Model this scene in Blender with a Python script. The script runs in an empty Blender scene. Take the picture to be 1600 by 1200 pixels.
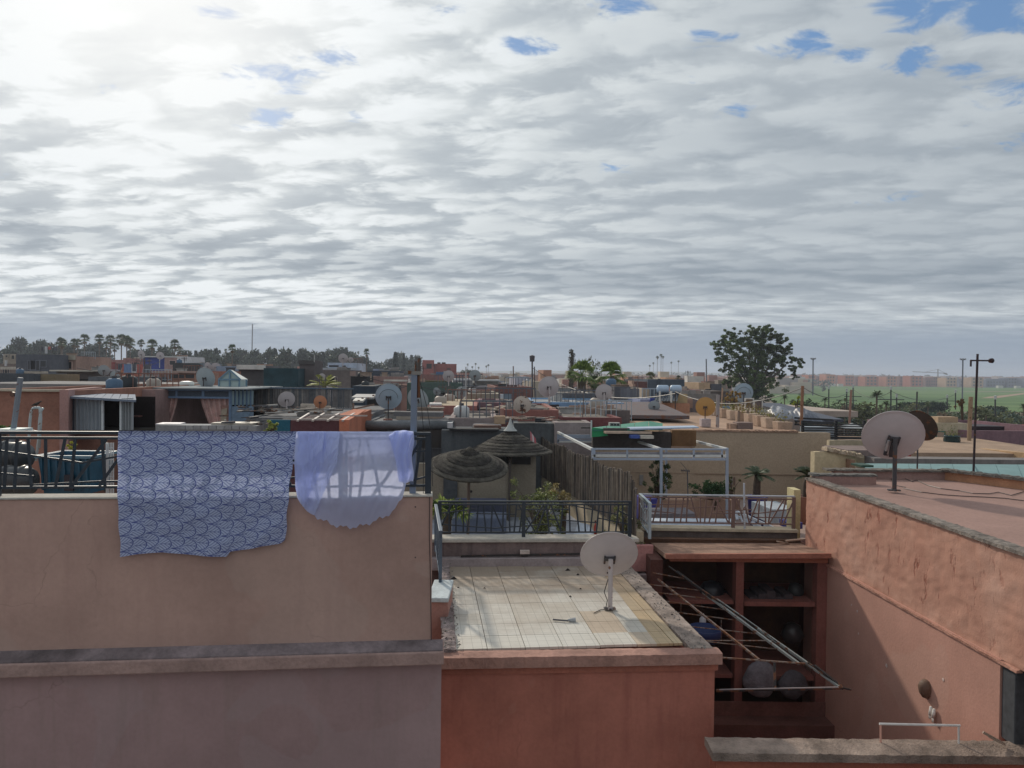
import bpy, math, random
from mathutils import Vector, Matrix, noise
rad = math.radians
SC = bpy.context.scene
COL = SC.collection

# ---------------------------------------------------------------- camera
FPX = 1200.0
PITCH = math.atan(19/1200.0); ROLL = 0.0113
fw = Vector((0, math.cos(PITCH), -math.sin(PITCH)))
r0 = Vector((1, 0, 0)); u0 = Vector((0, math.sin(PITCH), math.cos(PITCH)))
rt = r0*math.cos(ROLL) + u0*math.sin(ROLL)
up = u0*math.cos(ROLL) - r0*math.sin(ROLL)
cam_d = bpy.data.cameras.new('camera'); cam = bpy.data.objects.new('camera', cam_d); COL.objects.link(cam)
cam_d.sensor_width = 36; cam_d.lens = 36*FPX/1600; cam_d.clip_start = .05; cam_d.clip_end = 9000
cam.matrix_world = Matrix(((rt.x, up.x, -fw.x, 0), (rt.y, up.y, -fw.y, 0), (rt.z, up.z, -fw.z, 0), (0, 0, 0, 1)))
SC.camera = cam
GROUND = -11.0

def ray(px, py):
    return fw + rt*((px-800)/FPX) - up*((py-600)/FPX)
def P(px, py, Y):
    r = ray(px, py); return r*(Y/r.y)
def PZ(px, py, z):
    r = ray(px, py); return r*(z/r.z)

# ---------------------------------------------------------------- world, sun, exposure
SUN_AZ, SUN_EL = -26.0, 28.0          # degrees left of the view direction, above the horizon
S = Vector((math.sin(rad(SUN_AZ))*math.cos(rad(SUN_EL)), math.cos(rad(SUN_AZ))*math.cos(rad(SUN_EL)), math.sin(rad(SUN_EL))))
sun_d = bpy.data.lights.new('sun', 'SUN'); sun = bpy.data.objects.new('sun', sun_d); COL.objects.link(sun)
sun_d.energy = 2.5; sun_d.angle = rad(3.0); sun_d.color = (1.0, .9, .76)
sun.rotation_euler = S.to_track_quat('Z', 'Y').to_euler()
W = bpy.data.worlds.new('World'); SC.world = W; W.use_nodes = True
OFF = .12
def world():
    nt = W.node_tree; nt.nodes.clear(); N = nt.nodes.new; L = nt.links.new
    out = N('ShaderNodeOutputWorld'); bg = N('ShaderNodeBackground'); L(bg.outputs[0], out.inputs[0])
    bg.inputs[1].default_value = .1
    sky = N('ShaderNodeTexSky'); sky.sky_type = 'NISHITA'; sky.sun_disc = False
    sky.sun_elevation = rad(SUN_EL); sky.sun_rotation = rad(SUN_AZ); sky.air_density = 1.2; sky.dust_density = .6
    tc = N('ShaderNodeTexCoord'); sep = N('ShaderNodeSeparateXYZ'); L(tc.outputs['Generated'], sep.inputs[0])
    def m(op, a, b=None, c=None, clamp=False):
        n = N('ShaderNodeMath'); n.operation = op; n.use_clamp = clamp
        for i, v in enumerate((a, b, c)):
            if v is None: continue
            if isinstance(v, (int, float)): n.inputs[i].default_value = v
            else: L(v, n.inputs[i])
        return n.outputs[0]
    x, y, z = sep.outputs
    zz = m('ADD', m('MAXIMUM', z, 0.0), OFF)
    u = m('DIVIDE', x, zz); v = m('DIVIDE', y, zz)
    def noise_(su, sv, ang, detail, rough, dist, off=0):
        c, s_ = math.cos(rad(ang)), math.sin(rad(ang))
        uu = m('ADD', m('MULTIPLY', u, c*su), m('MULTIPLY', v, s_*su))
        vv = m('ADD', m('MULTIPLY', u, -s_*sv), m('MULTIPLY', v, c*sv))
        cb = N('ShaderNodeCombineXYZ'); L(uu, cb.inputs[0]); L(vv, cb.inputs[1]); cb.inputs[2].default_value = off
        n = N('ShaderNodeTexNoise'); L(cb.outputs[0], n.inputs['Vector']); n.inputs['Scale'].default_value = 1
        n.inputs['Detail'].default_value = detail; n.inputs['Roughness'].default_value = rough; n.inputs['Distortion'].default_value = dist
        return n.outputs['Fac']
    def sm(val, lo, hi, tlo=0.0, thi=1.0):
        n = N('ShaderNodeMapRange'); n.interpolation_type = 'SMOOTHSTEP'; L(val, n.inputs[0])
        for i, q in enumerate((lo, hi, tlo, thi)): n.inputs[i+1].default_value = q
        return n.outputs[0]
    def mix(f, a, b, t='MIX'):
        n = N('ShaderNodeMix'); n.data_type = 'RGBA'; n.blend_type = t
        if isinstance(f, (int, float)): n.inputs[0].default_value = f
        else: L(f, n.inputs[0])
        for i, q in ((6, a), (7, b)):
            if isinstance(q, tuple): n.inputs[i].default_value = (*q, 1)
            else: L(q, n.inputs[i])
        return n.outputs[2]
    # closeness to the veiled sun
    dv = N('ShaderNodeVectorMath'); dv.operation = 'DOT_PRODUCT'; L(tc.outputs['Generated'], dv.inputs[0]); dv.inputs[1].default_value = S
    dot = m('MAXIMUM', dv.outputs['Value'], 0)
    glow = m('POWER', dot, 6.0); glow2 = m('POWER', dot, 40.0)
    n_puff = noise_(4.0, 5.6, -14, 8, .60, .3, 3.1)
    n_rip = noise_(2.3, 6.6, -9, 8, .60, .5, 9.0)
    n_big = noise_(1.3, 2.6, -10, 5, .52, .3, 21.0)
    n_hole = noise_(7.0, 8.0, 20, 7, .62, .5, 33.7)
    def cells(su, sv, ang, warp):     # rounded rows of altocumulus puffs
        c, s_ = math.cos(rad(ang)), math.sin(rad(ang))
        w1 = m('MULTIPLY', m('SUBTRACT', n_hole, .5), warp); w2 = m('MULTIPLY', m('SUBTRACT', n_puff, .5), warp*1.6)
        uu = m('ADD', m('ADD', m('MULTIPLY', u, c*su), m('MULTIPLY', v, s_*su)), w2)
        vv = m('ADD', m('ADD', m('MULTIPLY', u, -s_*sv), m('MULTIPLY', v, c*sv)), w1)
        cb = N('ShaderNodeCombineXYZ'); L(uu, cb.inputs[0]); L(vv, cb.inputs[1])
        n = N('ShaderNodeTexVoronoi'); n.feature = 'SMOOTH_F1'; n.inputs['Smoothness'].default_value = .7; L(cb.outputs[0], n.inputs['Vector']); n.inputs['Scale'].default_value = 1
        n.voronoi_dimensions = '2D'
        return n.outputs['Distance']
    cl = m('SUBTRACT', 1.0, cells(3.8, 7.2, -13, 1.5)); cl = sm(cl, .25, .95)
    # openings in the cloud deck, each at its own direction in the sky
    spots = None
    for (hx, hy, hr, ha) in ((435,125,.20,1.0),(405,185,.16,.9),(480,120,.12,.9),(345,18,.10,.7),(180,140,.10,.6),(560,185,.10,.7),(520,90,.12,.7),(830,68,.15,1.0),(965,10,.14,.9),(1110,62,.14,.8),(1240,70,.13,.8),(1340,88,.12,.8),(1430,98,.16,1.1),(1500,108,.14,1.1),(1460,12,.20,1.0),(1560,20,.20,1.0),(1590,145,.22,1.0),(1150,175,.10,.7),(965,265,.14,.6),(820,150,.10,.5),(690,10,.10,.7),(1420,310,.16,.5),(1350,320,.14,.45),(1595,215,.14,.8)):
        r_ = ray(hx, hy).normalized(); q = max(r_.z, 0)+OFF; hu, hv = r_.x/q, r_.y/q
        du = m('SUBTRACT', u, hu); dv_ = m('SUBTRACT', v, hv)
        dd = m('SQRT', m('ADD', m('MULTIPLY', du, du), m('MULTIPLY', m('MULTIPLY', dv_, dv_), 1.6)))
        sp = sm(dd, hr*1.15, 0, 0, ha); spots = sp if spots is None else m('MAXIMUM', spots, sp)
    cov = sm(m('SUBTRACT', m('ADD', m('MULTIPLY', n_hole, 1.0), m('MULTIPLY', n_puff, .3)), m('MULTIPLY', spots, .37)), .27, .47)
    tex = m('ADD', m('MULTIPLY', n_puff, .32), m('ADD', m('MULTIPLY', n_rip, .22), m('ADD', m('MULTIPLY', n_big, .30), m('MULTIPLY', cl, .16))))
    body = sm(tex, .355, .60)
    zl = m('ADD', z, m('MULTIPLY', m('SUBTRACT', n_big, .5), .05)); zl = m('ADD', zl, m('MULTIPLY', x, .03))
    band = m('MULTIPLY', sm(zl, .100, .125), sm(zl, .165, .135))
    gap = m('MULTIPLY', sm(zl, .055, .075), sm(zl, .110, .085))
    rsd = sm(x, -.45, .45)
    contrast = m('SUBTRACT', .60, m('MULTIPLY', rsd, .34))
    lit = m('ADD', m('MULTIPLY', m('SUBTRACT', body, .5), contrast), m('ADD', m('ADD', .50, m('MULTIPLY', sm(z, .2, .5), .05)), m('MULTIPLY', glow, .34)))
    lit = m('SUBTRACT', lit, m('MULTIPLY', rsd, .08))
    lit = m('SUBTRACT', lit, m('MULTIPLY', sm(n_big, .45, .65), .10))
    lit = m('SUBTRACT', lit, m('MULTIPLY', band, .22)); lit = m('ADD', lit, m('MULTIPLY', m('MULTIPLY', gap, sm(n_rip, .40, .6)), .16))
    lit = m('MULTIPLY', lit, 1.0, clamp=True)
    ramp = N('ShaderNodeValToRGB'); L(lit, ramp.inputs[0]); e = ramp.color_ramp.elements
    e[0].position = 0; e[0].color = (2.5, 3.0, 3.55, 1); e[1].position = 1; e[1].color = (8.9, 9.3, 9.5, 1)
    for pos, c in ((.3, (3.65, 4.15, 4.65)), (.55, (5.0, 5.5, 5.9)), (.78, (6.9, 7.35, 7.55))):
        q = e.new(pos); q.color = (*c, 1)
    cloud = mix(glow2, ramp.outputs[0], (10.6, 10.6, 10.4))
    blue = mix(1.0, sky.outputs[0], (1.0, 1.05, 1.1), 'MULTIPLY')
    blue = mix(.6, blue, (1.1, 2.4, 4.9))
    col = mix(cov, blue, cloud)
    # pale blue-grey distance under the cloud deck
    low = sm(m('ADD', z, m('MULTIPLY', m('SUBTRACT', n_rip, .5), .02)), .075, .035, 0, 1)
    low_streak = sm(n_rip, .35, .7, .92, 1.08)
    far_c = mix(glow, (2.8, 3.45, 4.35), (3.6, 4.15, 4.85))
    far_c = mix(1.0, far_c, (1, 1, 1), 'MULTIPLY')
    col = mix(m('MULTIPLY', low, .88), col, far_c)
    # under the horizon: dull ground colour
    col = mix(sm(z, -.002, -.03), col, (1.2, 1.2, 1.2))
    L(col, bg.inputs[0])
world()
SC.view_settings.view_transform = 'Standard'; SC.view_settings.look = 'None'
SC.view_settings.gamma = 1; SC.view_settings.use_curve_mapping = False; SC.view_settings.exposure = 0
SC.cycles.max_bounces = 6; SC.cycles.diffuse_bounces = 3; SC.cycles.volume_bounces = 0
SC.cycles.transparent_max_bounces = 12; SC.cycles.use_denoising = True
SC.cycles.volume_max_steps = 64

# ---------------------------------------------------------------- materials
_m = {}
def _new(name):
    m = bpy.data.materials.new(name); m.use_nodes = True
    nt = m.node_tree; b = nt.nodes['Principled BSDF']; return m, nt, b
def sc_(c, k): return tuple(min(1, max(0, v*k)) for v in c)
def plaster(c, var=.16, scale=1.2, bump=.25, rough=.92, stain=.0, fine=28.0, spec=.25, streak=0.0, streak_c=None, grain=.6, worn=0.0):
    key = ('pl', c, var, scale, bump, rough, stain, fine, streak, grain, worn)
    if key in _m: return _m[key]
    m, nt, b = _new('plaster'); N = nt.nodes.new; L = nt.links.new
    tc = N('ShaderNodeTexCoord'); geo = N('ShaderNodeNewGeometry')
    n1 = N('ShaderNodeTexNoise'); n1.inputs['Scale'].default_value = scale; n1.inputs['Detail'].default_value = 8; n1.inputs['Roughness'].default_value = .62
    n2 = N('ShaderNodeTexNoise'); n2.inputs['Scale'].default_value = fine; n2.inputs['Detail'].default_value = 6
    L(geo.outputs['Position'], n1.inputs['Vector']); L(geo.outputs['Position'], n2.inputs['Vector'])
    r = N('ShaderNodeValToRGB'); L(n1.outputs['Fac'], r.inputs[0])
    r.color_ramp.elements[0].position = .3; r.color_ramp.elements[0].color = (*sc_(c, 1-var*1.5), 1)
    r.color_ramp.elements[1].position = .68; r.color_ramp.elements[1].color = (*sc_(c, 1+var*.8), 1)
    last = r.outputs[0]
    mx = N('ShaderNodeMix'); mx.data_type = 'RGBA'; mx.blend_type = 'MULTIPLY'
    r2 = N('ShaderNodeValToRGB'); L(n2.outputs['Fac'], r2.inputs[0]); r2.color_ramp.elements[0].position = .35; r2.color_ramp.elements[0].color = (.78, .78, .78, 1); r2.color_ramp.elements[1].position = .6; r2.color_ramp.elements[1].color = (1, 1, 1, 1)
    mx.inputs[0].default_value = grain; L(last, mx.inputs[6]); L(r2.outputs[0], mx.inputs[7]); last = mx.outputs[2]
    if stain or streak:
        mp = N('ShaderNodeMapping'); mp.inputs['Scale'].default_value = (5.5, 5.5, .55) if streak else (1, 1, 1)
        L(geo.outputs['Position'], mp.inputs[0])
        n3 = N('ShaderNodeTexNoise'); n3.inputs['Scale'].default_value = 1.3 if streak else scale*2.3; n3.inputs['Detail'].default_value = 9; n3.inputs['Roughness'].default_value = .68; L(mp.outputs[0], n3.inputs['Vector'])
        r3 = N('ShaderNodeValToRGB'); L(n3.outputs['Fac'], r3.inputs[0]); r3.color_ramp.elements[0].position = .5; r3.color_ramp.elements[0].color = (0, 0, 0, 1); r3.color_ramp.elements[1].position = .72; v = max(stain, streak); r3.color_ramp.elements[1].color = (v, v, v, 1)
        m2 = N('ShaderNodeMix'); m2.data_type = 'RGBA'; L(r3.outputs[0], m2.inputs[0]); L(last, m2.inputs[6]); m2.inputs[7].default_value = (*(streak_c or sc_((c[0]*.6+.03, c[1]*.6+.03, c[2]*.6+.03), .6)), 1); last = m2.outputs[2]
    if worn:
        nw = N('ShaderNodeTexNoise'); nw.inputs['Scale'].default_value = 1.4; nw.inputs['Detail'].default_value = 5; L(geo.outputs['Position'], nw.inputs['Vector'])
        va = N('ShaderNodeVectorMath'); va.operation = 'MULTIPLY_ADD'; L(nw.outputs['Color'], va.inputs[0]); va.inputs[1].default_value = (.9,.9,.9); L(geo.outputs['Position'], va.inputs[2])
        vo = N('ShaderNodeTexVoronoi'); vo.feature = 'DISTANCE_TO_EDGE'; vo.inputs['Scale'].default_value = .55; L(va.outputs[0], vo.inputs['Vector'])
        cr = N('ShaderNodeMapRange'); L(vo.outputs['Distance'], cr.inputs[0]); cr.inputs[1].default_value = .0; cr.inputs[2].default_value = .0038; cr.inputs[3].default_value = worn; cr.inputs[4].default_value = 0
        ms_ = N('ShaderNodeMath'); ms_.operation = 'MULTIPLY'; L(cr.outputs[0], ms_.inputs[0])
        mk = N('ShaderNodeMapRange'); L(n1.outputs['Fac'], mk.inputs[0]); mk.inputs[1].default_value = .52; mk.inputs[2].default_value = .62; L(mk.outputs[0], ms_.inputs[1])
        m4 = N('ShaderNodeMix'); m4.data_type = 'RGBA'; L(ms_.outputs[0], m4.inputs[0]); L(last, m4.inputs[6]); m4.inputs[7].default_value = (*sc_(c, .35), 1)
        n5 = N('ShaderNodeTexNoise'); n5.inputs['Scale'].default_value = .75; n5.inputs['Detail'].default_value = 3; n5.inputs['Distortion'].default_value = .6
        mp5 = N('ShaderNodeMapping'); mp5.inputs['Location'].default_value = (7,3,1); L(geo.outputs['Position'], mp5.inputs[0]); L(mp5.outputs[0], n5.inputs['Vector'])
        p5 = N('ShaderNodeMapRange'); L(n5.outputs['Fac'], p5.inputs[0]); p5.inputs[1].default_value = .585; p5.inputs[2].default_value = .60; p5.inputs[3].default_value = 0; p5.inputs[4].default_value = worn*.55
        m6 = N('ShaderNodeMix'); m6.data_type = 'RGBA'; L(p5.outputs[0], m6.inputs[0]); L(m4.outputs[2], m6.inputs[6]); m6.inputs[7].default_value = (*sc_((c[0]*.9, c[1]*1.08, c[2]*1.12), 1.12), 1)
        last = m6.outputs[2]
    L(last, b.inputs['Base Color']); b.inputs['Roughness'].default_value = rough; b.inputs['Specular IOR Level'].default_value = spec
    bp = N('ShaderNodeBump'); bp.inputs['Strength'].default_value = bump; bp.inputs['Distance'].default_value = .02
    ad = N('ShaderNodeMath'); ad.operation = 'ADD'; L(n2.outputs['Fac'], ad.inputs[0]); L(n1.outputs['Fac'], ad.inputs[1]); L(ad.outputs[0], bp.inputs['Height']); L(bp.outputs[0], b.inputs['Normal'])
    _m[key] = m; return m
def paint(c, rough=.5, metal=0.0, var=.1, rust=0.0, scale=9.0, spec=.4):
    if rough >= .89: spec = .03
    key = ('pt', c, rough, metal, var, rust, scale, spec)
    if key in _m: return _m[key]
    m, nt, b = _new('paint'); N = nt.nodes.new; L = nt.links.new
    geo = N('ShaderNodeNewGeometry'); n1 = N('ShaderNodeTexNoise'); n1.inputs['Scale'].default_value = scale; n1.inputs['Detail'].default_value = 7; n1.inputs['Roughness'].default_value = .65
    L(geo.outputs['Position'], n1.inputs['Vector'])
    r = N('ShaderNodeValToRGB'); L(n1.outputs['Fac'], r.inputs[0]); e = r.color_ramp.elements
    e[0].position = .3; e[0].color = (*sc_(c, 1-var), 1); e[1].position = .65; e[1].color = (*sc_(c, 1+var), 1)
    if rust:
        q = e.new(max(.05, .66-rust*.3)); q.color = (*c, 1); q = e.new(max(.06, .70-rust*.3)); q.color = (.16, .06, .025, 1); e[-1].position = .9; e[-1].color = (.09, .035, .02, 1)
    L(r.outputs[0], b.inputs['Base Color']); b.inputs['Roughness'].default_value = rough; b.inputs['Metallic'].default_value = metal; b.inputs['Specular IOR Level'].default_value = spec
    _m[key] = m; return m
def leafm(c, c2=None, tr=.25):
    key = ('lf', c, c2)
    if key in _m: return _m[key]
    m, nt, b = _new('leaf'); N = nt.nodes.new; L = nt.links.new
    geo = N('ShaderNodeNewGeometry'); n1 = N('ShaderNodeTexNoise'); n1.inputs['Scale'].default_value = 1.1; n1.inputs['Detail'].default_value = 4; L(geo.outputs['Position'], n1.inputs['Vector'])
    ad = N('ShaderNodeMath'); ad.operation = 'MULTIPLY_ADD'; L(geo.outputs['Random Per Island'], ad.inputs[0]); ad.inputs[1].default_value = .55; L(n1.outputs['Fac'], ad.inputs[2])
    r = N('ShaderNodeValToRGB'); L(ad.outputs[0], r.inputs[0]); e = r.color_ramp.elements
    e[0].position = .45; e[0].color = (*sc_(c, .6), 1); e[1].position = .98; e[1].color = (*(c2 or sc_(c, 1.7)), 1)
    L(r.outputs[0], b.inputs['Base Color']); b.inputs['Roughness'].default_value = .55; b.inputs['Specular IOR Level'].default_value = .3
    t = N('ShaderNodeBsdfTranslucent'); L(r.outputs[0], t.inputs[0]); mx = N('ShaderNodeMixShader'); mx.inputs[0].default_value = tr
    L(b.outputs[0], mx.inputs[1]); L(t.outputs[0], mx.inputs[2]); L(mx.outputs[0], nt.nodes['Material Output'].inputs[0])
    _m[key] = m; return m
def glass(c=(.03, .04, .05), rough=.12):
    key = ('gl', c, rough)
    if key in _m: return _m[key]
    m, nt, b = _new('glass'); b.inputs['Base Color'].default_value = (*c, 1); b.inputs['Roughness'].default_value = rough; b.inputs['Specular IOR Level'].default_value = .8
    _m[key] = m; return m

# ---------------------------------------------------------------- mesh builder
ORG = {}
def tag(o, label=None, cat=None, group=None, kind=None):
    if label: o['label'] = label
    if cat: o['category'] = cat
    if group: o['group'] = group
    if kind: o['kind'] = kind
    return o
class MB:
    def __init__(s, M=None): s.v = []; s.f = []; s.M = M
    def add(s, vs, fs):
        b = len(s.v)
        for v in vs:
            v = Vector(v); s.v.append(s.M @ v if s.M else v)
        for f in fs: s.f.append(tuple(b+i for i in f))
        return s
    def box(s, x0, x1, y0, y1, z0, z1):
        return s.add([(x0,y0,z0),(x1,y0,z0),(x1,y1,z0),(x0,y1,z0),(x0,y0,z1),(x1,y0,z1),(x1,y1,z1),(x0,y1,z1)],
                     [(0,3,2,1),(4,5,6,7),(0,1,5,4),(1,2,6,5),(2,3,7,6),(3,0,4,7)])
    def hexa(s, a): # 8 points: bottom loop 4, top loop 4
        return s.add(a, [(0,3,2,1),(4,5,6,7),(0,1,5,4),(1,2,6,5),(2,3,7,6),(3,0,4,7)])
    def prism(s, poly, z0, z1):
        n = len(poly)
        a = sum(poly[i][0]*poly[(i+1)%n][1]-poly[(i+1)%n][0]*poly[i][1] for i in range(n))
        if a < 0: poly = poly[::-1]
        return s.add([(p[0],p[1],z0) for p in poly]+[(p[0],p[1],z1) for p in poly],
                     [tuple(range(n))[::-1], tuple(range(n, 2*n))]+[(i,(i+1)%n,n+(i+1)%n,n+i) for i in range(n)])
    def bar(s, a, b, w, h=None, upv=(0,0,1)):
        a, b = Vector(a), Vector(b); d = (b-a)
        if d.length < 1e-6: return s
        d.normalize(); h = h or w; U = Vector(upv)
        if abs(d.dot(U)) > .98: U = Vector((0,1,0))
        R = d.cross(U).normalized()*w/2; U = R.cross(d).normalized()*h/2
        c = [(-1,-1),(1,-1),(1,1),(-1,1)]
        return s.add([a+R*i+U*j for i,j in c]+[b+R*i+U*j for i,j in c], [(0,1,2,3),(7,6,5,4),(0,4,5,1),(1,5,6,2),(2,6,7,3),(3,7,4,0)])
    def tube(s, pts, r, n=8, cap=True):
        pts = [Vector(p) for p in pts]; k = len(pts); b = len(s.v); vs = []; fs = []
        rr = r if isinstance(r, (list, tuple)) else [r]*k
        ref = None
        for i, p in enumerate(pts):
            d = (pts[min(i+1,k-1)]-pts[max(i-1,0)]).normalized()
            if ref is None:
                ref = Vector((0,0,1)) if abs(d.z) < .9 else Vector((1,0,0))
            R = d.cross(ref)
            if R.length < 1e-4: R = d.cross(Vector((0,1,0)))
            R.normalize(); U = R.cross(d).normalized(); ref = U
            for j in range(n):
                t = 2*math.pi*j/n; vs.append(p+(R*math.cos(t)+U*math.sin(t))*rr[i])
        for i in range(k-1):
            for j in range(n): fs.append((i*n+j, i*n+(j+1)%n, (i+1)*n+(j+1)%n, (i+1)*n+j))
        if cap: fs += [tuple(range(n))[::-1], tuple((k-1)*n+j for j in range(n))]
        return s.add(vs, fs)
    def lathe(s, prof, n=24, c=(0,0,0), axis=None):
        # prof: (r, h) pairs about +Z; axis = Matrix 3x3 rotation
        vs = []; fs = []; c = Vector(c)
        for r, h in prof:
            for j in range(n):
                t = 2*math.pi*j/n; q = Vector((r*math.cos(t), r*math.sin(t), h))
                if axis: q = axis @ q
                vs.append(c+q)
        for i in range(len(prof)-1):
            for j in range(n): fs.append((i*n+j, i*n+(j+1)%n, (i+1)*n+(j+1)%n, (i+1)*n+j))
        return s.add(vs, fs)
    def build(s, name, mat, parent=None, smooth=False, org=None, bevel=0):
        me = bpy.data.meshes.new(name)
        o = bpy.data.objects.new(name, me); COL.objects.link(o)
        q = org if org is not None else (ORG.get(parent.name, Vector((0,0,0))) if parent else Vector((0,0,0)))
        me.from_pydata([tuple(v-q) for v in s.v], [], s.f); me.update()
        if smooth:
            for p in me.polygons: p.use_smooth = True
        if mat: me.materials.append(mat)
        if parent: o.parent = parent; ORG[o.name] = q
        elif org is not None: o.location = org; ORG[o.name] = q
        if bevel:
            md = o.modifiers.new('bevel', 'BEVEL'); md.width = bevel; md.segments = 2; md.limit_method = 'ANGLE'
        return o
def thing(name, loc, label, cat, group=None, rz=0):
    o = bpy.data.objects.new(name, None); COL.objects.link(o); o.location = loc; o.empty_display_size = .2
    o.rotation_euler.z = rz
    ORG[o.name] = Vector(loc) if not rz else Vector((0,0,0))
    return tag(o, label, cat, group)
def proto(name, cat):   # prototype built round the origin; moved by the first placement
    o = bpy.data.objects.new(name, None); COL.objects.link(o); ORG[o.name] = Vector((0,0,0)); o['category'] = cat; return o
KIDS = {}
def copy_tree(o, parent=None):
    c = o.copy(); COL.objects.link(c)
    if parent: c.parent = parent
    for ch in KIDS.setdefault(o.name, [k for k in bpy.data.objects if k.parent == o]): copy_tree(ch, c)
    return c
class Proto:
    def __init__(s, root): s.root = root; s.used = False
    def put(s, loc, label, group=None, scale=1, rz=0):
        o = s.root if not s.used else copy_tree(s.root)
        if not s.used: KIDS[s.root.name] = [k for k in bpy.data.objects if k.parent == s.root]
        s.used = True
        o.location = loc; o.scale = (scale,)*3 if isinstance(scale, (int, float)) else scale; o.rotation_euler.z = rz
        o['label'] = label
        if group: o['group'] = group
        return o
def struct(name, mb, mat, **k): return tag(mb.build(name, mat, **k), kind='structure')
def frame(o, ang): return Matrix.Translation(Vector(o)) @ Matrix.Rotation(ang, 4, 'Z')

def rough_strip(mb, a, b, w, h, n, seed, amp=.03, side=None):
    """uneven masonry edge from a to b (centre line of its underside)"""
    rr = random.Random(seed); a, b = Vector(a), Vector(b); d = (b-a).normalized(); R = d.cross(Vector((0,0,1))).normalized()
    vs = []; fs = []
    for i in range(n+1):
        p = a.lerp(b, i/n)
        for (sx, sz) in ((-1,0),(-1,1),(-.3,1.1),(.3,1.05),(1,1),(1,0)):
            j = amp if sz else amp*.3
            vs.append(p+R*(sx*w/2+rr.uniform(-j,j))+Vector((0,0,max(0,sz*h+rr.uniform(-j,j)*.6))))
    for i in range(n):
        for j in range(5): fs.append((i*6+j, i*6+j+1, (i+1)*6+j+1, (i+1)*6+j))
    fs += [tuple(range(6)), tuple(n*6+5-j for j in range(6))]
    mb.add(vs, fs)
# ---------------------------------------------------------------- ground and fields
C_SAL = (.40, .17, .115); C_PINK = (.47, .26, .21); C_BEIGE = (.50, .40, .29); C_RED = (.36, .12, .085)
mb = MB().add([(-3300,-45,GROUND),(3300,-45,GROUND),(3300,3300,GROUND),(-3300,3300,GROUND)], [(0,1,2,3)])
struct('ground', mb, plaster((.20,.15,.11), scale=.05, bump=.1))
def field_mat():
    m, nt, b = _new('field'); N = nt.nodes.new; L = nt.links.new
    geo = N('ShaderNodeNewGeometry'); mp = N('ShaderNodeMapping'); mp.inputs['Scale'].default_value = (.25, 1.3, 1); L(geo.outputs['Position'], mp.inputs[0])
    n1 = N('ShaderNodeTexNoise'); n1.inputs['Scale'].default_value = .03; n1.inputs['Detail'].default_value = 9; n1.inputs['Roughness'].default_value = .7; L(mp.outputs[0], n1.inputs['Vector'])
    r = N('ShaderNodeValToRGB'); L(n1.outputs['Fac'], r.inputs[0]); e = r.color_ramp.elements
    e[0].position = .33; e[0].color = (.055,.105,.035,1); e[1].position = .72; e[1].color = (.17,.15,.08,1)
    q = e.new(.5); q.color = (.10,.175,.05,1); q = e.new(.62); q.color = (.145,.21,.08,1)
    L(r.outputs[0], b.inputs['Base Color']); b.inputs['Roughness'].default_value = 1; b.inputs['Specular IOR Level'].default_value = .1
    return m
a, b_, c, d = PZ(1225,640,GROUND), PZ(1700,646,GROUND), PZ(1700,604.5,GROUND), PZ(1170,596.5,GROUND)
mb = MB().add([(a.x,a.y,GROUND+.02),(b_.x+60,b_.y,GROUND+.02),(c.x+100,c.y,GROUND+.02),(d.x,d.y,GROUND+.02)], [(0,1,2,3)])
struct('green_field', mb, field_mat())
def path_poly(pts, z): return MB().add([(PZ(x,y,GROUND).x, PZ(x,y,GROUND).y, GROUND+z) for x,y in pts], [tuple(range(len(pts)))])
struct('dirt_path', path_poly([(1532,622.5),(1560,622),(1600,616),(1600,614),(1575,617),(1545,620)], .06), plaster((.36,.24,.16), scale=.1, bump=.05))
struct('dirt_path', path_poly([(1376,606.8),(1440,608),(1440,609),(1376,607.6)], .06), plaster((.10,.09,.07), scale=.1, bump=.05))
struct('dirt_path', path_poly([(1500,612),(1600,611.4),(1600,612.4),(1500,612.6)], .06), plaster((.25,.2,.14), scale=.1, bump=.05))

# ---------------------------------------------------------------- neighbouring house on the left (A)
TH = rad(6.3)
FA = frame(P(676, 778, 7.40), TH); FA.translation.z = 0      # local x runs right along the wall, y away
ZW = -1.215                                                   # top of its parapet
wallm = plaster((.475,.31,.26), var=.15, scale=.8, bump=.14, stain=.30, fine=24, streak=.30, streak_c=(.36,.22,.19), grain=.22, worn=.34)
wallm2 = plaster((.375,.25,.245), var=.16, scale=.6, bump=.14, streak=.45, fine=24, streak_c=(.25,.19,.17), grain=.22, worn=.34)
hA = thing('terrace_house', FA @ Vector((-3,0,-3)), 'brown plastered house wall filling the lower left below the railing with the laundry', 'house')
mb = MB(FA); mb.box(-8, 0, 0, .22, -2.62, ZW); mb.build('parapet_wall', wallm, hA, bevel=.012)
mb = MB(FA); mb.box(-8, -1.7, .22, 3.0, -2.6, -2.0); mb.box(-1.69, .002, .22, 1.3, -3.2, -2.3); mb.build('terrace_floor', plaster((.33,.27,.22), scale=1), hA)
mb = MB(FA); mb.box(-8, .10, -.02, .24, -8, -2.80); mb.build('lower_wall', wallm2, hA)
mb = MB(FA)
mb.add([(-8,-.14,-2.80),(.12,-.14,-2.80),(.12,.2,-2.80),(-8,.2,-2.80),(-8,-.14,-2.68),(.12,-.14,-2.68),(.12,-.005,-2.615),(-8,-.005,-2.615)],
       [(0,3,2,1),(0,1,5,4),(4,5,6,7),(1,2,6,5),(3,0,4,7)])
mb.build('ledge', plaster((.40,.27,.24), var=.2, scale=1.3, bump=.4, stain=.5), hA, bevel=.01)
mb = MB(FA); mb.add([(-8,-.125,-2.66),(.11,-.125,-2.66),(.11,-.002,-2.600),(-8,-.002,-2.600),(-8,-.125,-2.672),(.11,-.125,-2.672)], [(0,1,2,3),(4,5,1,0)])
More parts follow.
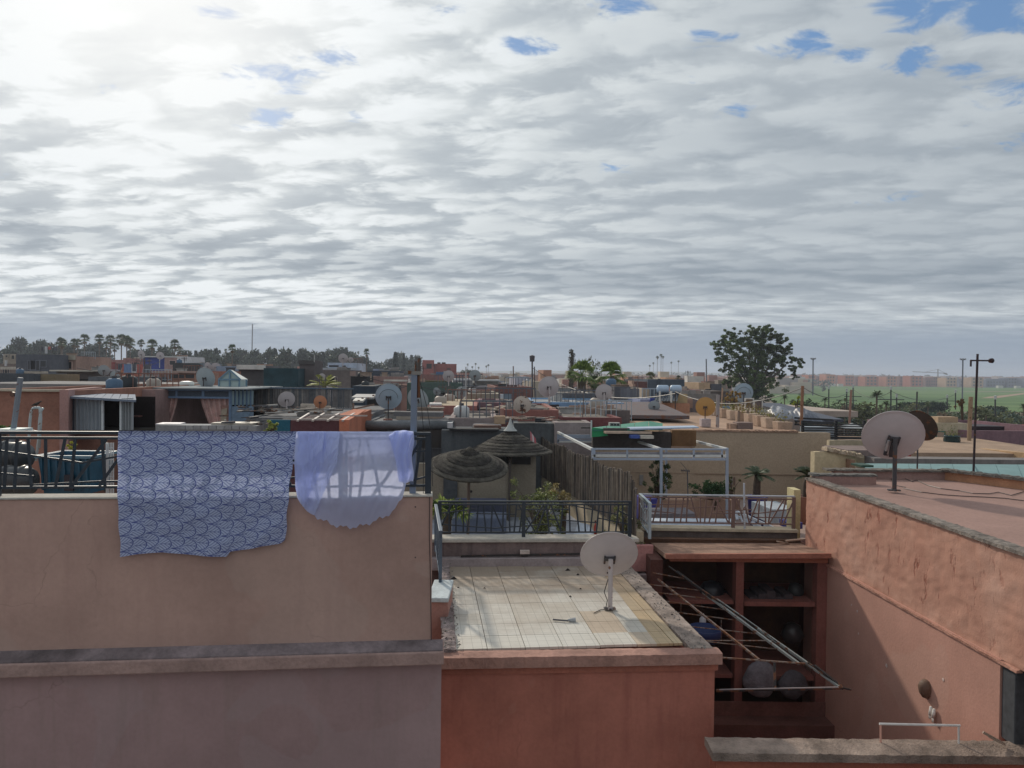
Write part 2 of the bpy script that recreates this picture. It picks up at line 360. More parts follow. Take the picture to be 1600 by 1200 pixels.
mb.build('weathered_coping', plaster((.25,.20,.205), var=.4, scale=2.2, bump=.5, stain=.5), hA)
mb = MB(FA); mb.box(-8, -.001, -.015, .235, ZW, ZW+.016); mb.build('coping', plaster((.5,.47,.42), scale=3), hA, bevel=.004)
mb = MB()
for (x, y) in ((632,873),(649,871),(633,792),(649,792)):
    mb = MB(); p = P(x, y, 7.38); mb.lathe([(0,-.003),(.007,-.003),(.007,.004),(0,.004)], 8, p, Matrix.Rotation(rad(90),3,'X'))
    mb.build('wall_plug', paint((.05,.04,.04)), hA)
mb = MB(FA); mb.tube([(-.03,-.012,ZW),(-.028,-.012,-1.6),(-.01,-.012,-2.1),(.0,-.012,-2.6)], .004, 5)
mb.build('cable', paint((.06,.04,.04)), hA)

dark_metal = paint((.045,.055,.07), rough=.45, metal=.3, var=.2, rust=.12)
def railing(label, fr, L, H, posts, mat, seed, group=None, spacing=.115, topc=None, anchor=0.0, cat='railing', t=.026):
    o = thing('metal_railing', fr @ Vector((L/2,0,0)), label, cat, group)
    rr = random.Random(seed)
    z0, zb, z2 = 0, H*.13, H*.895
    mb = MB(fr); mb.box(0, L, -.025, .025, H-.028, H); mb.build('top_rail', topc or mat, o, bevel=.004)
    mb = MB(fr); mb.box(0, L, -.012, .012, z2-.012, z2+.012); mb.build('under_rail', mat, o)
    mb = MB(fr); mb.box(0, L, -.012, .012, zb-.012, zb+.012); mb.build('bottom_rail', mat, o)
    for x in posts:
        mb = MB(fr); mb.box(x-.03, x+.03, -.022, .022, -anchor, H-.028); mb.build('post', mat, o)
    x = .07; k = 0
    while x < L-.03:
        a = rr.uniform(-.03,.03) if rr.random() < .62 else rr.uniform(-.16,.16)
        xa = min(L-.02, max(.02, x-a)); xb = min(L-.02, max(.02, x+a))
        mb = MB(fr); mb.bar((xa, rr.uniform(-.002,.002), zb+.012), (xb, rr.uniform(-.002,.002), z2-.012), t, .012, (0,1,0)); mb.build('bar', mat, o)
        x += spacing*rr.uniform(.75,1.25); k += 1
    for lvl in (.30,.68):   # wandering cross bars
        x = 0; z = lvl*(z2-zb)+zb
        while x < L-.1:
            l = rr.uniform(.5,1.0); x2 = min(L, x+l); zz = lvl*(z2-zb)+zb+rr.uniform(-.09,.09)
            z1 = z+rr.choice((0,0,.08,-.08))
            mb = MB(fr); mb.bar((x,-.003,z1), (x2,-.003,zz), .018, .010, (0,1,0)); mb.build('cross_bar', mat, o)
            x = x2; z = zz
    return o
RA = FA @ Matrix.Translation((-6.2, .11, ZW+.016))
railing('dark blue-grey metal railing with slanted bars carrying the laundry on the left house', RA, 6.18, .60, [.3,2.2,4.05,5.3,6.155], dark_metal, 5)
ox = FA.inverted() @ P(36, 730, 7.5)

# ---------------------------------------------------------------- laundry
def leaf_cloth():
    m, nt, b = _new('leaf_print_cloth'); N = nt.nodes.new; L = nt.links.new
    uv = N('ShaderNodeTexCoord'); sep = N('ShaderNodeSeparateXYZ'); L(uv.outputs['UV'], sep.inputs[0])
    def M(op, a, b_=None, c=None):
        n = N('ShaderNodeMath'); n.operation = op
        for i, v in enumerate((a, b_, c)):
            if v is None: continue
            if isinstance(v, (int, float)): n.inputs[i].default_value = v
            else: L(v, n.inputs[i])
        return n.outputs[0]
    U = M('DIVIDE', sep.outputs[1], .076); V = M('DIVIDE', sep.outputs[0], .132)    # scales point sideways
    row = M('FLOOR', V); fy = M('FRACT', V)
    off = M('MULTIPLY', M('MODULO', M('ABSOLUTE', row), 2.0), .5)
    ux = M('MULTIPLY', M('ADD', U, off), .5*1.0); fx = M('SUBTRACT', M('FRACT', ux), .5)
    fx2 = M('MULTIPLY', fx, 1.25); ky = M('MULTIPLY', fy, .62)
    d1 = M('SQRT', M('ADD', M('MULTIPLY', fx2, fx2), M('MULTIPLY', ky, ky)))
    own = M('LESS_THAN', d1, .60)
    sx = M('MULTIPLY', M('SIGN', fx), .625)
    gx = M('SUBTRACT', fx2, sx); gy = M('ADD', ky, .3)
    d2 = M('SQRT', M('ADD', M('MULTIPLY', gx, gx), M('MULTIPLY', gy, gy)))
    def sel(a, b_): return M('ADD', M('MULTIPLY', own, a), M('MULTIPLY', M('SUBTRACT', 1.0, own), b_))
    lx = sel(fx2, gx); ly = sel(ky, gy)
    outline = M('LESS_THAN', M('ABSOLUTE', M('SUBTRACT', d1, .60)), .030)
    outline2 = M('MULTIPLY', M('LESS_THAN', M('ABSOLUTE', M('SUBTRACT', M('ABSOLUTE', fx), .5)), .022), M('SUBTRACT', 1.0, own))
    mid = M('LESS_THAN', M('ABSOLUTE', lx), .022)
    vein = M('LESS_THAN', M('FRACT', M('MULTIPLY', M('SUBTRACT', ly, M('MULTIPLY', M('POWER', M('ABSOLUTE', lx), .8), .8)), 5.2)), .42)
    vein = M('MULTIPLY', vein, M('LESS_THAN', M('ABSOLUTE', lx), .52))
    vein = M('MULTIPLY', vein, .62)
    f = M('MAXIMUM', M('MAXIMUM', outline, outline2), M('MAXIMUM', mid, vein))
    n1 = N('ShaderNodeTexNoise'); n1.inputs['Scale'].default_value = 60; L(uv.outputs['UV'], n1.inputs['Vector'])
    f = M('MULTIPLY', f, M('ADD', M('MULTIPLY', n1.outputs['Fac'], .4), .8))
    mx = N('ShaderNodeMix'); mx.data_type = 'RGBA'; L(f, mx.inputs[0]); mx.inputs[6].default_value = (.52,.59,.80,1); mx.inputs[7].default_value = (.12,.15,.38,1)
    L(mx.outputs[2], b.inputs['Base Color']); b.inputs['Roughness'].default_value = .95; b.inputs['Specular IOR Level'].default_value = .1
    n2 = N('ShaderNodeTexNoise'); n2.inputs['Scale'].default_value = 14; n2.inputs['Detail'].default_value = 5; L(uv.outputs['UV'], n2.inputs['Vector'])
    bp = N('ShaderNodeBump'); bp.inputs['Strength'].default_value = .5; bp.inputs['Distance'].default_value = .02; L(n2.outputs['Fac'], bp.inputs['Height']); L(bp.outputs[0], b.inputs['Normal'])
    t = N('ShaderNodeBsdfTranslucent'); L(mx.outputs[2], t.inputs[0]); ms = N('ShaderNodeMixShader'); ms.inputs[0].default_value = .25
    L(b.outputs[0], ms.inputs[1]); L(t.outputs[0], ms.inputs[2]); L(ms.outputs[0], nt.nodes['Material Output'].inputs[0])
    return m
def cloth_grid(name, nx, ny, fn, mat, parent=None):
    vs = []; fs = []; uvs = []
    for j in range(ny+1):
        for i in range(nx+1):
            p, uv = fn(i/nx, j/ny); vs.append(tuple(p)); uvs.append(uv)
    for j in range(ny):
        for i in range(nx): a = j*(nx+1)+i; fs.append((a, a+1, a+nx+2, a+nx+1))
    me = bpy.data.meshes.new(name); me.from_pydata(vs, [], fs); ul = me.uv_layers.new(name='UVMap')
    for p in me.polygons:
        p.use_smooth = True
        for li, vi in zip(p.loop_indices, p.vertices): ul.data[li].uv = uvs[vi]
    me.materials.append(mat); o = bpy.data.objects.new(name, me); COL.objects.link(o)
    if parent: o.parent = parent
    return o
FAi = FA.inverted()
RZ = ZW+.616                                 # top of the rail
def lx_at(px, py): # local x, z on the wall plane for a pixel
    r = ray(px, py); o = FA @ Vector((0,-.03,0)); n = (FA.to_3x3() @ Vector((0,1,0)))
    t = o.dot(n)/r.dot(n); q = FAi @ (r*t); return q.x, q.z
bot = [(176,782),(189,868),(215,864),(250,862),(285,866),(330,869),(357,871),(362,862),(385,860),(400,856),(420,854),(442,852),(452,800)]
# blanket outline: left edge, right edge and hem in local coordinates
def blanket(s, t):
    xl = lx_at(178, 676)[0]; xr = lx_at(460, 676)[0]
    x2l = lx_at(191, 868)[0]; x2r = lx_at(446, 852)[0]
    hem = [(0,868),(.08,865),(.25,862),(.42,867),(.64,871),(.66,863),(.78,859),(.85,855),(.97,852),(1,846)]
    for (a, ya), (b__, yb) in zip(hem, hem[1:]):
        if a <= s <= b__: hy = ya+(yb-ya)*(s-a)/(b__-a)
    hz = lx_at(300, hy)[1] - (0)
    back = .22
    if t < back:     # hangs a little down behind the rail
        k = 1-t/back; x = xl+(xr-xl)*s; z = RZ+.006-.32*k; y = .11+.035
        if k < .12: y = .11+.035-.0; 
        return FA @ Vector((x, y+.01*math.sin(s*17), z)), (s*1.75, 1+.5*k)
    k = (t-back)/(1-back)
    if k < .04: return FA @ Vector((xl+(xr-xl)*s, .11-.035+.0*k, RZ+.008)), (s*1.75, 1)
    x = (xl+(xr-xl)*s)*(1-k)+(x2l+(x2r-x2l)*s)*k
    z = RZ+.004+(hz-RZ)*k
    y = .073-.10*min(1, k*1.9)-.012
    w = .013*math.sin(s*23+2*math.sin(k*5))*k + .02*noise.noise(Vector((s*4.5, k*3.2, 3)))*min(1,k*2.5)+.007*noise.noise(Vector((s*17, k*9, 8)))+.012*noise.noise(Vector((s*7+k*6, k*6-s*3, 14)))
    return FA @ Vector((x+.006*math.sin(k*23), y+w-.012, z)), (s*1.75, 1-k*1.2)
tag(cloth_grid('printed_bedspread', 110, 90, blanket, leaf_cloth()), 'blue and white leaf-print bedspread hung over the railing on the left', 'bedspread')
def sheer():
    m, nt, b = _new('sheer_cloth'); N = nt.nodes.new; L = nt.links.new
    b.inputs['Base Color'].default_value = (.68,.74,1.0,1); b.inputs['Roughness'].default_value = .9; b.inputs['Specular IOR Level'].default_value = .1
    t = N('ShaderNodeBsdfTranslucent'); t.inputs[0].default_value = (.68,.74,1.0,1)
    tr = N('ShaderNodeBsdfTransparent'); tr.inputs[0].default_value = (.9,.92,1,1)
    m1 = N('ShaderNodeMixShader'); m1.inputs[0].default_value = .58; L(b.outputs[0], m1.inputs[1]); L(t.outputs[0], m1.inputs[2])
    uv = N('ShaderNodeTexCoord'); n = N('ShaderNodeTexNoise'); n.inputs['Scale'].default_value = 3; L(uv.outputs['UV'], n.inputs['Vector'])
    mr = N('ShaderNodeMapRange'); L(n.outputs['Fac'], mr.inputs[0]); mr.inputs[1].default_value = .3; mr.inputs[2].default_value = .7; mr.inputs[3].default_value = .08; mr.inputs[4].default_value = .20
    m2 = N('ShaderNodeMixShader'); L(mr.outputs[0], m2.inputs[0]); L(m1.outputs[0], m2.inputs[1]); L(tr.outputs[0], m2.inputs[2]); L(m2.outputs[0], nt.nodes['Material Output'].inputs[0])
    return m
sh_m = sheer()
sh = thing('white_sheet', FA @ Vector((-.9,0,RZ)), 'sheer white sheet with a rounded hem draped over the railing beside the post', 'sheet')
def hem_y(px):   # hem pixel row for a pixel column
    pts = [(462,760),(466,778),(480,800),(505,812),(520,820),(545,825),(570,822),(600,810),(617,800),(630,780),(636,760),(640,735),(645,690)]
    for (a, ya), (b__, yb) in zip(pts, pts[1:]):
        if a <= px <= b__: return ya+(yb-ya)*(px-a)/(b__-a)
    return pts[0][1] if px < 462 else pts[-1][1]
def sheet_layer(p0, p1, ybias, amp, seed, hemf):
    def f(s, t):
        px = p0+(p1-p0)*s
        if t < .12:
            k = 1-t/.12; return FA @ Vector((lx_at(px,676)[0], .15+ybias*.2, RZ+.008-.25*k)), (s, 1+k*.2)
        k = (t-.12)/.88; hy = hemf(px)
        x = lx_at(px, 676)[0]; z1 = lx_at(px, hy)[1]; z = RZ+.01+(z1-RZ)*k
        x += .03*k*k*(.5-s)*2*.3
        y = .072-.115*min(1, k*2.2)-.012+ybias
        w = amp*math.sin(s*9+seed+k*1.7*math.sin(s*5))*k+.02*noise.noise(Vector((s*5, k*2.2, seed)))*min(1, k*2)+.014*noise.noise(Vector((s*15+k*4,k*7-s*5,seed)))+.005*noise.noise(Vector((s*34,k*11,seed)))
        return FA @ Vector((x, y+w-.014, z)), (s, 1-k)
    return f
def reo(o, par): 
    q = ORG[par.name]
    for v in o.data.vertices: v.co -= q
    o.parent = par; return o
reo(cloth_grid('front_layer', 70, 50, sheet_layer(463, 644, 0, .017, 1.3, lambda x: hem_y(x)+2.2*math.sin(x*.23)+1.5*math.sin(x*.61)), sh_m), sh)
reo(cloth_grid('left_fold', 40, 50, sheet_layer(463, 530, -.02, .016, 4.1, lambda x: min(hem_y(x)-1, 690+(545-x)*2.2)), sh_m), sh)
reo(cloth_grid('left_inner_fold', 30, 50, sheet_layer(462, 506, -.036, .014, 7.7, lambda x: min(hem_y(x)-2, 705+(520-x)*2.0)), sh_m), sh)
def knot(s, t):
    px = 614+(645-614)*s; k = t
    x = lx_at(px, 676)[0]; top = RZ+.012+.012*math.sin(s*3.1); 
    hy = 752 if s > .3 else 690+(s/.3)*60
    z = top+(lx_at(px, hy-8*abs(s-.6))[1]-top)*k
    x += -.05*(1-s)*math.sin(k*3.0)*.6+.01*math.sin(k*9)
    return FA @ Vector((x, .03-.06*math.sin(min(1,k*1.3)*1.6)+.018*math.sin(s*14+k*2)-.04*k, z)), (s*.2, k)
reo(cloth_grid('bunched_corner', 26, 34, knot, sh_m), sh)
def knot2(s, t):
    p, uv = knot(s, t); return p+(FA.to_3x3() @ Vector((.004,-.018+.01*math.sin(s*9+1),-.01*t))), uv
reo(cloth_grid('bunched_corner_fold', 26, 30, knot2, sh_m), sh)

# post standing at the railing's end
pp = P(646, 778, 7.52)
post = thing('steel_post', (pp.x, pp.y, ZW), 'tall pale grey square post standing at the right end of the laundry railing', 'post')
mb = MB()
q = P(650, 580, 7.52); mb.bar((pp.x-.012, pp.y, -1.9), (q.x-.014, q.y, q.z-.02), .058, .058); mb.build('shaft', paint((.22,.26,.34), rough=.5, metal=.2, rust=.15), post, bevel=.004)
mb = MB(); mb.tube([(q.x+.028, q.y, q.z-.26), (q.x+.028, q.y, q.z+.13)], .016, 8); mb.tube([(q.x-.005,q.y+.02,q.z-.1),(q.x-.005,q.y+.02,q.z+.10)], .011, 8); mb.build('pipe', paint((.10,.08,.07), rust=.7), post)
mb = MB(); mb.box(q.x-.035, q.x+.045, q.y-.035, q.y+.035, q.z-.035, q.z+.0); mb.box(q.x-.075,q.x-.04,q.y-.03,q.y,q.z-.03,q.z+.005); mb.build('clamp', paint((.28,.26,.24), rust=.6), post)
mb = MB()
e0 = (q.x+.03, q.y, q.z-.06)
mb.tube([e0, (pp.x+.09,pp.y,-.55), (pp.x+.10,pp.y-.02,ZW-.1), (pp.x+.11,pp.y-.1,-2.0)], .003, 5)
mb.tube([e0, P(668,640,7.5), P(674,680,7.45), P(676,760,7.38)], .003, 5); mb.build('cable', paint((.02,.02,.02)), post)

# side railing dropping away along the house's right flank
FS = Matrix.Translation(P(684, 851, 12.6)*1.0)
fr = frame((P(688,905,10.6).x, 10.6, -2.99), rad(90+7.5))
side_m = paint((.10,.13,.17), rough=.4, metal=.3)
railing('short dark railing running back along the side of the brown house', fr, 2.15, .78, [.03,2.1], side_m, 17, spacing=.2)
mb = MB(); mb.box(P(672,918,10.1).x, P(702,918,10.1).x, 9.9, 10.7, -8, -2.99)
tag(mb.build('garden_wall', plaster((.45,.24,.2), stain=.3), org=P(690,1000,10.1)), 'narrow pink wall stub under the short side railing', 'wall')
mb = MB(); mb.box(P(671,918,10.1).x, P(703,918,10.1).x, 9.87, 10.75, -2.989, -2.93)
tag(mb.build('white_coping', plaster((.55,.6,.62), stain=.3, scale=4), org=P(690,915,10.1), bevel=.01), 'white coping slab on the narrow pink wall stub', 'coping')

# ---------------------------------------------------------------- tiled flat roof in the centre (block B)
ZB = -3.23
def clip(poly, a, b):  # keep the left side of a->b
    out = []; n = len(poly)
    def sd(p): return (b[0]-a[0])*(p[1]-a[1])-(b[1]-a[1])*(p[0]-a[0])
    for i in range(n):
        p, q = poly[i], poly[(i+1)%n]; sp, sq = sd(p), sd(q)
        if sp >= 0: out.append(p)
        if sp*sq < 0: t = sp/(sp-sq); out.append((p[0]+(q[0]-p[0])*t, p[1]+(q[1]-p[1])*t))
    return out
A_ = PZ(688,1033,-3.30); B_ = PZ(1117,1026,-3.30); C_ = PZ(985,905,ZB); D_ = PZ(696,884,ZB)
A2 = (A_.x, A_.y); B2 = (B_.x, B_.y); C2 = (C_.x+.1, C_.y+1.0); D2 = (D_.x-.05, D_.y+.4)
blk = thing('tiled_roof_house', ((A2[0]+B2[0])/2, A2[1], -6), 'red plastered house in the foreground with a cream tiled flat roof', 'house')
mb = MB().prism([A2, B2, C2, D2], -8, ZB-.06); mb.build('walls', plaster((.465,.18,.13), var=.17, scale=1.1, bump=.25, stain=.3, fine=22, streak=.5, streak_c=(.27,.09,.07), grain=.3, worn=.6), blk)
redm = plaster((.44,.25,.20), var=.22, scale=2.4, bump=.5, stain=.45)
d_ab = (Vector(B2)-Vector(A2)).normalized(); nrm = Vector((d_ab.y, -d_ab.x))
mb = MB(); a = Vector(A2)+nrm*.07-d_ab*.01; b__ = Vector(B2)+nrm*.07+d_ab*.06
rough_strip(mb, (a.x+nrm.x*-.09, a.y-nrm.y*.09, ZB-.13), (b__.x-nrm.x*.09, b__.y-nrm.y*.09, ZB-.13), .22, .125, 60, 4, .005)
mb.build('front_coping', redm, blk)
mb = MB(); a3 = Vector(A2)+nrm*.03; b3 = Vector(B2)+nrm*.03+d_ab*.03
mb.prism([tuple(a3), tuple(b3), tuple(b3-nrm*.1), tuple(a3-nrm*.1)], ZB-.22, ZB-.125); mb.build('fascia', plaster((.43,.16,.11), scale=2, stain=.2), blk)
# tiles
def tile_mat(c, dirt):
    m, nt, b = _new('tile'); N = nt.nodes.new; L = nt.links.new
    geo = N('ShaderNodeNewGeometry'); tc = N('ShaderNodeTexCoord')
    mp = N('ShaderNodeMapping'); mp.inputs['Rotation'].default_value = (0,0,-rad(6.3)); L(geo.outputs['Position'], mp.inputs[0])
    br = N('ShaderNodeTexBrick'); L(mp.outputs[0], br.inputs['Vector']); br.offset = 0; br.inputs['Scale'].default_value = 1; br.inputs['Mortar Size'].default_value = .004; br.inputs['Brick Width'].default_value = .112; br.inputs['Row Height'].default_value = .142
    br.inputs['Color1'].default_value = (*c,1); br.inputs['Color2'].default_value = (*sc_(c,.93),1); br.inputs['Mortar'].default_value = (*sc_(c,.70),1)
    n1 = N('ShaderNodeTexNoise'); n1.inputs['Scale'].default_value = 1.1; n1.inputs['Detail'].default_value = 9; n1.inputs['Roughness'].default_value = .68; L(geo.outputs['Position'], n1.inputs['Vector'])
    sep = N('ShaderNodeSeparateXYZ'); L(geo.outputs['Position'], sep.inputs[0])
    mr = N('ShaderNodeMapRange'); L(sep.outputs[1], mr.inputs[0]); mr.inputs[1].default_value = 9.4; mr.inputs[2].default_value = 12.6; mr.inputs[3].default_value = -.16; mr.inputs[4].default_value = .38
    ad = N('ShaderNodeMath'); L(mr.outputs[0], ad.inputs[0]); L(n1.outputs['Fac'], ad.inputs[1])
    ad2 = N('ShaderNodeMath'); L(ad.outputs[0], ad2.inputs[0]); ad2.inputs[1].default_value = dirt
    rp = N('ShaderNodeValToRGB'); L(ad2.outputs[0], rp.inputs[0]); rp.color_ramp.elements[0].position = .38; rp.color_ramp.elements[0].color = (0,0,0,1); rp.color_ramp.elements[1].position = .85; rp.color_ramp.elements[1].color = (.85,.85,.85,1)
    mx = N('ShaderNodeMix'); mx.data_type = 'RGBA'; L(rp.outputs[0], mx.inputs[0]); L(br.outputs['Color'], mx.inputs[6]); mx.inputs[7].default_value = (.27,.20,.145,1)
    L(mx.outputs[2], b.inputs['Base Color']); b.inputs['Roughness'].default_value = .55; b.inputs['Specular IOR Level'].default_value = .35
    return m
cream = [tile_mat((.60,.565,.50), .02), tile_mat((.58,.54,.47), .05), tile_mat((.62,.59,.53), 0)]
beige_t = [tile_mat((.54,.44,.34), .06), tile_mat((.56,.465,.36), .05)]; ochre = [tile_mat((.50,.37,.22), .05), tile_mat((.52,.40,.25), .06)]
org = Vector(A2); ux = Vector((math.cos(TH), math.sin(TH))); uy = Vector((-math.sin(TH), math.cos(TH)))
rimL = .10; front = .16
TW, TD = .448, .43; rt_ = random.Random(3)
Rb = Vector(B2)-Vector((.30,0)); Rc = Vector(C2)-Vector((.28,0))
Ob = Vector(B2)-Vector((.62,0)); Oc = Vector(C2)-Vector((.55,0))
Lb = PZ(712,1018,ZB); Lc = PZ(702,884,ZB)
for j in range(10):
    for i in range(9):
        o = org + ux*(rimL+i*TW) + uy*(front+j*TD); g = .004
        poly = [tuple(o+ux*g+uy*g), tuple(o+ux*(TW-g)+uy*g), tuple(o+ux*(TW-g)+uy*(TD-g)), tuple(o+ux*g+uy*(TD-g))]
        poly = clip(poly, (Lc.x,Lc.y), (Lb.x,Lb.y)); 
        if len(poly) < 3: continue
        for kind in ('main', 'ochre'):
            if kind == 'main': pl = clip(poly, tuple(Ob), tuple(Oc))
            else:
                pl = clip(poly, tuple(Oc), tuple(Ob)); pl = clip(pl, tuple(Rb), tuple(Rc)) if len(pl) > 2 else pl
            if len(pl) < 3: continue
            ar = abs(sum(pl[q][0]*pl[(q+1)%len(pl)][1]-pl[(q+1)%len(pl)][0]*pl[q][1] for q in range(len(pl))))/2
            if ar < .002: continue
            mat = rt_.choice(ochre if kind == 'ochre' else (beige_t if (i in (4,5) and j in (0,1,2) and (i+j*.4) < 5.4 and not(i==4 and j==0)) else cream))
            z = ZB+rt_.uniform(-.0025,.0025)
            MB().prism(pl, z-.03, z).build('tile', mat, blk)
# wet concrete rim with rubble along the right edge; crumbling rim along the left edge
mb = MB(); rough_strip(mb, (Rb.x+.16, B2[1]+.05, ZB-.06), (Rc.x+.14, C2[1], ZB-.06), .27, .072, 60, 8, .006); mb.build('right_rim', plaster((.36,.29,.25), var=.35, scale=4, bump=.6, stain=.5, fine=60), blk)
mb = MB(); rough_strip(mb, (A2[0]+.10, A2[1]+.06, ZB-.08), (D2[0]+.02, D2[1]-.3, ZB-.08), .15, .12, 90, 9, .020); mb.build('left_rim', plaster((.34,.27,.26), var=.4, scale=9, bump=.9, stain=.5, fine=70), blk)
mb = MB(); rr = random.Random(12)
for _ in range(260):
    t = rr.random(); p = Vector((Rb.x,Rb.y)).lerp(Vector((Rc.x,Rc.y)), t)+Vector((rr.uniform(-.02,.26),0)); s_ = rr.uniform(.006,.022)
    mb.add([(p.x+rr.uniform(-s_,s_), p.y+rr.uniform(-s_,s_), ZB+.012+rr.uniform(0,s_*1.6)) for _k in range(4)], [(0,1,2),(0,2,3),(0,3,1),(1,3,2)])
for _ in range(160):
    t = rr.random(); p = Vector((A2[0]+.1,A2[1]+.1)).lerp(Vector(D2)+Vector((.03,-.3)), t)+Vector((rr.uniform(-.07,.12),0)); s_ = rr.uniform(.008,.03)
    mb.add([(p.x+rr.uniform(-s_,s_), p.y+rr.uniform(-s_,s_), ZB+.03+rr.uniform(0,s_*1.6)) for _k in range(4)], [(0,1,2),(0,2,3),(0,3,1),(1,3,2)])
tag(mb.build('rubble', plaster((.25,.23,.21), bump=.2, scale=8), blk), kind='stuff')
mb = MB()
for (x, y, s_) in ((757,919,.02),(891,932,.022),(1050,962,.035),(907,920,.02),(709,904,.05),(887,891,.045),(903,898,.03),(707,945,.02),(716,918,.02)):
    p = PZ(x, y, ZB+.006); mb.add([(p.x-s_,p.y-s_*.6,p.z),(p.x+s_,p.y-s_*.3,p.z),(p.x+s_*.5,p.y+s_,p.z),(p.x-s_*.6,p.y+s_*.5,p.z),(p.x,p.y,p.z+s_*.8)], [(0,1,4),(1,2,4),(2,3,4),(3,0,4),(3,2,1,0)])
tag(mb.build('litter', paint((.035,.03,.03), rough=.9), blk), kind='stuff')
# back wall with ledge carrying the second railing
FB = frame((P(683,846,12.82).x-.35, 12.82-.05, 0), rad(3.6))
LB = 3.70
bw = thing('terrace_wall', FB @ Vector((1.8,0,-3)), 'grimy mauve wall with white ledge behind the tiled roof', 'wall')
mb = MB(FB); mb.box(0, LB, 0, .3, -6, -2.86); mb.build('wall', plaster((.27,.20,.19), var=.3, scale=1.2, bump=.4, stain=.6, streak=.6, streak_c=(.06,.05,.05)), bw)
mb = MB(FB); mb.box(-.02, LB+.06, -.05, .33, -2.858, -2.80); mb.build('ledge', plaster((.56,.52,.46), scale=3, stain=.3), bw, bevel=.008)
mb = MB(FB); mb.box(.1, 2.9, -.16, 0, -3.3, -3.10); mb.build('skirting', plaster((.36,.30,.30), scale=2, stain=.4), bw, bevel=.01)
mb = MB(FB); mb.bar((.75,-.09,-3.075),(2.75,-.07,-3.05), .028, .03); tag(mb.build('metal_rod', paint((.03,.025,.025), rust=.3), org=FB@Vector((1.7,-.08,-3.07))), 'thin dark metal rod lying on the skirting behind the tiled roof', 'rod')
mb = MB(FB); mb.box(1.74,1.90,-.10,-.02,-3.045,-2.985); tag(mb.build('brick_piece', plaster((.6,.5,.45), scale=9), org=FB@Vector((1.82,-.06,-3.03)), bevel=.006), 'small pale broken brick lying on the dark rod', 'brick')
FR2 = FB @ Matrix.Translation((.36, .12, -2.80))
R2L = 3.3
railing('dark railing with slanted bars on the white ledge in front of the thatched parasols', FR2, R2L, .615, [.03,1.45,3.27], paint((.04,.05,.065), rough=.4, metal=.3, rust=.1), 23)
# wall end that turns back (pinkish end face, broken blocks)
pe = PZ(1020, 858, -2.86)
mb = MB(FB); mb.box(LB-.75, LB+.30, -.10, 0, -3.35, -2.90); tag(mb.build('pink_wall_end', plaster((.47,.22,.20), scale=2, stain=.3, bump=.5), org=FB@Vector((LB,-.05,-3.1)), bevel=.015), 'pink plaster patch of wall right of the white dish', 'wall')
for i, (x0, x1, z0, z1) in enumerate(((LB-.62, LB-.22, -3.60, -3.37),(LB-.19, LB+.32, -3.59, -3.38))):
    mb = MB(FB); mb.box(x0, x1, -.16, -.001, z0, z1)
    tag(mb.build('concrete_block', plaster((.42,.33,.33), scale=5, stain=.4, bump=.6), org=FB@Vector(((x0+x1)/2,-.1,z0)), bevel=.012), ('grey broken block under the pink plaster, nearer the white dish', 'grey broken block under the pink plaster, beside the metal grid')[i], 'block')
mb = MB(FB); mb.box(LB-.7, LB+.15, -.05, .0, -5.5, -3.62); tag(mb.build('red_wall', plaster((.33,.10,.08), scale=2, stain=.3), org=FB@Vector((LB,-.03,-5))), 'dark red wall under the broken blocks beside the courtyard', 'wall')

# hammer-like tool on the tiles
p = PZ(880, 968, ZB); q = PZ(896, 969, ZB)
hm = thing('trowel', (p.x, p.y, ZB), 'small grey trowel lying on the cream roof tiles', 'tool')
mb = MB(); mb.tube([PZ(864,968,ZB+.02), PZ(888,970,ZB+.025)], .011, 8); mb.build('handle', paint((.08,.08,.09)), hm)
mb = MB(); e1 = PZ(887,969,ZB+.022); e2 = PZ(899,969,ZB+.02); mb.tube([e1, e1.lerp(e2,.6), e2], [.013,.028,.036], 10); mb.build('head', paint((.35,.36,.37), rough=.6), hm)

# ---------------------------------------------------------------- right salmon house
WD = Vector((-.0417, 1)).normalized()
def wx(Y): return 5.15+(13.3-Y)*.0417
roofm = plaster((.36,.225,.19), var=.10, scale=.9, bump=.25, stain=.15)
rh = thing('salmon_house', (6, 10, -6), 'salmon house on the right with a rough plaster wall and flat roof', 'house')
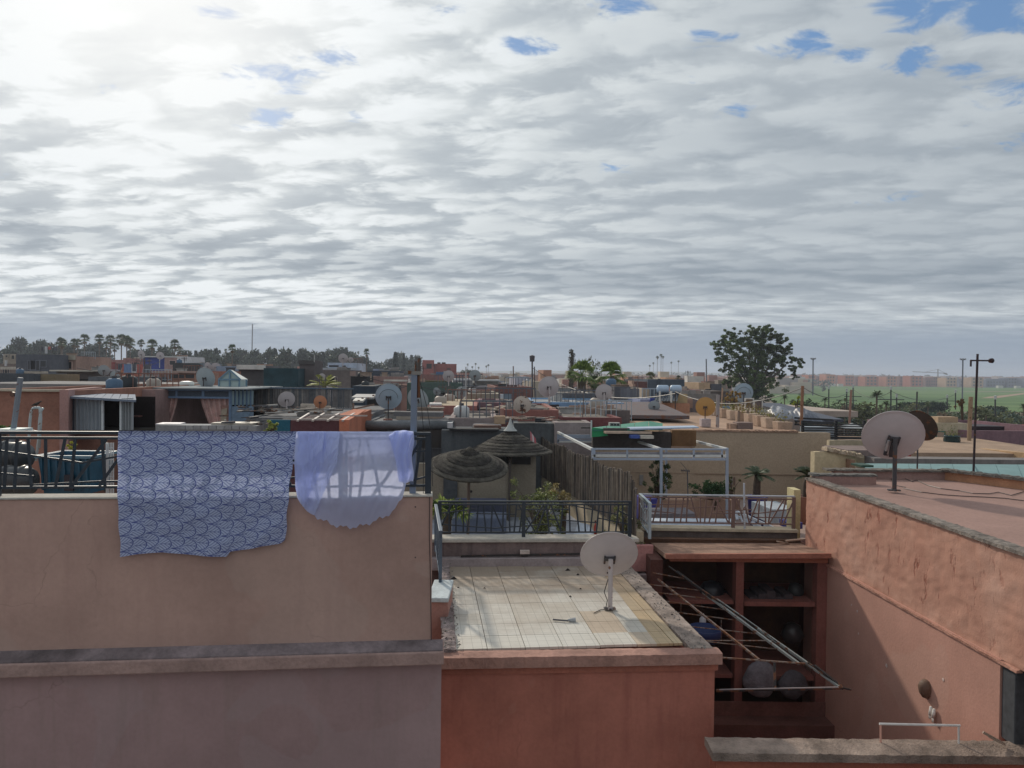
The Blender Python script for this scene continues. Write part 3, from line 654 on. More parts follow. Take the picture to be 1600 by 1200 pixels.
# rough upper wall: displaced grid
def rough_wall():
    vs = []; fs = []; nx, nz = 150, 40
    for j in range(nz+1):
        for i in range(nx+1):
            Y = 13.32-(13.32-5.5)*i/nx; zt = -1.80-.008*(13.3-Y); z = -3.06+(zt+3.06)*j/nz
            q = Vector((Y*1.7, z*1.7, 0)); d = .014*noise.noise(q)+.012*noise.noise(q*3.1)+.010*noise.noise(q*8)
            if j == 0: d = 0
            vs.append((wx(Y)-.01+d, Y, z))
    for j in range(nz):
        for i in range(nx): a = j*(nx+1)+i; fs.append((a, a+1, a+nx+2, a+nx+1))
    return MB().add(vs, fs)
def rough_mat():
    m, nt, b = _new('rough_plaster'); N = nt.nodes.new; L = nt.links.new
    geo = N('ShaderNodeNewGeometry')
    def nz(s, det=8, mpS=None, r=.65):
        n = N('ShaderNodeTexNoise'); n.inputs['Scale'].default_value = s; n.inputs['Detail'].default_value = det; n.inputs['Roughness'].default_value = r
        if mpS: mp = N('ShaderNodeMapping'); mp.inputs['Scale'].default_value = mpS; L(geo.outputs['Position'], mp.inputs[0]); L(mp.outputs[0], n.inputs['Vector'])
        else: L(geo.outputs['Position'], n.inputs['Vector'])
        return n.outputs['Fac']
    def rmp(f, *st):
        r = N('ShaderNodeValToRGB'); L(f, r.inputs[0]); e = r.color_ramp.elements
        e[0].position, e[0].color = st[0][0], (*st[0][1],1); e[1].position, e[1].color = st[-1][0], (*st[-1][1],1)
        for p_, c_ in st[1:-1]: q_ = e.new(p_); q_.color = (*c_,1)
        return r.outputs[0]
    base = rmp(nz(.9), (.3,(.42,.21,.155)), (.5,(.49,.268,.2)), (.72,(.555,.34,.268)))
    pits = rmp(nz(9.5, 5, (1,1,.45), .6), (.57,(0,0,0)), (.66,(1,1,1)))
    zone = rmp(nz(1.3, 3), (.40,(0,0,0)), (.6,(.9,.9,.9)))
    mm = N('ShaderNodeMath'); mm.operation = 'MULTIPLY'; L(pits, mm.inputs[0]); L(zone, mm.inputs[1])
    mx = N('ShaderNodeMix'); mx.data_type = 'RGBA'; L(mm.outputs[0], mx.inputs[0]); L(base, mx.inputs[6]); mx.inputs[7].default_value = (.27,.10,.07,1)
    L(mx.outputs[2], b.inputs['Base Color']); b.inputs['Roughness'].default_value = .95; b.inputs['Specular IOR Level'].default_value = .15
    bp = N('ShaderNodeBump'); bp.inputs['Strength'].default_value = .65; bp.inputs['Distance'].default_value = .02
    s1 = N('ShaderNodeMath'); s1.operation = 'SUBTRACT'; L(nz(6, 10, None, .72), s1.inputs[0]); s2 = N('ShaderNodeMath'); s2.operation = 'MULTIPLY'; L(mm.outputs[0], s2.inputs[0]); s2.inputs[1].default_value = .6; L(s2.outputs[0], s1.inputs[1])
    L(s1.outputs[0], bp.inputs['Height']); L(bp.outputs[0], b.inputs['Normal']); return m
rough_wall().build('rough_wall', rough_mat(), rh, smooth=True)
mb = MB().prism([(wx(13.31)+.08,13.31),(wx(5.5)+.08,5.5),(11.5,5.5),(10.2,9.5),(8.95,12.6),(8.1,13.9)], -8, -1.88); mb.build('roof_block', roofm, rh)
lowm = plaster((.495,.27,.212), var=.10, scale=.9, bump=.15, stain=.2, fine=30, streak=.25, streak_c=(.38,.19,.15), grain=.25, worn=.4)
mb = MB(); mb.prism([(wx(13.3)-.03,13.30),(wx(8.28)-.03,8.28),(wx(8.28)+.039,8.28),(wx(13.3)+.039,13.30)], -8, -3.06); mb.build('lower_wall', lowm, rh)
mb = MB(); rough_strip(mb, (wx(13.2)-.02,13.2,-3.10), (wx(8.0)-.02,8.0,-3.10), .07, .03, 60, 31, .008); mb.build('ledge', plaster((.46,.24,.18), scale=3, bump=.6, stain=.3), rh)
mb = MB(); rough_strip(mb, (wx(13.32)+.055,13.32,-1.815), (wx(5.5)+.055,5.5,-1.878), .20, .040, 200, 33, .010); mb.build('wall_top', plaster((.27,.23,.20), var=.4, scale=7, bump=.8, stain=.5, fine=60), rh)
p1 = PZ(1265,744,-1.78); 
mb = MB(); mb.box(5.25, 6.30, 13.22, 13.42, -1.88, -1.74); mb.build('back_parapet', plaster((.36,.22,.19), scale=2, stain=.4), rh)
mb = MB(); rough_strip(mb, (5.2,13.32,-1.741), (6.32,13.32,-1.741), .22, .035, 26, 36, .014); mb.build('parapet_top', plaster((.16,.15,.14), scale=6, bump=.9), rh)
mb = MB(); mb.box(5.9, 8.0, 14.0, 14.14, -3, -1.74); mb.build('rear_parapet', plaster((.36,.23,.2), scale=2, stain=.4), rh)
mb = MB(); rough_strip(mb, (5.75,14.06,-1.742), (8.0,14.06,-1.742), .22, .035, 46, 37, .014); mb.build('parapet_top', plaster((.17,.15,.13), scale=6, bump=.9), rh)
mb = MB().box(5.9,8.05,13.5,14.0,-3,-1.885); mb.build('roof_extension', roofm, rh)
mb = MB(); mb.prism([(7.85,14.13),(8.02,14.13),(9.15,12.2),(11.4,5.6),(11.2,5.6),(8.98,12.15)], -3, -1.73); mb.build('side_parapet', plaster((.50,.26,.15), scale=2, stain=.25), rh)
mb = MB(); rough_strip(mb, (7.9,14.1,-1.729), (9.1,12.15,-1.729), .24, .045, 50, 38, .02); rough_strip(mb, (9.1,12.15,-1.729), (11.3,5.6,-1.729), .24, .045, 90, 39, .02); mb.build('side_parapet_top', plaster((.17,.15,.13), scale=6, bump=1), rh)
# dark pipe casing at the near end of the lower wall
a = P(1577,1022,8.16); b__ = P(1608,1165,8.16)
mb = MB().box(a.x, a.x+.34, 8.05, 8.27, -3.9, -3.115); mb.build('corner_casing', paint((.055,.058,.065), rough=.7, var=.3), rh, bevel=.01)

# coping wall across the bottom of the courtyard
cw = thing('low_front_wall', (3.8, 8, -5), 'low red wall with weathered coping at the bottom right', 'wall')
x0 = P(1106,1170,8.0).x; x1 = 6.4
mb = MB().box(x0+.05, x1, 7.86, 8.10, -8, -3.965); mb.build('wall', plaster((.36,.12,.08), var=.15, scale=1, stain=.25), cw)
mb = MB(); rough_strip(mb, (x0, 7.97, -3.963), (x1, 7.97, -3.963), .34, .085, 90, 41, .008); mb.build('coping', plaster((.31,.24,.20), var=.4, scale=3, bump=.8, stain=.6, fine=50), cw)
wp = paint((.62,.60,.58), rough=.4)
hp = thing('pipe_hoop', P(1436,1165,8.1), 'thin pale pipe hoop standing on the low front wall', 'hoop')
mb = MB(); mb.tube([P(1376,1163,8.06), P(1376,1132,8.06)], .011, 8); mb.build('leg', paint((.6,.33,.26)), hp)
mb = MB(); mb.tube([P(1498,1163,8.06), P(1498,1134,8.06)], .011, 8); mb.build('leg', wp, hp)
mb = MB(); mb.tube([P(1374,1131,8.06), P(1436,1132.4,8.06), P(1500,1133.6,8.06)], .013, 8); mb.build('cross_pipe', wp, hp)
mb = MB(); mb.bar(P(1536,1144,8.03), P(1570,1163,7.98), .025, .025); mb.bar(P(1545,1151,8.0), P(1568,1163,7.96), .02, .015)
tag(mb.build('wood_stick', paint((.30,.22,.17)), org=P(1553,1154,8.0)), 'short weathered wooden stick lying by the dark corner casing', 'stick')
yl = 9.5
pl = P(1366,1076,9.62)
lm = thing('wall_lamp', (wx(9.62)-.04, 9.62, pl.z), 'small brown half-dome lamp on the salmon courtyard wall', 'lamp')
mb = MB(); mb.lathe([(.0,.12),(.05,.115),(.085,.08),(.10,.03),(.085,-.05),(.05,-.10),(.0,-.12)], 16, (wx(9.62)-.035, 9.62, pl.z)); mb.build('shade', paint((.13,.075,.05), rough=.7), lm, smooth=True)
mb = MB(); mb.box(wx(9.62)-.05, wx(9.62)-.028, 9.57, 9.67, pl.z+.02, pl.z+.09); mb.build('backplate', paint((.05,.04,.03)), lm)
gp = P(1367,1115,9.45)
gl = thing('work_gloves', (wx(9.45)-.06, 9.45, gp.z), 'pair of small white gloves hanging on the salmon wall under the lamp', 'gloves')
for k, (dy, l) in enumerate(((-.035,.16),(.035,.13))):
    mb = MB(); x = wx(9.45)-.055; y = 9.45+dy; mb.tube([(x,y,gp.z+.08),(x-.005,y,gp.z+.02),(x-.006,y+.01,gp.z-.03)], [.017,.022,.02], 8)
    for f_ in (-1,0,1): mb.tube([(x-.006,y+.01+f_*.012,gp.z-.02),(x-.008,y+.012+f_*.017,gp.z-.02-l*.45)], [.008,.005], 6)
    mb.build('glove', plaster((.75,.72,.68), scale=20), gl, smooth=True)
mb = MB()
for (x, y, r) in ((1334,905,.026),(1343,955,.022),(1345,990,.018),(1389,1040,.03),(1478,1062,.022),(1334,945,.015)):
    lo, hi = 8.3, 13.2
    for _ in range(40):
        mid = (lo+hi)/2; X = P(x,y,mid).x
        if X > wx(mid): hi = mid
        else: lo = mid
    q = P(x,y,lo); mb = MB(); mb.lathe([(0,.004),(r,.0)], 7, (wx(lo)-.034,lo,q.z), Matrix.Rotation(rad(-90),3,'Y'))
    mb.build('paint_fleck', plaster((.66,.52,.47), scale=9), rh)

# ---------------------------------------------------------------- courtyard, open store and metal grid
st = thing('open_store', (4.1, 12.6, -5), 'open shelved storeroom with red columns at the back of the dark courtyard', 'storeroom')
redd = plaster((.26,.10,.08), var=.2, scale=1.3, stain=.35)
xl, xr = P(1045,900,12.5).x, wx(12.5)-.03
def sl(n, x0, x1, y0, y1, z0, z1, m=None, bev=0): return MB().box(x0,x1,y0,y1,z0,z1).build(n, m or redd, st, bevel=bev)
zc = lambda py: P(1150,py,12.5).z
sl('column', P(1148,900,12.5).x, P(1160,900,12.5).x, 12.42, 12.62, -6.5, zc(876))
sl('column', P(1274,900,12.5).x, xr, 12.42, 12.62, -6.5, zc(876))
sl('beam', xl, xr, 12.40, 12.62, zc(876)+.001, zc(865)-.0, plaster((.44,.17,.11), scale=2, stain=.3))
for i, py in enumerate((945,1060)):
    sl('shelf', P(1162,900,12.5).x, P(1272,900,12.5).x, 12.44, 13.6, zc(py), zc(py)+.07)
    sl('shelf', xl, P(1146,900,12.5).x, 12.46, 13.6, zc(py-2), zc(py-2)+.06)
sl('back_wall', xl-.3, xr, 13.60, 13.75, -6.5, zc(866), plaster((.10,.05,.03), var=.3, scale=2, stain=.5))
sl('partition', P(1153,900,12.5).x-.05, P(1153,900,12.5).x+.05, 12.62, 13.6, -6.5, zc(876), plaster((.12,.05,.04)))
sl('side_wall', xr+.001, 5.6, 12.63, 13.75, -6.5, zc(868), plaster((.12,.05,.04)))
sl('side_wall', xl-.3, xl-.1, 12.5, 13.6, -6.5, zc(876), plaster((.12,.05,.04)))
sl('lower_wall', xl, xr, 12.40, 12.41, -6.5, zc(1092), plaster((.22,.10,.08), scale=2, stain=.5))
# roof slab
mb = MB(); e = [P(1040,868,12.3), P(1296,868,12.3), P(1262,845,14.05), P(1012,846,13.9)]
mb.hexa([(v.x,v.y,v.z-.05) for v in e]+[(v.x,v.y,v.z+.02) for v in e]); mb.build('roof_slab', plaster((.36,.22,.16), var=.35, scale=2.2, bump=.6, stain=.6, fine=40), st)
mb = MB(); mb.bar(P(1040,869,12.27), P(1298,868,12.27), .06, .075); mb.build('eave', plaster((.40,.17,.12), scale=3, stain=.4), st)
mb = MB()
for (x0_, y0_, x1_, y1_) in ((1215,846,1232,849),(1228,845,1260,842)): mb.bar(P(x0_,y0_,13.4), P(x1_,y1_,13.5), .06, .02)
tag(mb.build('plank', paint((.36,.25,.19)), org=P(1236,846,13.4)), 'two short planks lying on the storeroom roof by the salmon wall', 'planks')
# courtyard floor and steps
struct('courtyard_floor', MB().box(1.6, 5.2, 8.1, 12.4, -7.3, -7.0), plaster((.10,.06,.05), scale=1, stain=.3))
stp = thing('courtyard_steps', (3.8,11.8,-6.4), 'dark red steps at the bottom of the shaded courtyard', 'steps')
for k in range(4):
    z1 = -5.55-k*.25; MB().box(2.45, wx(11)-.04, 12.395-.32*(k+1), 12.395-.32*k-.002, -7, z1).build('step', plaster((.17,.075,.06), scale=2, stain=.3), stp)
# things on the shelves
def vessel(label, px, py, Y, prof, mat, cat, name):
    p = P(px, py, Y); mb = MB(); mb.lathe(prof, 20, p); return tag(mb.build(name, mat, org=p, smooth=True), label, cat)
black = paint((.02,.02,.025), rough=.35)
vessel('large dark cooking pot on the upper left storeroom shelf', 1112, 930, 12.9, [(0,-.2),(.16,-.2),(.2,-.1),(.2,.12),(.15,.2),(.05,.24),(0,.24)], black, 'pot', 'cooking_pot')
vessel('smaller dark pot right of the large pot on the upper left shelf', 1138, 935, 12.95, [(0,-.15),(.1,-.15),(.13,-.05),(.12,.1),(0,.14)], black, 'pot', 'cooking_pot')
vessel('round dark pan at the right end of the upper right shelf', 1243, 925, 12.9, [(0,-.1),(.1,-.1),(.13,0),(.1,.12),(0,.16)], paint((.03,.03,.03)), 'pot', 'cooking_pot')
vessel('dark kettle on the middle right storeroom shelf', 1238, 988, 12.9, [(0,-.16),(.13,-.16),(.19,-.04),(.13,.12),(.04,.17),(0,.17)], paint((.04,.035,.035), rough=.3), 'kettle', 'kettle')
mb = MB(); a = P(1165,943,12.8); b__ = P(1232,943,12.8)
for k in range(5):
    t = k/5; p = a.lerp(b__, t); mb.box(p.x, p.x+.15, 12.6, 13.1, zc(943)+.01, zc(943)+.08+.05*((k*7)%3))
tag(mb.build('folded_sacks', plaster((.07,.055,.06), scale=5), org=a, bevel=.02), 'row of folded dark sacks on the upper right shelf', 'sacks')
vessel('blue plastic basin left of the grid in the courtyard', 1101, 990, 11.6, [(0,-.10),(.22,-.10),(.27,.08),(.25,.09),(.2,-.07),(0,-.08)], paint((.012,.025,.10), rough=.5), 'basin', 'plastic_basin')
vessel('white plastic bottle standing behind the blue basin', 1098, 972, 11.9, [(0,-.12),(.05,-.12),(.05,.05),(.02,.1),(.02,.13),(0,.13)], paint((.5,.5,.52)), 'bottle', 'plastic_bottle')
def sack(label, px, py, Y, rx, rz, c):
    p = P(px, py, Y); mb = MB(); prof = []
    for i in range(13):
        t = i/12*math.pi; prof.append((max(.001,math.sin(t)), -math.cos(t)))
    vs = []; fs = []; n = 28
    for r, h in prof:
        for j in range(n):
            a_ = 2*math.pi*j/n; q = Vector((r*math.cos(a_)*rx, r*math.sin(a_)*rx*.6, h*rz)); q *= 1+.18*noise.noise(q*6+p); vs.append(p+q)
    for i in range(12):
        for j in range(n): fs.append((i*n+j, i*n+(j+1)%n, (i+1)*n+(j+1)%n, (i+1)*n+j))
    return tag(MB().add(vs, fs).build('white_sack', plaster(c, var=.25, scale=6, bump=.6), org=p, smooth=True), label, 'sack')
sack('big pale cloth sack on the lowest storeroom level', 1188, 1062, 12.25, .27, .28, (.20,.185,.205))
sack('smaller pale sack right of the big pale sack', 1238, 1070, 12.25, .24, .22, (.10,.09,.10))
# rusty grid
gr = thing('metal_grid', P(1180,960,11), 'rusty welded metal roof grid leaning over the dark courtyard', 'metal grid')
grey = paint((.25,.27,.26), rough=.5, rust=.35, scale=14); rusty = paint((.21,.165,.145), rough=.8, rust=.6, scale=16); dk = paint((.03,.025,.025), rough=.7, rust=.4)
def br_(n, a, b, w, m): MB().bar(a, b, w, w).build(n, m, gr)
YF, YN = 12.2, 9.55
def gp_(px, py, t): return P(px, py, YF+(YN-YF)*t)
br_('long_bar', gp_(1058,893,0), gp_(1162,972,.45), .032, dk); br_('long_bar', gp_(1098,925,.17), gp_(1248,1037,.85), .032, grey); br_('long_bar', gp_(1120,936,.25), gp_(1262,1036,.85), .022, grey)
br_('long_bar', gp_(1028,905,0), gp_(1186,1031,.86), .026, rusty)
br_('long_bar', gp_(1045,885,0), gp_(1138,950,.35), .018, dk); br_('long_bar', gp_(1138,950,.35), gp_(1272,1042,.88), .018, dk); br_('long_bar', gp_(1184,982,.55), gp_(1312,1074,1.0), .026, grey); br_('long_bar', gp_(1272,1040,.88), gp_(1318,1076,1.0), .034, dk)
for (x0_,y0_,x1_,y1_,t0,t1) in ((1003,912,1100,923,.12,.12),(1020,925,1118,937,.22,.2),(1030,938,1140,954,.32,.3),(1044,955,1165,971,.42,.4),(1070,978,1190,991,.54,.52),(1090,1001,1212,1014,.68,.65),(1090,1001,1210,1001,.68,.65),(1118,1027,1258,1037,.86,.86),(1020,895,1075,905,.06,.05)):
    br_('cross_bar', gp_(x0_,y0_,t0), gp_(x1_,y1_,t1), .011 if y0_ != 1027 else .018, rusty)
br_('end_bar', P(1119,1079,YN), P(1317,1075,YN), .028, dk); MB().bar(P(1124,1077.6,YN-.02), P(1310,1073.8,YN-.02), .014, .012).build('pale_edge', paint((.28,.25,.25)), gr)
br_('strut', P(1210,1036,YN+.15), P(1211,1076,YN), .03, dk); br_('strut', P(1318,1075,YN), P(1330,1078,YN+.0), .02, dk)
for (x,y,h,t) in ((1064,930,26,.3),(1127,968,34,.45)): br_('wire', gp_(x,y,t), gp_(x,y+h,t), .007, rusty)

# ---------------------------------------------------------------- satellite dishes
def dish_proto(c, rusty=0.0, rib=False, cc=None, n=30):
    r = proto('satellite_dish', 'satellite dish')
    back = paint(c, rough=.6, var=.06, rust=rusty, scale=5); dkm = paint((.06,.055,.06), rough=.6, rust=.3)
    mb = MB(); prof = [(i/8*.5, (i/8)**2*.085) for i in range(1, 9)]; prof = [(.002,0)]+prof+[(.508,.082),(.508,.094),(.498,.094)]+[(i/8*.49, (i/8)**2*.083+.010) for i in range(7,0,-1)]+[(.002,.010)]
    rot = Matrix.Rotation(rad(-90), 3, 'X')     # +Z -> +Y
    mb.lathe(prof, n, (0,0,0), rot); ref = mb.build('reflector', back, r, smooth=True); ref.rotation_euler.x = rad(32)
    if rib:
        mb = MB(); mb.tube([Vector((.36*math.cos(t_/10*math.pi),-.028,.36*math.sin(t_/10*math.pi)-.05)) for t_ in range(11)], .008, 6); mb.build('rib', dkm, ref)
    mb = MB(); mb.tube([(0,.03,-.40),(0,.30,-.30),(0,.52,-.05)], .012, 6); mb.build('feed_arm', dkm, ref)
    mb = MB(); mb.lathe([(0,-.05),(.03,-.05),(.035,.04),(0,.045)], 10, (0,.54,-.03), Matrix.Rotation(rad(70),3,'X')); mb.build('feed_horn', paint((.5,.5,.5)), ref)
    mb = MB(); mb.box(-.09,.09,-.05,.005,-.03,.03); mb.box(-.10,-.07,-.03,-.004,-.12,.05); mb.box(.07,.10,-.03,-.004,-.12,.05); mb.build('bracket', dkm, ref)
    mb = MB(); mb.tube([(0,-.05,0),(0,-.05,1)], .024, 10); ms = mb.build('mast', cc or dkm, r)
    mb = MB(); mb.box(-.10,.10,-.10,.0,0,.022); mb.box(-.02,.02,-.15,.05,0,.03); mb.build('foot', dkm, r)
    return r
DISH = {}
def dish(key, label, px, py, dpx, Y, yaw=0, tilt=None, pybase=None, hm=.8, group='satellite dishes on the rooftops'):
    c = P(px, py, Y); D = dpx/FPX*Y
    root, parts = DISH[key]
    src = root if not parts['used'] else copy_tree(root)
    if not parts['used']: KIDS[root.name] = [k for k in bpy.data.objects if k.parent == root]
    parts['used'] = True
    zb = P(px, pybase, Y).z if pybase else c.z-hm*D
    h = (c.z-zb)/D
    src.location = (c.x, c.y, zb); src.scale = (D,)*3; src.rotation_euler.z = rad(yaw); src['label'] = label
    if group: src['group'] = group
    for k in bpy.data.objects:
        if k.parent == src:
            n = k.name.split('.')[0]
            if n == 'reflector':
                k.location = (0, .02, h)
                if tilt is not None: k.rotation_euler.x = rad(tilt)
            elif n == 'mast': k.scale.z = h
    return src
for k, a in dict(white=((.50,.46,.47),), grey=((.34,.38,.40),), rust=((.62,.52,.45),.42), orange=((.50,.22,.12),.1), ochre=((.48,.27,.09),.15), brown=((.06,.04,.03),.5), blue=((.33,.42,.50),0.0,True)).items():
    DISH[k] = (dish_proto(*a), {'used': False})
dish('white', 'cream dish on a pale pole standing on the cream roof tiles', 953, 872, 90, 10.45, yaw=2, tilt=29, pybase=950, group=None)
dish('white', 'large white dish with dark bracket on the salmon roof at right', 1397, 685, 90, 12.4, yaw=-12, tilt=30, pybase=766, group=None)
dish('brown', 'dark rusty dish half hidden behind the large white dish', 1436, 667, 52, 14.5, yaw=-60, tilt=25, pybase=735, group=None)
for lab_, m_, sc2 in (('cream dish on a pale', paint((.50,.45,.45), rust=.25), 1.7), ('large white dish with', None, 1.5)):
    for o in bpy.data.objects:
        if str(o.get('label','')).startswith(lab_):
            for k in bpy.data.objects:
                if k.parent == o and k.name.startswith('mast'):
                    k.scale.x = k.scale.y = sc2
                    if m_: k.material_slots[0].link = 'OBJECT'; k.material_slots[0].material = m_
                if k.parent == o and k.name.startswith('reflector') and sc2 == 1.5:
                    MBx = MB(); MBx.bar((.02,-.07,-.04),(.05,-.05,-.34),.10,.07); q = MBx.build('mount_plate', paint((.05,.045,.05), rough=.6), None); q.parent = k
                    MBx = MB(); MBx.tube([(-.085,-.06,-.02),(-.075,-.06,-.24)],.022,10); q = MBx.build('actuator', paint((.45,.46,.48), metal=.5, rough=.3), None); q.parent = k
                    MBx = MB(); MBx.tube([(-.075,-.06,-.24),(-.068,-.055,-.33)],.028,10); q = MBx.build('motor', paint((.04,.04,.05)), None); q.parent = k
                    k.rotation_euler.y = rad(8)
for (x0_,y0_,pts) in ((0,0,[(950,905),(944,925),(949,938),(946,952),(938,953),(928,958)]),):
    tag(MB().tube([P(x,y,10.38) for x,y in pts[:3]]+[PZ(x,y,ZB+.012) for x,y in pts[3:]], .006, 5).build('loose_cable', paint((.03,.03,.03)), org=P(950,930,10.4)), 'loose black cable looping down the pole of the cream dish', 'cable')
cb = thing('cable_run', PZ(1480,775,-1.86), 'thin dark cables trailing over the salmon roof from the white dish', 'cables')
rr = random.Random(2)
for pts in ([(1412,762),(1440,768),(1475,774),(1505,776),(1540,776),(1570,778),(1600,782)], [(1400,742),(1425,752),(1432,750),(1450,758),(1470,764),(1500,767),(1520,771),(1545,771),(1560,768),(1580,773),(1600,768)], [(1392,735),(1395,758),(1415,762)]):
    mb = MB(); mb.tube([PZ(x, y+rr.uniform(-1,1), -1.868) for x, y in pts], .007, 5); mb.build('cable', paint((.05,.035,.035)), cb)
# ================================================================ MIDDLE GROUND
ROT = rad(5.5)
def hbox(mb, x0, x1, ytop, Y, depth, zb, fr=None): pass
HOUSES = []
class House:
    """a block whose front top edge runs from pixel (x0,ytop) to x1 at distance Y; parts are added in its own frame"""
    def __init__(s, label, x0, x1, ytop, Y, depth, c, zb=GROUND, rot=ROT, cat='house', name='house', group=None, parapet=.25, roofc=None, mat=None, stain=.3, rough=True):
        a = P(x0, ytop, Y); b = P(x1, ytop, Y); s.w = (b.x-a.x)/math.cos(rot); s.d = depth; s.Y = Y; s.zt = a.z
        s.fr = frame((a.x, a.y, 0), rot); s.px0 = x0
        s.o = thing(name, (a.x+s.w/2, a.y, zb), label, cat, group)
        g_ = sum(c)/3; c = tuple(v*.80+g_*.20 for v in c)
        m = mat or plaster(c, var=.22, scale=max(.25, 14/Y), bump=.3, stain=stain, fine=max(4, 300/Y), streak=stain*1.3, streak_c=sc_(c,.5)); s.m = m; s.c = c; HOUSES.append(s); s.label = label; s.n_open = 0; s.pxw = x1-x0
        pz = max(.0, parapet); t = .14
        mb = MB(s.fr)
        mb.box(0, s.w, 0, depth, zb, s.zt-pz)
        mb.build('walls', m, s.o)
        if pz:
            mb = MB(s.fr); mb.box(0, s.w, 0, t, s.zt-pz+.001, s.zt); mb.box(0, s.w, depth-t, depth, s.zt-pz+.001, s.zt-.01); mb.box(0, t, t+.001, depth-t-.001, s.zt-pz+.001, s.zt-.004); mb.box(s.w-t, s.w, t+.001, depth-t-.001, s.zt-pz+.001, s.zt-.004)
            mb.build('parapet', m, s.o)
            mb = MB(s.fr); mb.box(t+.002, s.w-t-.002, t+.002, depth-t-.002, s.zt-pz+.001, s.zt-pz+.03); mb.build('roof', plaster(roofc or (.20,.175,.155), scale=.9, stain=.6, var=.3), s.o)
    def lx(s, px): return (s.fr.inverted() @ P(px, 600, s.Y)).x
    def z(s, py): return P(s.px0, py, s.Y).z
    def opening(s, px0, px1, py0, py1, c=(.012,.012,.015), fc=None, name='window', grid=0):
        s.n_open += 1
        x0, x1 = s.lx(px0), s.lx(px1); z1, z0 = P(px0,py0,s.Y).z, P(px0,py1,s.Y).z; t = max(.03, .0012*s.Y)
        mb = MB(s.fr); f = t
        mb.box(x0-f, x0, -t, -.002, z0-f, z1+f); mb.box(x1, x1+f, -t, -.002, z0-f, z1+f); mb.box(x0, x1, -t, -.002, z1, z1+f); mb.box(x0, x1, -t, -.002, z0-f, z0)
        fo = mb.build(name, paint(fc, rough=.6) if fc else s.m, s.o)
        MB(s.fr).box(x0, x1, -t*.35, -.001, z0, z1).build('pane' if name == 'window' else 'panel', glass(c, .4), fo)
        return fo
    def block(s, name, px0, px1, py0, py1, y0=-.05, y1=.0, c=None, mat=None):
        mb = MB(s.fr); mb.box(s.lx(px0), s.lx(px1), y0, y1, P(px0,py1,s.Y).z, P(px0,py0,s.Y).z)
        return mb.build(name, mat or plaster(c, scale=.8, stain=.3), s.o)
def slab(label, name, cat, px0, px1, py, Y, depth, th, c, mat=None, tilt=0.0, group=None, rot=ROT, zadd=0):
    a = P(px0, py, Y); b = P(px1, py, Y); w = (b.x-a.x)/math.cos(rot); fr = frame((a.x,a.y,a.z), rot)
    mb = MB(fr); mb.hexa([(0,0,-th),(w,0,-th),(w,depth,-th+tilt),(0,depth,-th+tilt),(0,0,0),(w,0,0),(w,depth,tilt),(0,depth,tilt)])
    return tag(mb.build(name, mat or paint(c, rough=.6, var=.2), org=Vector((a.x+w/2,a.y,a.z))), label, cat, group)
def pole(label, px0, py0, px1, py1, Y, r, c, cat='pole', name='pole', group=None, extra=None, rust=.2):
    a = P(px0, py0, Y); b = P(px1, py1, Y); mb = MB(); mb.tube([a, b], r, 8)
    m = paint(c, rust=rust, rough=.7)
    if not extra: return tag(mb.build(name, m, org=a), label, cat, group)
    o = thing(name, a, label, cat, group); mb.build('shaft', m, o); extra(o, a, b, m); return o

# ---- left terrace contents (behind the near railing)
tank_m = paint((.045,.05,.055), rough=.38, var=.3); blue_b = paint((.015,.075,.13), rough=.45, var=.2)
def tank(label, px, py, Y, rad_, L, mat):
    p = P(px, py, Y); o = thing('water_tank', p, label, 'water tank')
    ax = Matrix.Rotation(rad(90), 3, 'Y')
    mb = MB(); mb.lathe([(.001,-L/2),(rad_*.8,-L/2+.01),(rad_,-L/2+.08),(rad_,L/2-.08),(rad_*.8,L/2-.01),(.001,L/2)], 26, p, ax); mb.build('body', mat, o, smooth=True)
    for k in (-.32, 0, .32): mb = MB(); mb.lathe([(rad_,k*L-.03),(rad_+.018,k*L-.015),(rad_+.018,k*L+.015),(rad_,k*L+.03)], 26, p, ax); mb.build('rib', mat, o, smooth=True)
    return o
tank('upper black water tank lying behind the railing at far left', 8, 712, 9.6, .17, .62, tank_m)
tank('lower black water tank lying behind the railing at far left', 12, 752, 9.2, .18, .62, tank_m)
bp = P(100, 775, 9.3)
bn = thing('blue_bin', bp, 'dark blue plastic crate tub standing behind the railing', 'plastic tub')
a, b_ = P(58,775,9.3), P(143,775,9.3); zt = P(100,712,9.3).z
mb = MB(); x0,x1 = a.x,b_.x; d = .55; e_=.035
def tub(x0,x1,y0,y1,z0,z1,e_): return [(x0+e_,y0+e_,z0),(x1-e_,y0+e_,z0),(x1-e_,y1-e_,z0),(x0+e_,y1-e_,z0),(x0,y0,z1),(x1,y0,z1),(x1,y1,z1),(x0,y1,z1)]
vs = tub(x0,x1,9.3,9.3+d,-1.55,zt,.05); vi = tub(x0+.02,x1-.02,9.32,9.28+d,-1.52,zt,.05)
mb.add(vs+vi, [(0,3,2,1),(0,1,5,4),(1,2,6,5),(2,3,7,6),(3,0,4,7),(12,13,9,8),(13,14,10,9),(14,15,11,10),(15,12,8,11),(8,9,10,11),(4,5,13,12),(5,6,14,13),(6,7,15,14),(7,4,12,15)])
mb.build('body', blue_b, bn, bevel=.008)
for k in range(7):
    x = x0+.06+k*(x1-x0-.12)/6; MB().bar((x, 9.3+.02, -1.5),(x, 9.29-.004, zt-.03), .022, .02, (0,1,0)).build('rib', blue_b, bn)
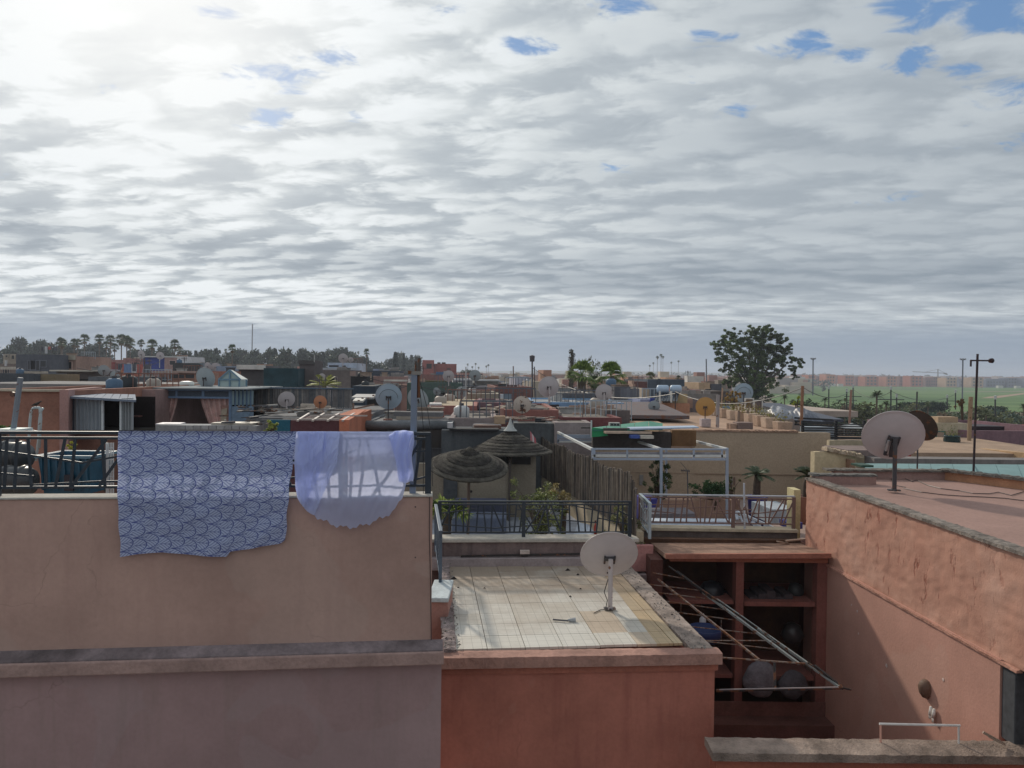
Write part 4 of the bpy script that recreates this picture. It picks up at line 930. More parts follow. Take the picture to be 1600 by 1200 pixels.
mb = MB(); mb.box(x0-.02,x1+.02,9.27,9.30,zt-.03,zt+.005); mb.box(x0-.02,x1+.02,9.3+d,9.33+d,zt-.03,zt+.005); mb.box(x0-.02,x0,9.301,9.3+d-.001,zt-.03,zt+.004); mb.box(x1,x1+.02,9.301,9.3+d-.001,zt-.03,zt+.004); mb.build('rim', paint((.10,.20,.27), rough=.4), bn)
MB().box(P(100,750,9.27).x, P(114,750,9.27).x, 9.27, 9.3, -1.5, P(100,742,9.27).z).build('dark_panel', paint((.02,.02,.03)), bn)
wr = thing('wire_rack', P(172,775,9.6), 'pale wire rack standing between the blue tub and the bedspread', 'rack')
for k in range(5): MB().tube([P(167+k*2.6,775,9.6), P(167+k*2.6,692,9.6)], .006 if k else .014, 6).build('upright', paint((.55,.58,.6)), wr)
for k in range(9): MB().tube([P(167,700+k*9,9.6), P(178,700+k*9,9.6)], .005, 5).build('wire', paint((.55,.58,.6)), wr)
ch = thing('folded_chair', P(157,760,9.7), 'folded dark metal chair leaning behind the railing by the wire rack', 'chair')
for (x0_,y0_,x1_,y1_) in ((147,715,165,768),(164,712,148,768),(150,730,166,728),(147,716,166,712)): MB().tube([P(x0_,y0_,9.7), P(x1_,y1_,9.7)], .014, 6).build('frame_bar', paint((.05,.055,.06)), ch)
MB().hexa([P(150,742,9.65),P(163,742,9.65),P(163,742,9.95),P(150,742,9.95),P(150,739,9.65),P(163,739,9.65),P(163,739,9.95),P(150,739,9.95)]).build('seat', paint((.45,.43,.38)), ch)
# pale bent handles with a bird
lh = thing('ladder_rails', P(55,700,11.5), 'pair of pale bent pipe handles in front of the orange wall', 'handrail')
lm_ = paint((.42,.48,.50), rough=.5, rust=.2)
for (x0_, x1_) in ((45,52),(60,63)):
    MB().tube([P(x0_-4,720,11.5),P(x0_,690,11.5),P(x0_+2,655,11.5),P(x0_+4,642,11.5),P(x0_+7,637.5,11.5)], .020, 8).build('rail_pipe', lm_, lh, smooth=True)
MB().tube([P(50,640,11.5),P(54,637,11.5),P(61,637,11.5),P(63,641,11.5),P(63.5,655,11.5),P(61,700,11.5)], .022, 8).build('rail_pipe', lm_, lh, smooth=True)
MB().tube([P(44,672,11.5),P(62,675,11.5)], .015, 6).build('cross_pipe', lm_, lh)
b0 = P(57, 631.5, 11.5)
bd = thing('bird', b0, 'small dark bird perched on the bent pipe handles', 'bird')
vs=[];fs=[]; sec = [(-.075,.003,.000,-.024),(-.045,.008,.008,-.016),(-.02,.019,.020,-.004),(.008,.024,.025,.004),(.03,.020,.021,.014),(.044,.013,.013,.026),(.054,.014,.014,.036),(.066,.012,.012,.040),(.076,.005,.005,.038),(.090,.0012,.0012,.034)]
for (x, ry, rz, zc_) in sec:
    for j in range(12): t=2*math.pi*j/12; vs.append((b0.x+x, b0.y+ry*math.cos(t), b0.z+zc_+max(rz,.0015)*math.sin(t)))
for i in range(len(sec)-1):
    for j in range(12): fs.append((i*12+j,i*12+(j+1)%12,(i+1)*12+(j+1)%12,(i+1)*12+j))
MB().add(vs,fs).build('body', paint((.05,.04,.035), rough=.8), bd, smooth=True)
for sgn in (-1,1):
    MB().add([(b0.x+.03,b0.y+sgn*.022,b0.z+.016),(b0.x-.02,b0.y+sgn*.027,b0.z+.012),(b0.x-.075,b0.y+sgn*.008,b0.z-.02),(b0.x-.015,b0.y+sgn*.026,b0.z-.012),(b0.x+.02,b0.y+sgn*.025,b0.z-.003)],[(0,1,2,3,4)]).build('wing', paint((.03,.025,.02)), bd)
    MB().tube([(b0.x+.004,b0.y+sgn*.008,b0.z-.015),(b0.x+.008,b0.y+sgn*.009,b0.z-.052)], .0022, 5).build('leg', paint((.1,.06,.04)), bd)
# leaning pole at far left
def lpx(o, a, b, m):
    c = P(20, 616, 10.8); MB().lathe([(0,-.02),(.035,-.02),(.035,.02),(0,.02)], 8, c, Matrix.Rotation(rad(90),3,'X')).build('fixing', paint((.12,.06,.04)), o)
    for (x,y) in ((27,628),(23,650)): MB().lathe([(0,-.05),(.014,-.05),(.014,-.035),(0,-.035)], 8, P(x,y,10.8), Matrix.Rotation(rad(90),3,'X')).build('rivet', paint((.5,.5,.48)), o)
pole('leaning grey metal pole at the far left edge', 17, 700, 32, 590, 10.8, .037, (.20,.23,.27), extra=lpx)
slab('pale cyan shelf board beside the leaning pole at far left', 'board', 'board', -10, 26, 670.5, 10.6, .35, .03, (.55,.62,.62), rot=rad(-3))

# ---- orange walled house, recess and corrugated shed
HO = House('orange fronted house at the left edge behind the leaning pole', -60, 93, 609, 17, 9, (.40,.17,.11), zb=-6, parapet=.12, roofc=(.21,.20,.19), rot=rad(2))
HO.block('coping', -60, 94, 607, 610.5, -.06, .12, c=(.55,.48,.38))
HP = House('pink house with a recessed wall behind the corrugated shed', 93.5, 240, 607, 21, 7, (.42,.25,.23), zb=-6, parapet=.10, rot=rad(2), roofc=(.22,.21,.20))
# pink side wall joining them
a = P(93,609,17.0); b_ = P(145,604.5,20.9)
MB().hexa([(a.x,17,-6),(a.x+.2,17,-6),(b_.x+.2,21,-6),(b_.x,21,-6),(a.x,17,a.z),(a.x+.2,17,a.z),(b_.x+.2,21,b_.z),(b_.x,21,b_.z)]).build('side_wall', plaster((.42,.25,.23), scale=1, stain=.2), HP.o)
slab('long flat grey cement roof behind the orange and pink walls', 'flat_roof', 'roof', -60, 236, 598.5, 27.5, 6, .4, (.32,.31,.31), mat=plaster((.23,.22,.22), scale=.7, stain=.5), rot=rad(2))
HP.block('low_ledge', 88, 182, 668, 672, -1.6, -1.2, c=(.48,.46,.50))
HP.opening(211, 232, 635, 652, (.02,.02,.03), (.2,.13,.13))
for x in (214.5, 224): HP.block('curtain_strip', x, x+2.2, 636, 651, -.08, -.05, c=(.5,.47,.46))
# shed
SY = 17.35; shd = thing('corrugated_shed', P(158,668,SY), 'small corrugated metal shed with a dark open doorway', 'shed')
corr = paint((.30,.34,.38), rough=.7, metal=.0, rust=.12, var=.15, scale=3)
def corrug(px0, px1, py0, py1, Y, n, name, mat, depth=.05, par=None, py0b=None):
    for k in range(n):
        xa = px0+(px1-px0)*k/n; xb = px0+(px1-px0)*(k+1)/n; f = lambda x: py0+((py0b if py0b is not None else py0)-py0)*(x-px0)/(px1-px0)
        xm = (xa+xb)/2
        A_, B_, C_, D_ = P(xa,py1,Y), P(xm,py1,Y-depth), P(xb,py1,Y), None
        tA, tB, tC = P(xa,f(xa),Y), P(xm,f(xm),Y-depth), P(xb,f(xb),Y)
        t_ = .02
        MB().add([A_,B_,C_,tA,tB,tC]+[v+Vector((0,t_,0)) for v in (A_,B_,C_,tA,tB,tC)], [(0,1,4,3),(1,2,5,4),(7,6,9,10),(8,7,10,11),(3,4,10,9),(4,5,11,10),(6,7,1,0),(7,8,2,1),(6,0,3,9),(2,8,11,5)]).build(name, mat, par)
corrug(116, 160, 621, 672, SY, 7, 'wall_sheet', corr, par=shd); corrug(190, 208, 622, 672, SY, 4, 'wall_sheet', paint((.33,.36,.38), rough=.5, rust=.1), par=shd)
a, b_ = P(105,617,SY-.15), P(213,625,SY-.15); 
for k in range(8):
    x0_ = 105+k*13.5; x1_ = x0_+13.2; yy = lambda x: 619+(x-105)*.055
    p0, p1 = P(x0_,yy(x0_),SY-.2), P(x1_,yy(x1_),SY-.2); q0, q1 = P(120+k*11.6,614+k*.3,SY+1.5), P(120+(k+1)*11.4,614.1+k*.3,SY+1.5)
    MB().hexa([p0-Vector((0,0,.05)),p1-Vector((0,0,.05)),q1-Vector((0,0,.05)),q0-Vector((0,0,.05)),p0,p1,q1,q0]).build('roof_sheet', paint((.17,.21,.28), rough=.85, rust=.05), shd)
for x in (160.5, 189): MB().bar(P(x,672,SY-.04), P(x,624,SY-.04), .04, .05).build('door_post', paint((.55,.6,.62)), shd)
MB().box(P(106,0,SY).x, P(113,0,SY).x, SY-.05, SY+1.4, P(106,672,SY).z, P(106,621,SY).z).build('side_panel', paint((.10,.11,.14)), shd)
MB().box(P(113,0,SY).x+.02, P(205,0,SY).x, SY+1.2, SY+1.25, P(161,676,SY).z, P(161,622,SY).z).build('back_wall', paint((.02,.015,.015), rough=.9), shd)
MB().box(P(112,0,SY).x, P(212,0,SY).x, SY+.03, SY+1.25, P(161,676,SY).z-.05, P(161,672,SY).z-.02).build('floor', paint((.05,.045,.04), rough=.9), shd)
MB().box(P(162,0,SY).x, P(188,0,SY).x, SY+.9, SY+1.1, P(161,655,SY).z, P(161,653,SY).z).build('shelf', paint((.12,.05,.04)), shd)

# ---- blue framed pavilion with curtains
PY = 22.0; pv = thing('curtained_pavilion', P(312,675,PY), 'blue framed roof pavilion with tied pink curtains and dark interior', 'pavilion')
bl = paint((.15,.23,.36), rough=.5, var=.12); dkg = paint((.05,.065,.09), rough=.7)
x_ = lambda px: P(px,620,PY).x; z_ = lambda py: P(312,py,PY).z
for (a, b__) in ((235,237.5),(275,278),(316,320),(358,361)): MB().box(x_(a), x_(b__), PY-.04, PY, z_(621), z_(610)).build('frame_post', bl, pv)
MB().box(x_(233.5), x_(361), PY-.05, PY+.02, z_(611), z_(608)).build('top_beam', bl, pv)
MB().box(x_(233.5), x_(361), PY-.05, PY+.02, z_(622.5), z_(619.5)).build('lower_beam', bl, pv)
for (a, b__) in ((238,274.5),(278.5,315.5),(320.5,357.5)): MB().box(x_(a), x_(b__), PY-.02, PY-.005, z_(619.5), z_(611.5)).build('lattice_panel', paint((.07,.09,.12), rough=.8, scale=40, var=.4), pv)
MB().box(x_(233), x_(390), PY-.25, PY+3.2, z_(608)+.001, z_(606)).build('roof', paint((.26,.28,.29), rough=.9), pv)
for (a, b__) in ((233.5,236.5),(358,361.5)): MB().box(x_(a), x_(b__), PY-.03, PY+.03, z_(690), z_(622.5)).build('post', bl, pv)
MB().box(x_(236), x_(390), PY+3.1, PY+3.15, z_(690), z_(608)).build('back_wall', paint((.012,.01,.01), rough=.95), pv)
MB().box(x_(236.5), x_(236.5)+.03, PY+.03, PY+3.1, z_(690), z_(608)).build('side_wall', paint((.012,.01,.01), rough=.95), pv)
MB().box(x_(236.6), x_(360), PY+.1, PY+3.0, z_(692), z_(690)).build('floor', paint((.06,.05,.045), rough=.9), pv)
# glazed right end
gx0, gx1 = x_(361.6), x_(390)
for k in range(6):
    a = gx0+(gx1-gx0)*k/6; MB().box(a+.02, a+(gx1-gx0)/6-.01, PY-.01+k*.07, PY+.01+k*.07, z_(632), z_(610)).build('glass_pane', glass((.22,.32,.36), .3), pv)
    MB().box(a-.01, a+.018, PY-.03+k*.07, PY+.02+k*.07, z_(634), z_(609)).build('mullion', bl, pv)
MB().box(gx0, gx1, PY-.01, PY+.35, z_(690), z_(634.5)).build('end_wall', paint((.17,.24,.33), rough=.8, var=.2), pv)
MB().box(gx0-.3, gx0-.06, PY+.04, PY+.1, z_(690), z_(633)).build('pink_panel', plaster((.42,.24,.2)), pv)
curt = plaster((.70,.46,.42), var=.25, scale=4, bump=.2)
def curtain(side):
    nx, ny = 34, 18; vs=[]; fs=[]
    for j in range(ny+1):
        t = j/ny; py = 622+(672-622)*t
        if side < 0: xo = 241; xi = 278-13*min(1,t*1.1)**1.3
        else: xo = 358; xi = 313+16*min(1,t*1.05)**1.2
        for i in range(nx+1):
            s_ = i/nx; px = xo+(xi-xo)*s_; y = PY+.10+.05*math.sin(s_*nx*.95)*(1-.3*t)
            vs.append(P(px, py, y))
    for j in range(ny):
        for i in range(nx): a = j*(nx+1)+i; fs.append((a,a+1,a+nx+2,a+nx+1))
    MB().add(vs, fs).build('curtain', curt, pv, smooth=True)
curtain(-1); curtain(1)
MB().hexa([P(346,640,PY+.02),P(355,637,PY+.02),P(355,637,PY+.05),P(346,640,PY+.05),P(344,672,PY+.02),P(352,672,PY+.02),P(352,672,PY+.05),P(344,672,PY+.05)]).build('pale_drape', plaster((.5,.42,.33), scale=6), pv)
# glass lantern on the pavilion roof
LY = 24.0; ln = thing('glass_lantern', P(365,607,LY), 'little glass roof lantern with pale blue frame and pitched roof', 'skylight')
fm = paint((.16,.26,.34), rough=.5); gm = glass((.42,.52,.50), .35)
def LP_(px, py, dy=0): return P(px, py, LY+dy)
MB().hexa([LP_(342,607),LP_(374,607),LP_(374,607,.03),LP_(342,607,.03),LP_(342,593),LP_(374,593),LP_(374,593,.03),LP_(342,593,.03)]).build('front_pane', gm, ln)
MB().add([LP_(343,592.5,.01),LP_(375,592.5,.01),LP_(359,579,.01),LP_(343,592.5,.04),LP_(375,592.5,.04),LP_(359,579,.04)],[(0,1,2),(5,4,3),(0,3,4,1),(1,4,5,2),(2,5,3,0)]).build('gable_pane', gm, ln)
MB().hexa([LP_(374.5,607,.05),LP_(385,607,.8),LP_(385.5,607,.8),LP_(375,607,.05),LP_(374.5,593,.05),LP_(385,593,.8),LP_(385.5,593,.8),LP_(375,593,.05)]).build('side_pane', gm, ln)
w1, w2, w3, w4 = LP_(375,592,-.05), LP_(359,578,-.05), LP_(363,578,.9), LP_(387,592.5,.9)
MB().hexa([w1-Vector((0,0,.04)),w4-Vector((0,0,.04)),w3-Vector((0,0,.04)),w2-Vector((0,0,.04)),w1,w4,w3,w2]).build('roof_slope', paint((.68,.70,.66), rough=.6), ln)
MB().bar(LP_(341.5,593,-.03), LP_(359,578,-.03), .05, .04).build('gable_bar', fm, ln); MB().bar(LP_(359,578,-.04), LP_(376,593,-.04), .05, .04).build('gable_bar', fm, ln)
for px in (342,359,374,379,385): MB().bar(LP_(px,607.5,-.02 if px<376 else .5), LP_(px, 593 if px!=359 else 579,-.02 if px<376 else .5), .045, .04).build('mullion', fm, ln)
for py in (593,607): MB().bar(LP_(341,py,-.03), LP_(376,py,-.03), .045, .05).build('rail', fm, ln)
# white tank next to the big dish
def drum(label, px0, px1, py, Y, r, c, group=None, stand=True):
    a, b__ = P(px0,py,Y), P(px1,py,Y); o = thing('solar_tank', (a+b__)/2, label, 'water tank', group)
    L = (b__-a).length; ax = (b__-a).to_track_quat('Z','Y').to_matrix()
    MB().lathe([(.001,0),(r*.8,.02),(r,.07),(r,L-.07),(r*.8,L-.02),(.001,L)], 18, a, ax).build('drum', paint(c, rough=.35, var=.05), o, smooth=True)
    if stand:
        for t in (.2,.8):
            p = a.lerp(b__, t); MB().bar(p-Vector((0,0,r)), p-Vector((0,0,r+.35)), .04, .04).build('leg', paint((.1,.1,.1)), o)
    return o
drum('small white horizontal tank on the roof left of the big grey dish', 281, 303, 600, 24.5, .09, (.72,.72,.68))
dish('grey', 'big grey dish standing on the pavilion roof beside the glass lantern', 319, 591, 33, 24, yaw=-14, tilt=14, pybase=608)
junk_c = [(.07,.075,.09),(.20,.18,.16),(.10,.08,.07),(.34,.33,.32),(.04,.045,.055),(.05,.05,.06)]
def junk(label, px, py, Y, w, h, n, seed, name='scrap_pile', cat='scrap pile', cols=junk_c):
    rr = random.Random(seed); c = P(px, py, Y); o = thing(name, c, label, cat)
    for k in range(n):
        p = c+Vector((rr.uniform(-w,w)/2, rr.uniform(-.4,.4), rr.uniform(0,h)*rr.random()*.6)); a = rr.uniform(-.35,.35); L = rr.uniform(.1,.5)*w*.6
        v = Vector((math.cos(a)*L, rr.uniform(-.3,.3), abs(math.sin(a))*L*.3)); t = rr.uniform(.015,.045)
        MB().bar(p-v/2, p+v/2, t*rr.uniform(1,4), t).build('piece', paint(rr.choice(cols), rough=.8, rust=.3), o)
    return o
slab('pale planks stacked on the low block wall behind the bedspread', 'plank_stack', 'planks', 330, 395, 660.5, 17.2, .5, .05, (.42,.37,.31), rot=rad(-2))
HB = House('low grey block wall below the curtained pavilion', 243, 400, 664, 17, .5, (.34,.34,.35), zb=-6, parapet=0, name='block_wall', cat='wall', rot=rad(1))
for k in range(9): HB.block('block', 279+k*12, 290+k*12, 664.5, 671, -.03, -.001, c=(.38,.38,.39) if k%2 else (.33,.33,.34))
slab('white cloth bundle lying at the foot of the left curtain', 'cloth_bundle', 'cloth', 243, 278, 662, 18.5, .5, .15, (.55,.53,.60))
junk('jumble of dark scrap and boards right of the pavilion', 402, 642, 20, 1.0, .35, 9, 4)
junk('low spread of dark boards on the roof under the slatted fence', 450, 645, 19.5, 2.4, .45, 24, 6)
junk('dark clutter on the low roof right of the block wall', 385, 662, 17.5, 1.3, .4, 14, 9)
HT = House('flat dark roof terrace behind the burgundy skylight box', 385, 560, 652, 18.5, 7, (.16,.16,.17), zb=-6, parapet=.05, roofc=(.17,.17,.18), rot=rad(2))
# slatted fence
SF = thing('slat_fence', P(468,640,24), 'grey wooden slat fence on the roof behind the orange dish', 'fence')
slatm = [paint((.17,.16,.16), rough=.9, var=.3, scale=5), paint((.23,.21,.20), rough=.9, var=.3, scale=5), paint((.12,.125,.135), rough=.9, var=.3, scale=5)]
rr = random.Random(8)
for k in range(44):
    px = 386+k*3.77; y0_ = 604+ (px-386)*.018+rr.uniform(-.5,.5); y1_ = 641+rr.uniform(-2,1)
    a, b__ = P(px,y1_,24+rr.uniform(-.01,.01)), P(px+rr.uniform(-.3,.3),y0_,24); MB().bar(a, b__, .064*rr.uniform(.85,1.08), .02, (0,1,0)).build('slat', rr.choice(slatm), SF)
for py in (606,632): MB().bar(P(385,py,24.05), P(552,py+3,24.05), .05, .04).build('rail', slatm[2], SF)
slab('thin blue cross bar topping the slatted fence', 'fence_cap', 'bar', 420, 552, 605, 23.9, .05, .04, (.08,.12,.17), rot=rad(0))
dish('white', 'pale dish with a torn rim in front of the slatted fence', 448, 625, 26, 22, yaw=25, tilt=20, pybase=641)
dish('orange', 'orange dish on a short mast in front of the slatted fence', 500, 628.5, 20.5, 20, yaw=0, tilt=8, pybase=650)
HK = House('dark green tarpaulin covered cube on the far roof', 412, 465, 575, 40, 4, (.02,.05,.06), zb=-4, parapet=.05, name='tarpaulin_shelter', cat='shelter', mat=paint((.022,.055,.07), rough=.8, var=.35, scale=1.5))
HC = House('dark brown tower block rising above the green tarpaulin cube', 468, 491, 563, 42, 3, (.16,.13,.13), parapet=.2)
HC.block('cap', 466.5, 492, 563, 569, -.08, 0, c=(.12,.11,.11)); HC.block('pale_trim', 490.3, 491.8, 554, 566, -.1, -.05, c=(.45,.44,.42))
HW = House('white and pale blue house with two dark windows and dishes on top', 512, 556, 566.5, 62, 8, (.48,.55,.68), parapet=.3, roofc=(.4,.42,.46))
HW.opening(514, 529, 570.5, 573.5); HW.opening(534.5, 540, 571, 575.5); HW.block('white_wing', 493, 500, 565, 574, -.2, -.05, c=(.6,.62,.62)); HW.block('low_wall', 500, 556, 574.6, 577.5, -.5, -.1, c=(.5,.53,.57))
House('brown wall band under the white and pale blue house', 490, 548, 578, 52, 7, (.21,.17,.155), parapet=.2).block('pale_patch', 546, 555, 580, 587, -.06, 0, c=(.33,.24,.21))
House('near black garage-like block right of the yellow palm', 548, 573, 588, 40, 4, (.04,.04,.045), parapet=.1)
House('deep blue corrugated wall right of the slatted fence', 551, 586, 603, 30, 4, (.05,.075,.11), zb=-6, parapet=.05, stain=.2)
slab('white sheet roof on thin posts right of the slatted fence', 'tin_canopy', 'roof', 549, 583, 620.5, 22, 1.4, .06, (.26,.26,.26), tilt=.05)
slab('smaller tilted pale sheet under the white sheet roof', 'tin_canopy', 'roof', 551, 567, 626, 21, .8, .05, (.5,.48,.44), tilt=.05)
jm = thing('timber_scaffold', P(570,650,20), 'rickety brown timber frame beside the dark concrete house', 'timber frame')
for (x0_,y0_,x1_,y1_) in ((552,630,552,665),(560,626,561,668),(566,622,567,668),(575,622,576,660),(583,618,584,655),(550,640,585,632),(550,655,583,648)): MB().bar(P(x0_,y1_ if x0_==x1_ else y0_,20), P(x1_,y0_ if abs(x0_-x1_)<3 else y1_,20.1), .045, .04).build('post', paint((.22,.15,.12), rough=.9), jm)
# burgundy skylight box and orange wall
HS = House('burgundy walled light well with pale bars on top', 454, 530, 657, 15.5, 2.2, (.14,.05,.06), zb=-6, parapet=.02, name='light_well', cat='light well', rot=rad(1.5), roofc=(.05,.03,.03))
HS.block('teal_wall', 421, 453.6, 656, 680, .0, .1, c=(.03,.13,.19))
for k in range(4):
    xx = 465+k*23.5; MB().bar(P(xx,659,15.45)+Vector((0,0,.02)), P(xx+18,647.5,17.6)+Vector((0,0,.02)), .045, .035).build('roof_bar', paint((.42,.36,.33)), HS.o)
for (xx, py, yy) in ((442,658.5,15.6),(484,652.5,16.6)): MB().bar(P(xx,py,yy)+Vector((0,0,.04)), P(xx+90,py,yy)+Vector((0,0,.04)), .03, .03).build('cross_bar', paint((.42,.36,.33)), HS.o)
a1, a2, a3, a4 = P(530,656,15.5), P(556,640,19.0), P(556,680,19), P(530,690,15.5)
MB().hexa([(a1.x,15.5,-6),(a1.x+.2,15.5,-6),(a2.x+.25,19,-6),(a2.x,19,-6),(a1.x,15.5,a1.z),(a1.x+.2,15.5,a1.z),(a2.x+.25,19,a2.z),(a2.x,19,a2.z)]).build('orange_side_wall', plaster((.55,.20,.12), scale=1.5, stain=.2), HS.o)
MB().hexa([(a2.x-.1,17.2,-6),(a2.x+.35,17.2,-6),(a2.x+.35,19.2,-6),(a2.x-.1,19.2,-6),(a2.x-.1,17.2,a2.z-.05),(a2.x+.35,17.2,a2.z-.05),(a2.x+.35,19.2,a2.z),(a2.x-.1,19.2,a2.z)]).build('orange_pier', plaster((.48,.17,.10), scale=1.5, stain=.3), HS.o)
# dark concrete house with two big dishes
HD = House('dark grey concrete house with a rounded slab edge behind the steel post', 562, 705, 661, 18.6, 4, (.13,.14,.155), zb=-6, parapet=.06, rot=rad(1.5), roofc=(.22,.21,.21), stain=.6)
a, b_ = P(560,664,18.5), P(706,664,18.6); mb = MB(); mb.tube([a, b_], .11, 12); mb.build('rounded_edge', plaster((.19,.20,.215), var=.3, scale=2, stain=.5), HD.o, smooth=True)
HD.opening(569, 606, 668, 676, (.015,.015,.02)); HD.opening(655, 690, 669, 700, (.008,.008,.01), name='doorway')
HD.block('lintel_beam', 612, 690, 645, 652, .4, .9, c=(.17,.165,.17)); 
H2 = House('dark grey corrugated lean-to right of the concrete house', 690, 800, 672, 18.1, 1.2, (.11,.125,.14), zb=-6, parapet=0, rot=rad(3), stain=.6)
H2.block('roof_edge', 703, 780, 669.5, 672, -.15, .3, c=(.05,.05,.055)); H2.block('white_corner', 700, 708, 660, 668, -.2, .1, c=(.6,.6,.62))
slab('low rusty brown box on the corrugated lean-to', 'metal_box', 'box', 741, 783, 664.5, 18.5, .4, .12, (.16,.09,.07))
MB_ = MB(); MB_.tube([P(738,668,18.4),P(740,663,18.4),P(748,662,18.4),P(783,664,18.4)], .012, 6)
tag(MB_.build('bent_pipe', paint((.5,.45,.43)), org=P(745,665,18.8), smooth=True), 'thin bent pipe along the top of the rusty brown box', 'pipe')
dish('blue', 'large pale dish on a brick foot above the dark concrete house', 607, 620.5, 41, 19.2, yaw=6, tilt=14, pybase=654)
bk = P(606,659,19.2); tag(MB().box(bk.x-.1,bk.x+.1,19.1,19.3,bk.z-.04,bk.z+.07).build('brick', plaster((.3,.14,.11), scale=9), org=bk), 'red brick foot under the large pale dish', 'brick')
dish('grey', 'large pale dish partly hidden behind the steel post', 651, 625, 37, 21.5, yaw=-25, tilt=16, pybase=652)
slab('flaking white lumps on the roof beside the steel post dishes', 'rubble_heap', 'rubble', 671, 690, 630.5, 24, .8, .1, (.6,.56,.54))

# ---- red and mauve roofs in the centre
HR = House('long low brick red house right of the steel post', 668, 745, 633.5, 24, 6, (.40,.14,.115), zb=-6, parapet=.03, roofc=(.50,.40,.28), rot=rad(2)); HR.block('lower_wall', 640, 700, 640, 662, -2.2, -2, c=(.42,.15,.12))
HM = House('mauve block with a black opening left of the rusty dish', 746, 783, 628.5, 25, 4, (.24,.13,.15), zb=-6, parapet=.1, rot=rad(2)); HM.opening(747, 779, 639, 652.5, (.005,.005,.007), name='doorway')
HN = House('pale mauve plaster wall below the long brick red house', 701, 776, 653, 20.0, 4, (.36,.28,.27), zb=-6, parapet=.1, rot=rad(2)); HN.block('sandy_corner', 773, 790, 650, 662, -.1, .2, c=(.52,.36,.24))
HQ = House('red brick coloured wall stepping down in front of the blue house', 782, 873, 640, 22, 5, (.36,.13,.105), zb=-6, parapet=.1, rot=rad(2)); HQ.block('pale_pier', 780, 788, 638, 650, -.1, .05, c=(.5,.27,.22))
HQ2 = House('dark red wall strip under the bright blue house', 874, 972, 652, 22, 5, (.24,.07,.07), zb=-6, parapet=.1, rot=rad(2))
HG = House('slate grey wall behind the cone roof', 803, 866, 661, 20.8, 3, (.16,.175,.185), zb=-6, parapet=.05, rot=rad(2), stain=.5)
HG2 = House('pale pinkish wall behind the near pergola', 866.5, 925, 660, 20.7, 3, (.40,.32,.31), zb=-6, parapet=.05, rot=rad(2))
HBL = House('bright blue house with a dark window in the centre', 830, 975, 628, 29, 5, (.20,.40,.66), zb=-6, parapet=.1, rot=rad(1), roofc=(.3,.3,.31), stain=.15)
HBL.opening(859, 874, 632, 641, (.01,.01,.015)); HBL.block('white_strip', 853, 858, 630, 643, -.06, -.001, c=(.55,.62,.66)); HBL.opening(880, 893, 645, 652); HBL.opening(916, 924, 643, 651)
HBL.block('white_panel', 925, 945, 634, 655, -.15, -.05, c=(.5,.62,.68))
House('dark grey shed roof above the bright blue house', 862, 935, 614, 34, 6, (.15,.15,.165), zb=-6, parapet=.05, stain=.5)
HGr = House('brownish grey pitched wall between blue house and green sheets', 945, 985, 641, 24, 4, (.15,.12,.115), zb=-6, parapet=.05)
slab('dark brown tin roof right of the blue house', 'tin_shelter', 'shelter', 940, 1078, 648, 25.0, 5, .12, (.14,.11,.11), mat=paint((.13,.105,.11), rough=.8, rust=.3), tilt=.25, rot=rad(1))
HCr = House('cream wall with dark pergola beams left of the rusty dish', 730, 783, 615, 31, 5, (.42,.36,.27), zb=-6, parapet=.05)
for py in (605, 611): HCr.block('beam', 728, 784, py, py+1.5, -.6, -.5, mat=paint((.06,.045,.04)))
for px in (735,757,778): HCr.block('pergola_post', px, px+1.2, 604, 625, -.5, -.44, mat=paint((.06,.045,.04)))
HRd = House('brown red house behind the rusty dish', 774, 832, 604, 36, 6, (.27,.11,.09), zb=-6, parapet=.15); HRd.opening(788, 800, 615, 624, (.2,.25,.3))
tag(MB().box(P(787,0,30).x,P(794,0,30).x,30,30.3,P(787,626,30).z,P(787,616,30).z).build('white_unit', paint((.5,.55,.58)), org=P(790,626,30)), 'small white box unit against the brown red house', 'box')
junk('rubble and planks on the roof left of the rusty dish', 782, 640, 23, .9, .35, 22, 14, 'rubble_pile', 'rubble', [(.5,.42,.34),(.42,.33,.27),(.2,.15,.13),(.55,.5,.42)])
junk('rubble heaped on the low roof right of the cone roof', 815, 655, 20.3, 1.6, .22, 22, 15, 'rubble_pile', 'rubble', [(.5,.40,.32),(.36,.24,.2),(.2,.15,.13)])
tag(MB().box(P(844,0,20.2).x,P(860,0,20.2).x,20.2,20.7,P(844,660,20.2).z,P(844,653.5,20.2).z).build('black_crate', paint((.03,.03,.035)), org=P(850,660,20.2), bevel=.01), 'low black crate on the slate grey wall', 'crate')
dish('rust', 'white dish blotched with rust above the cone roof', 816, 633, 28, 21.5, yaw=0, tilt=12, pybase=655)
dish('white', 'white dish with a dark feed arm left of the fan palms', 858, 605, 33, 27, yaw=12, tilt=10, pybase=630)
dish('white', 'white dish on a mast above the bright blue house at its right', 944, 614, 27, 25, yaw=-5, tilt=14, pybase=640)
dish('grey', 'small dull dish low over the dark brown tin roof', 1022, 635, 18, 27, yaw=-10, tilt=15, pybase=645)
dish('rust', 'small dark rusty dish on the white panel of the blue house', 941, 640, 13, 26, yaw=30, tilt=12, pybase=648)
# pipe on the left of the green sheets
pole('thin white pipe standing at the corner of the green sheets', 924, 683, 924, 657, 17.5, .018, (.6,.6,.6))
slab('curved dark metal rod sticking out over the pale pinkish wall', 'rod', 'rod', 908, 925, 667.5, 17.5, .04, .03, (.03,.025,.025))
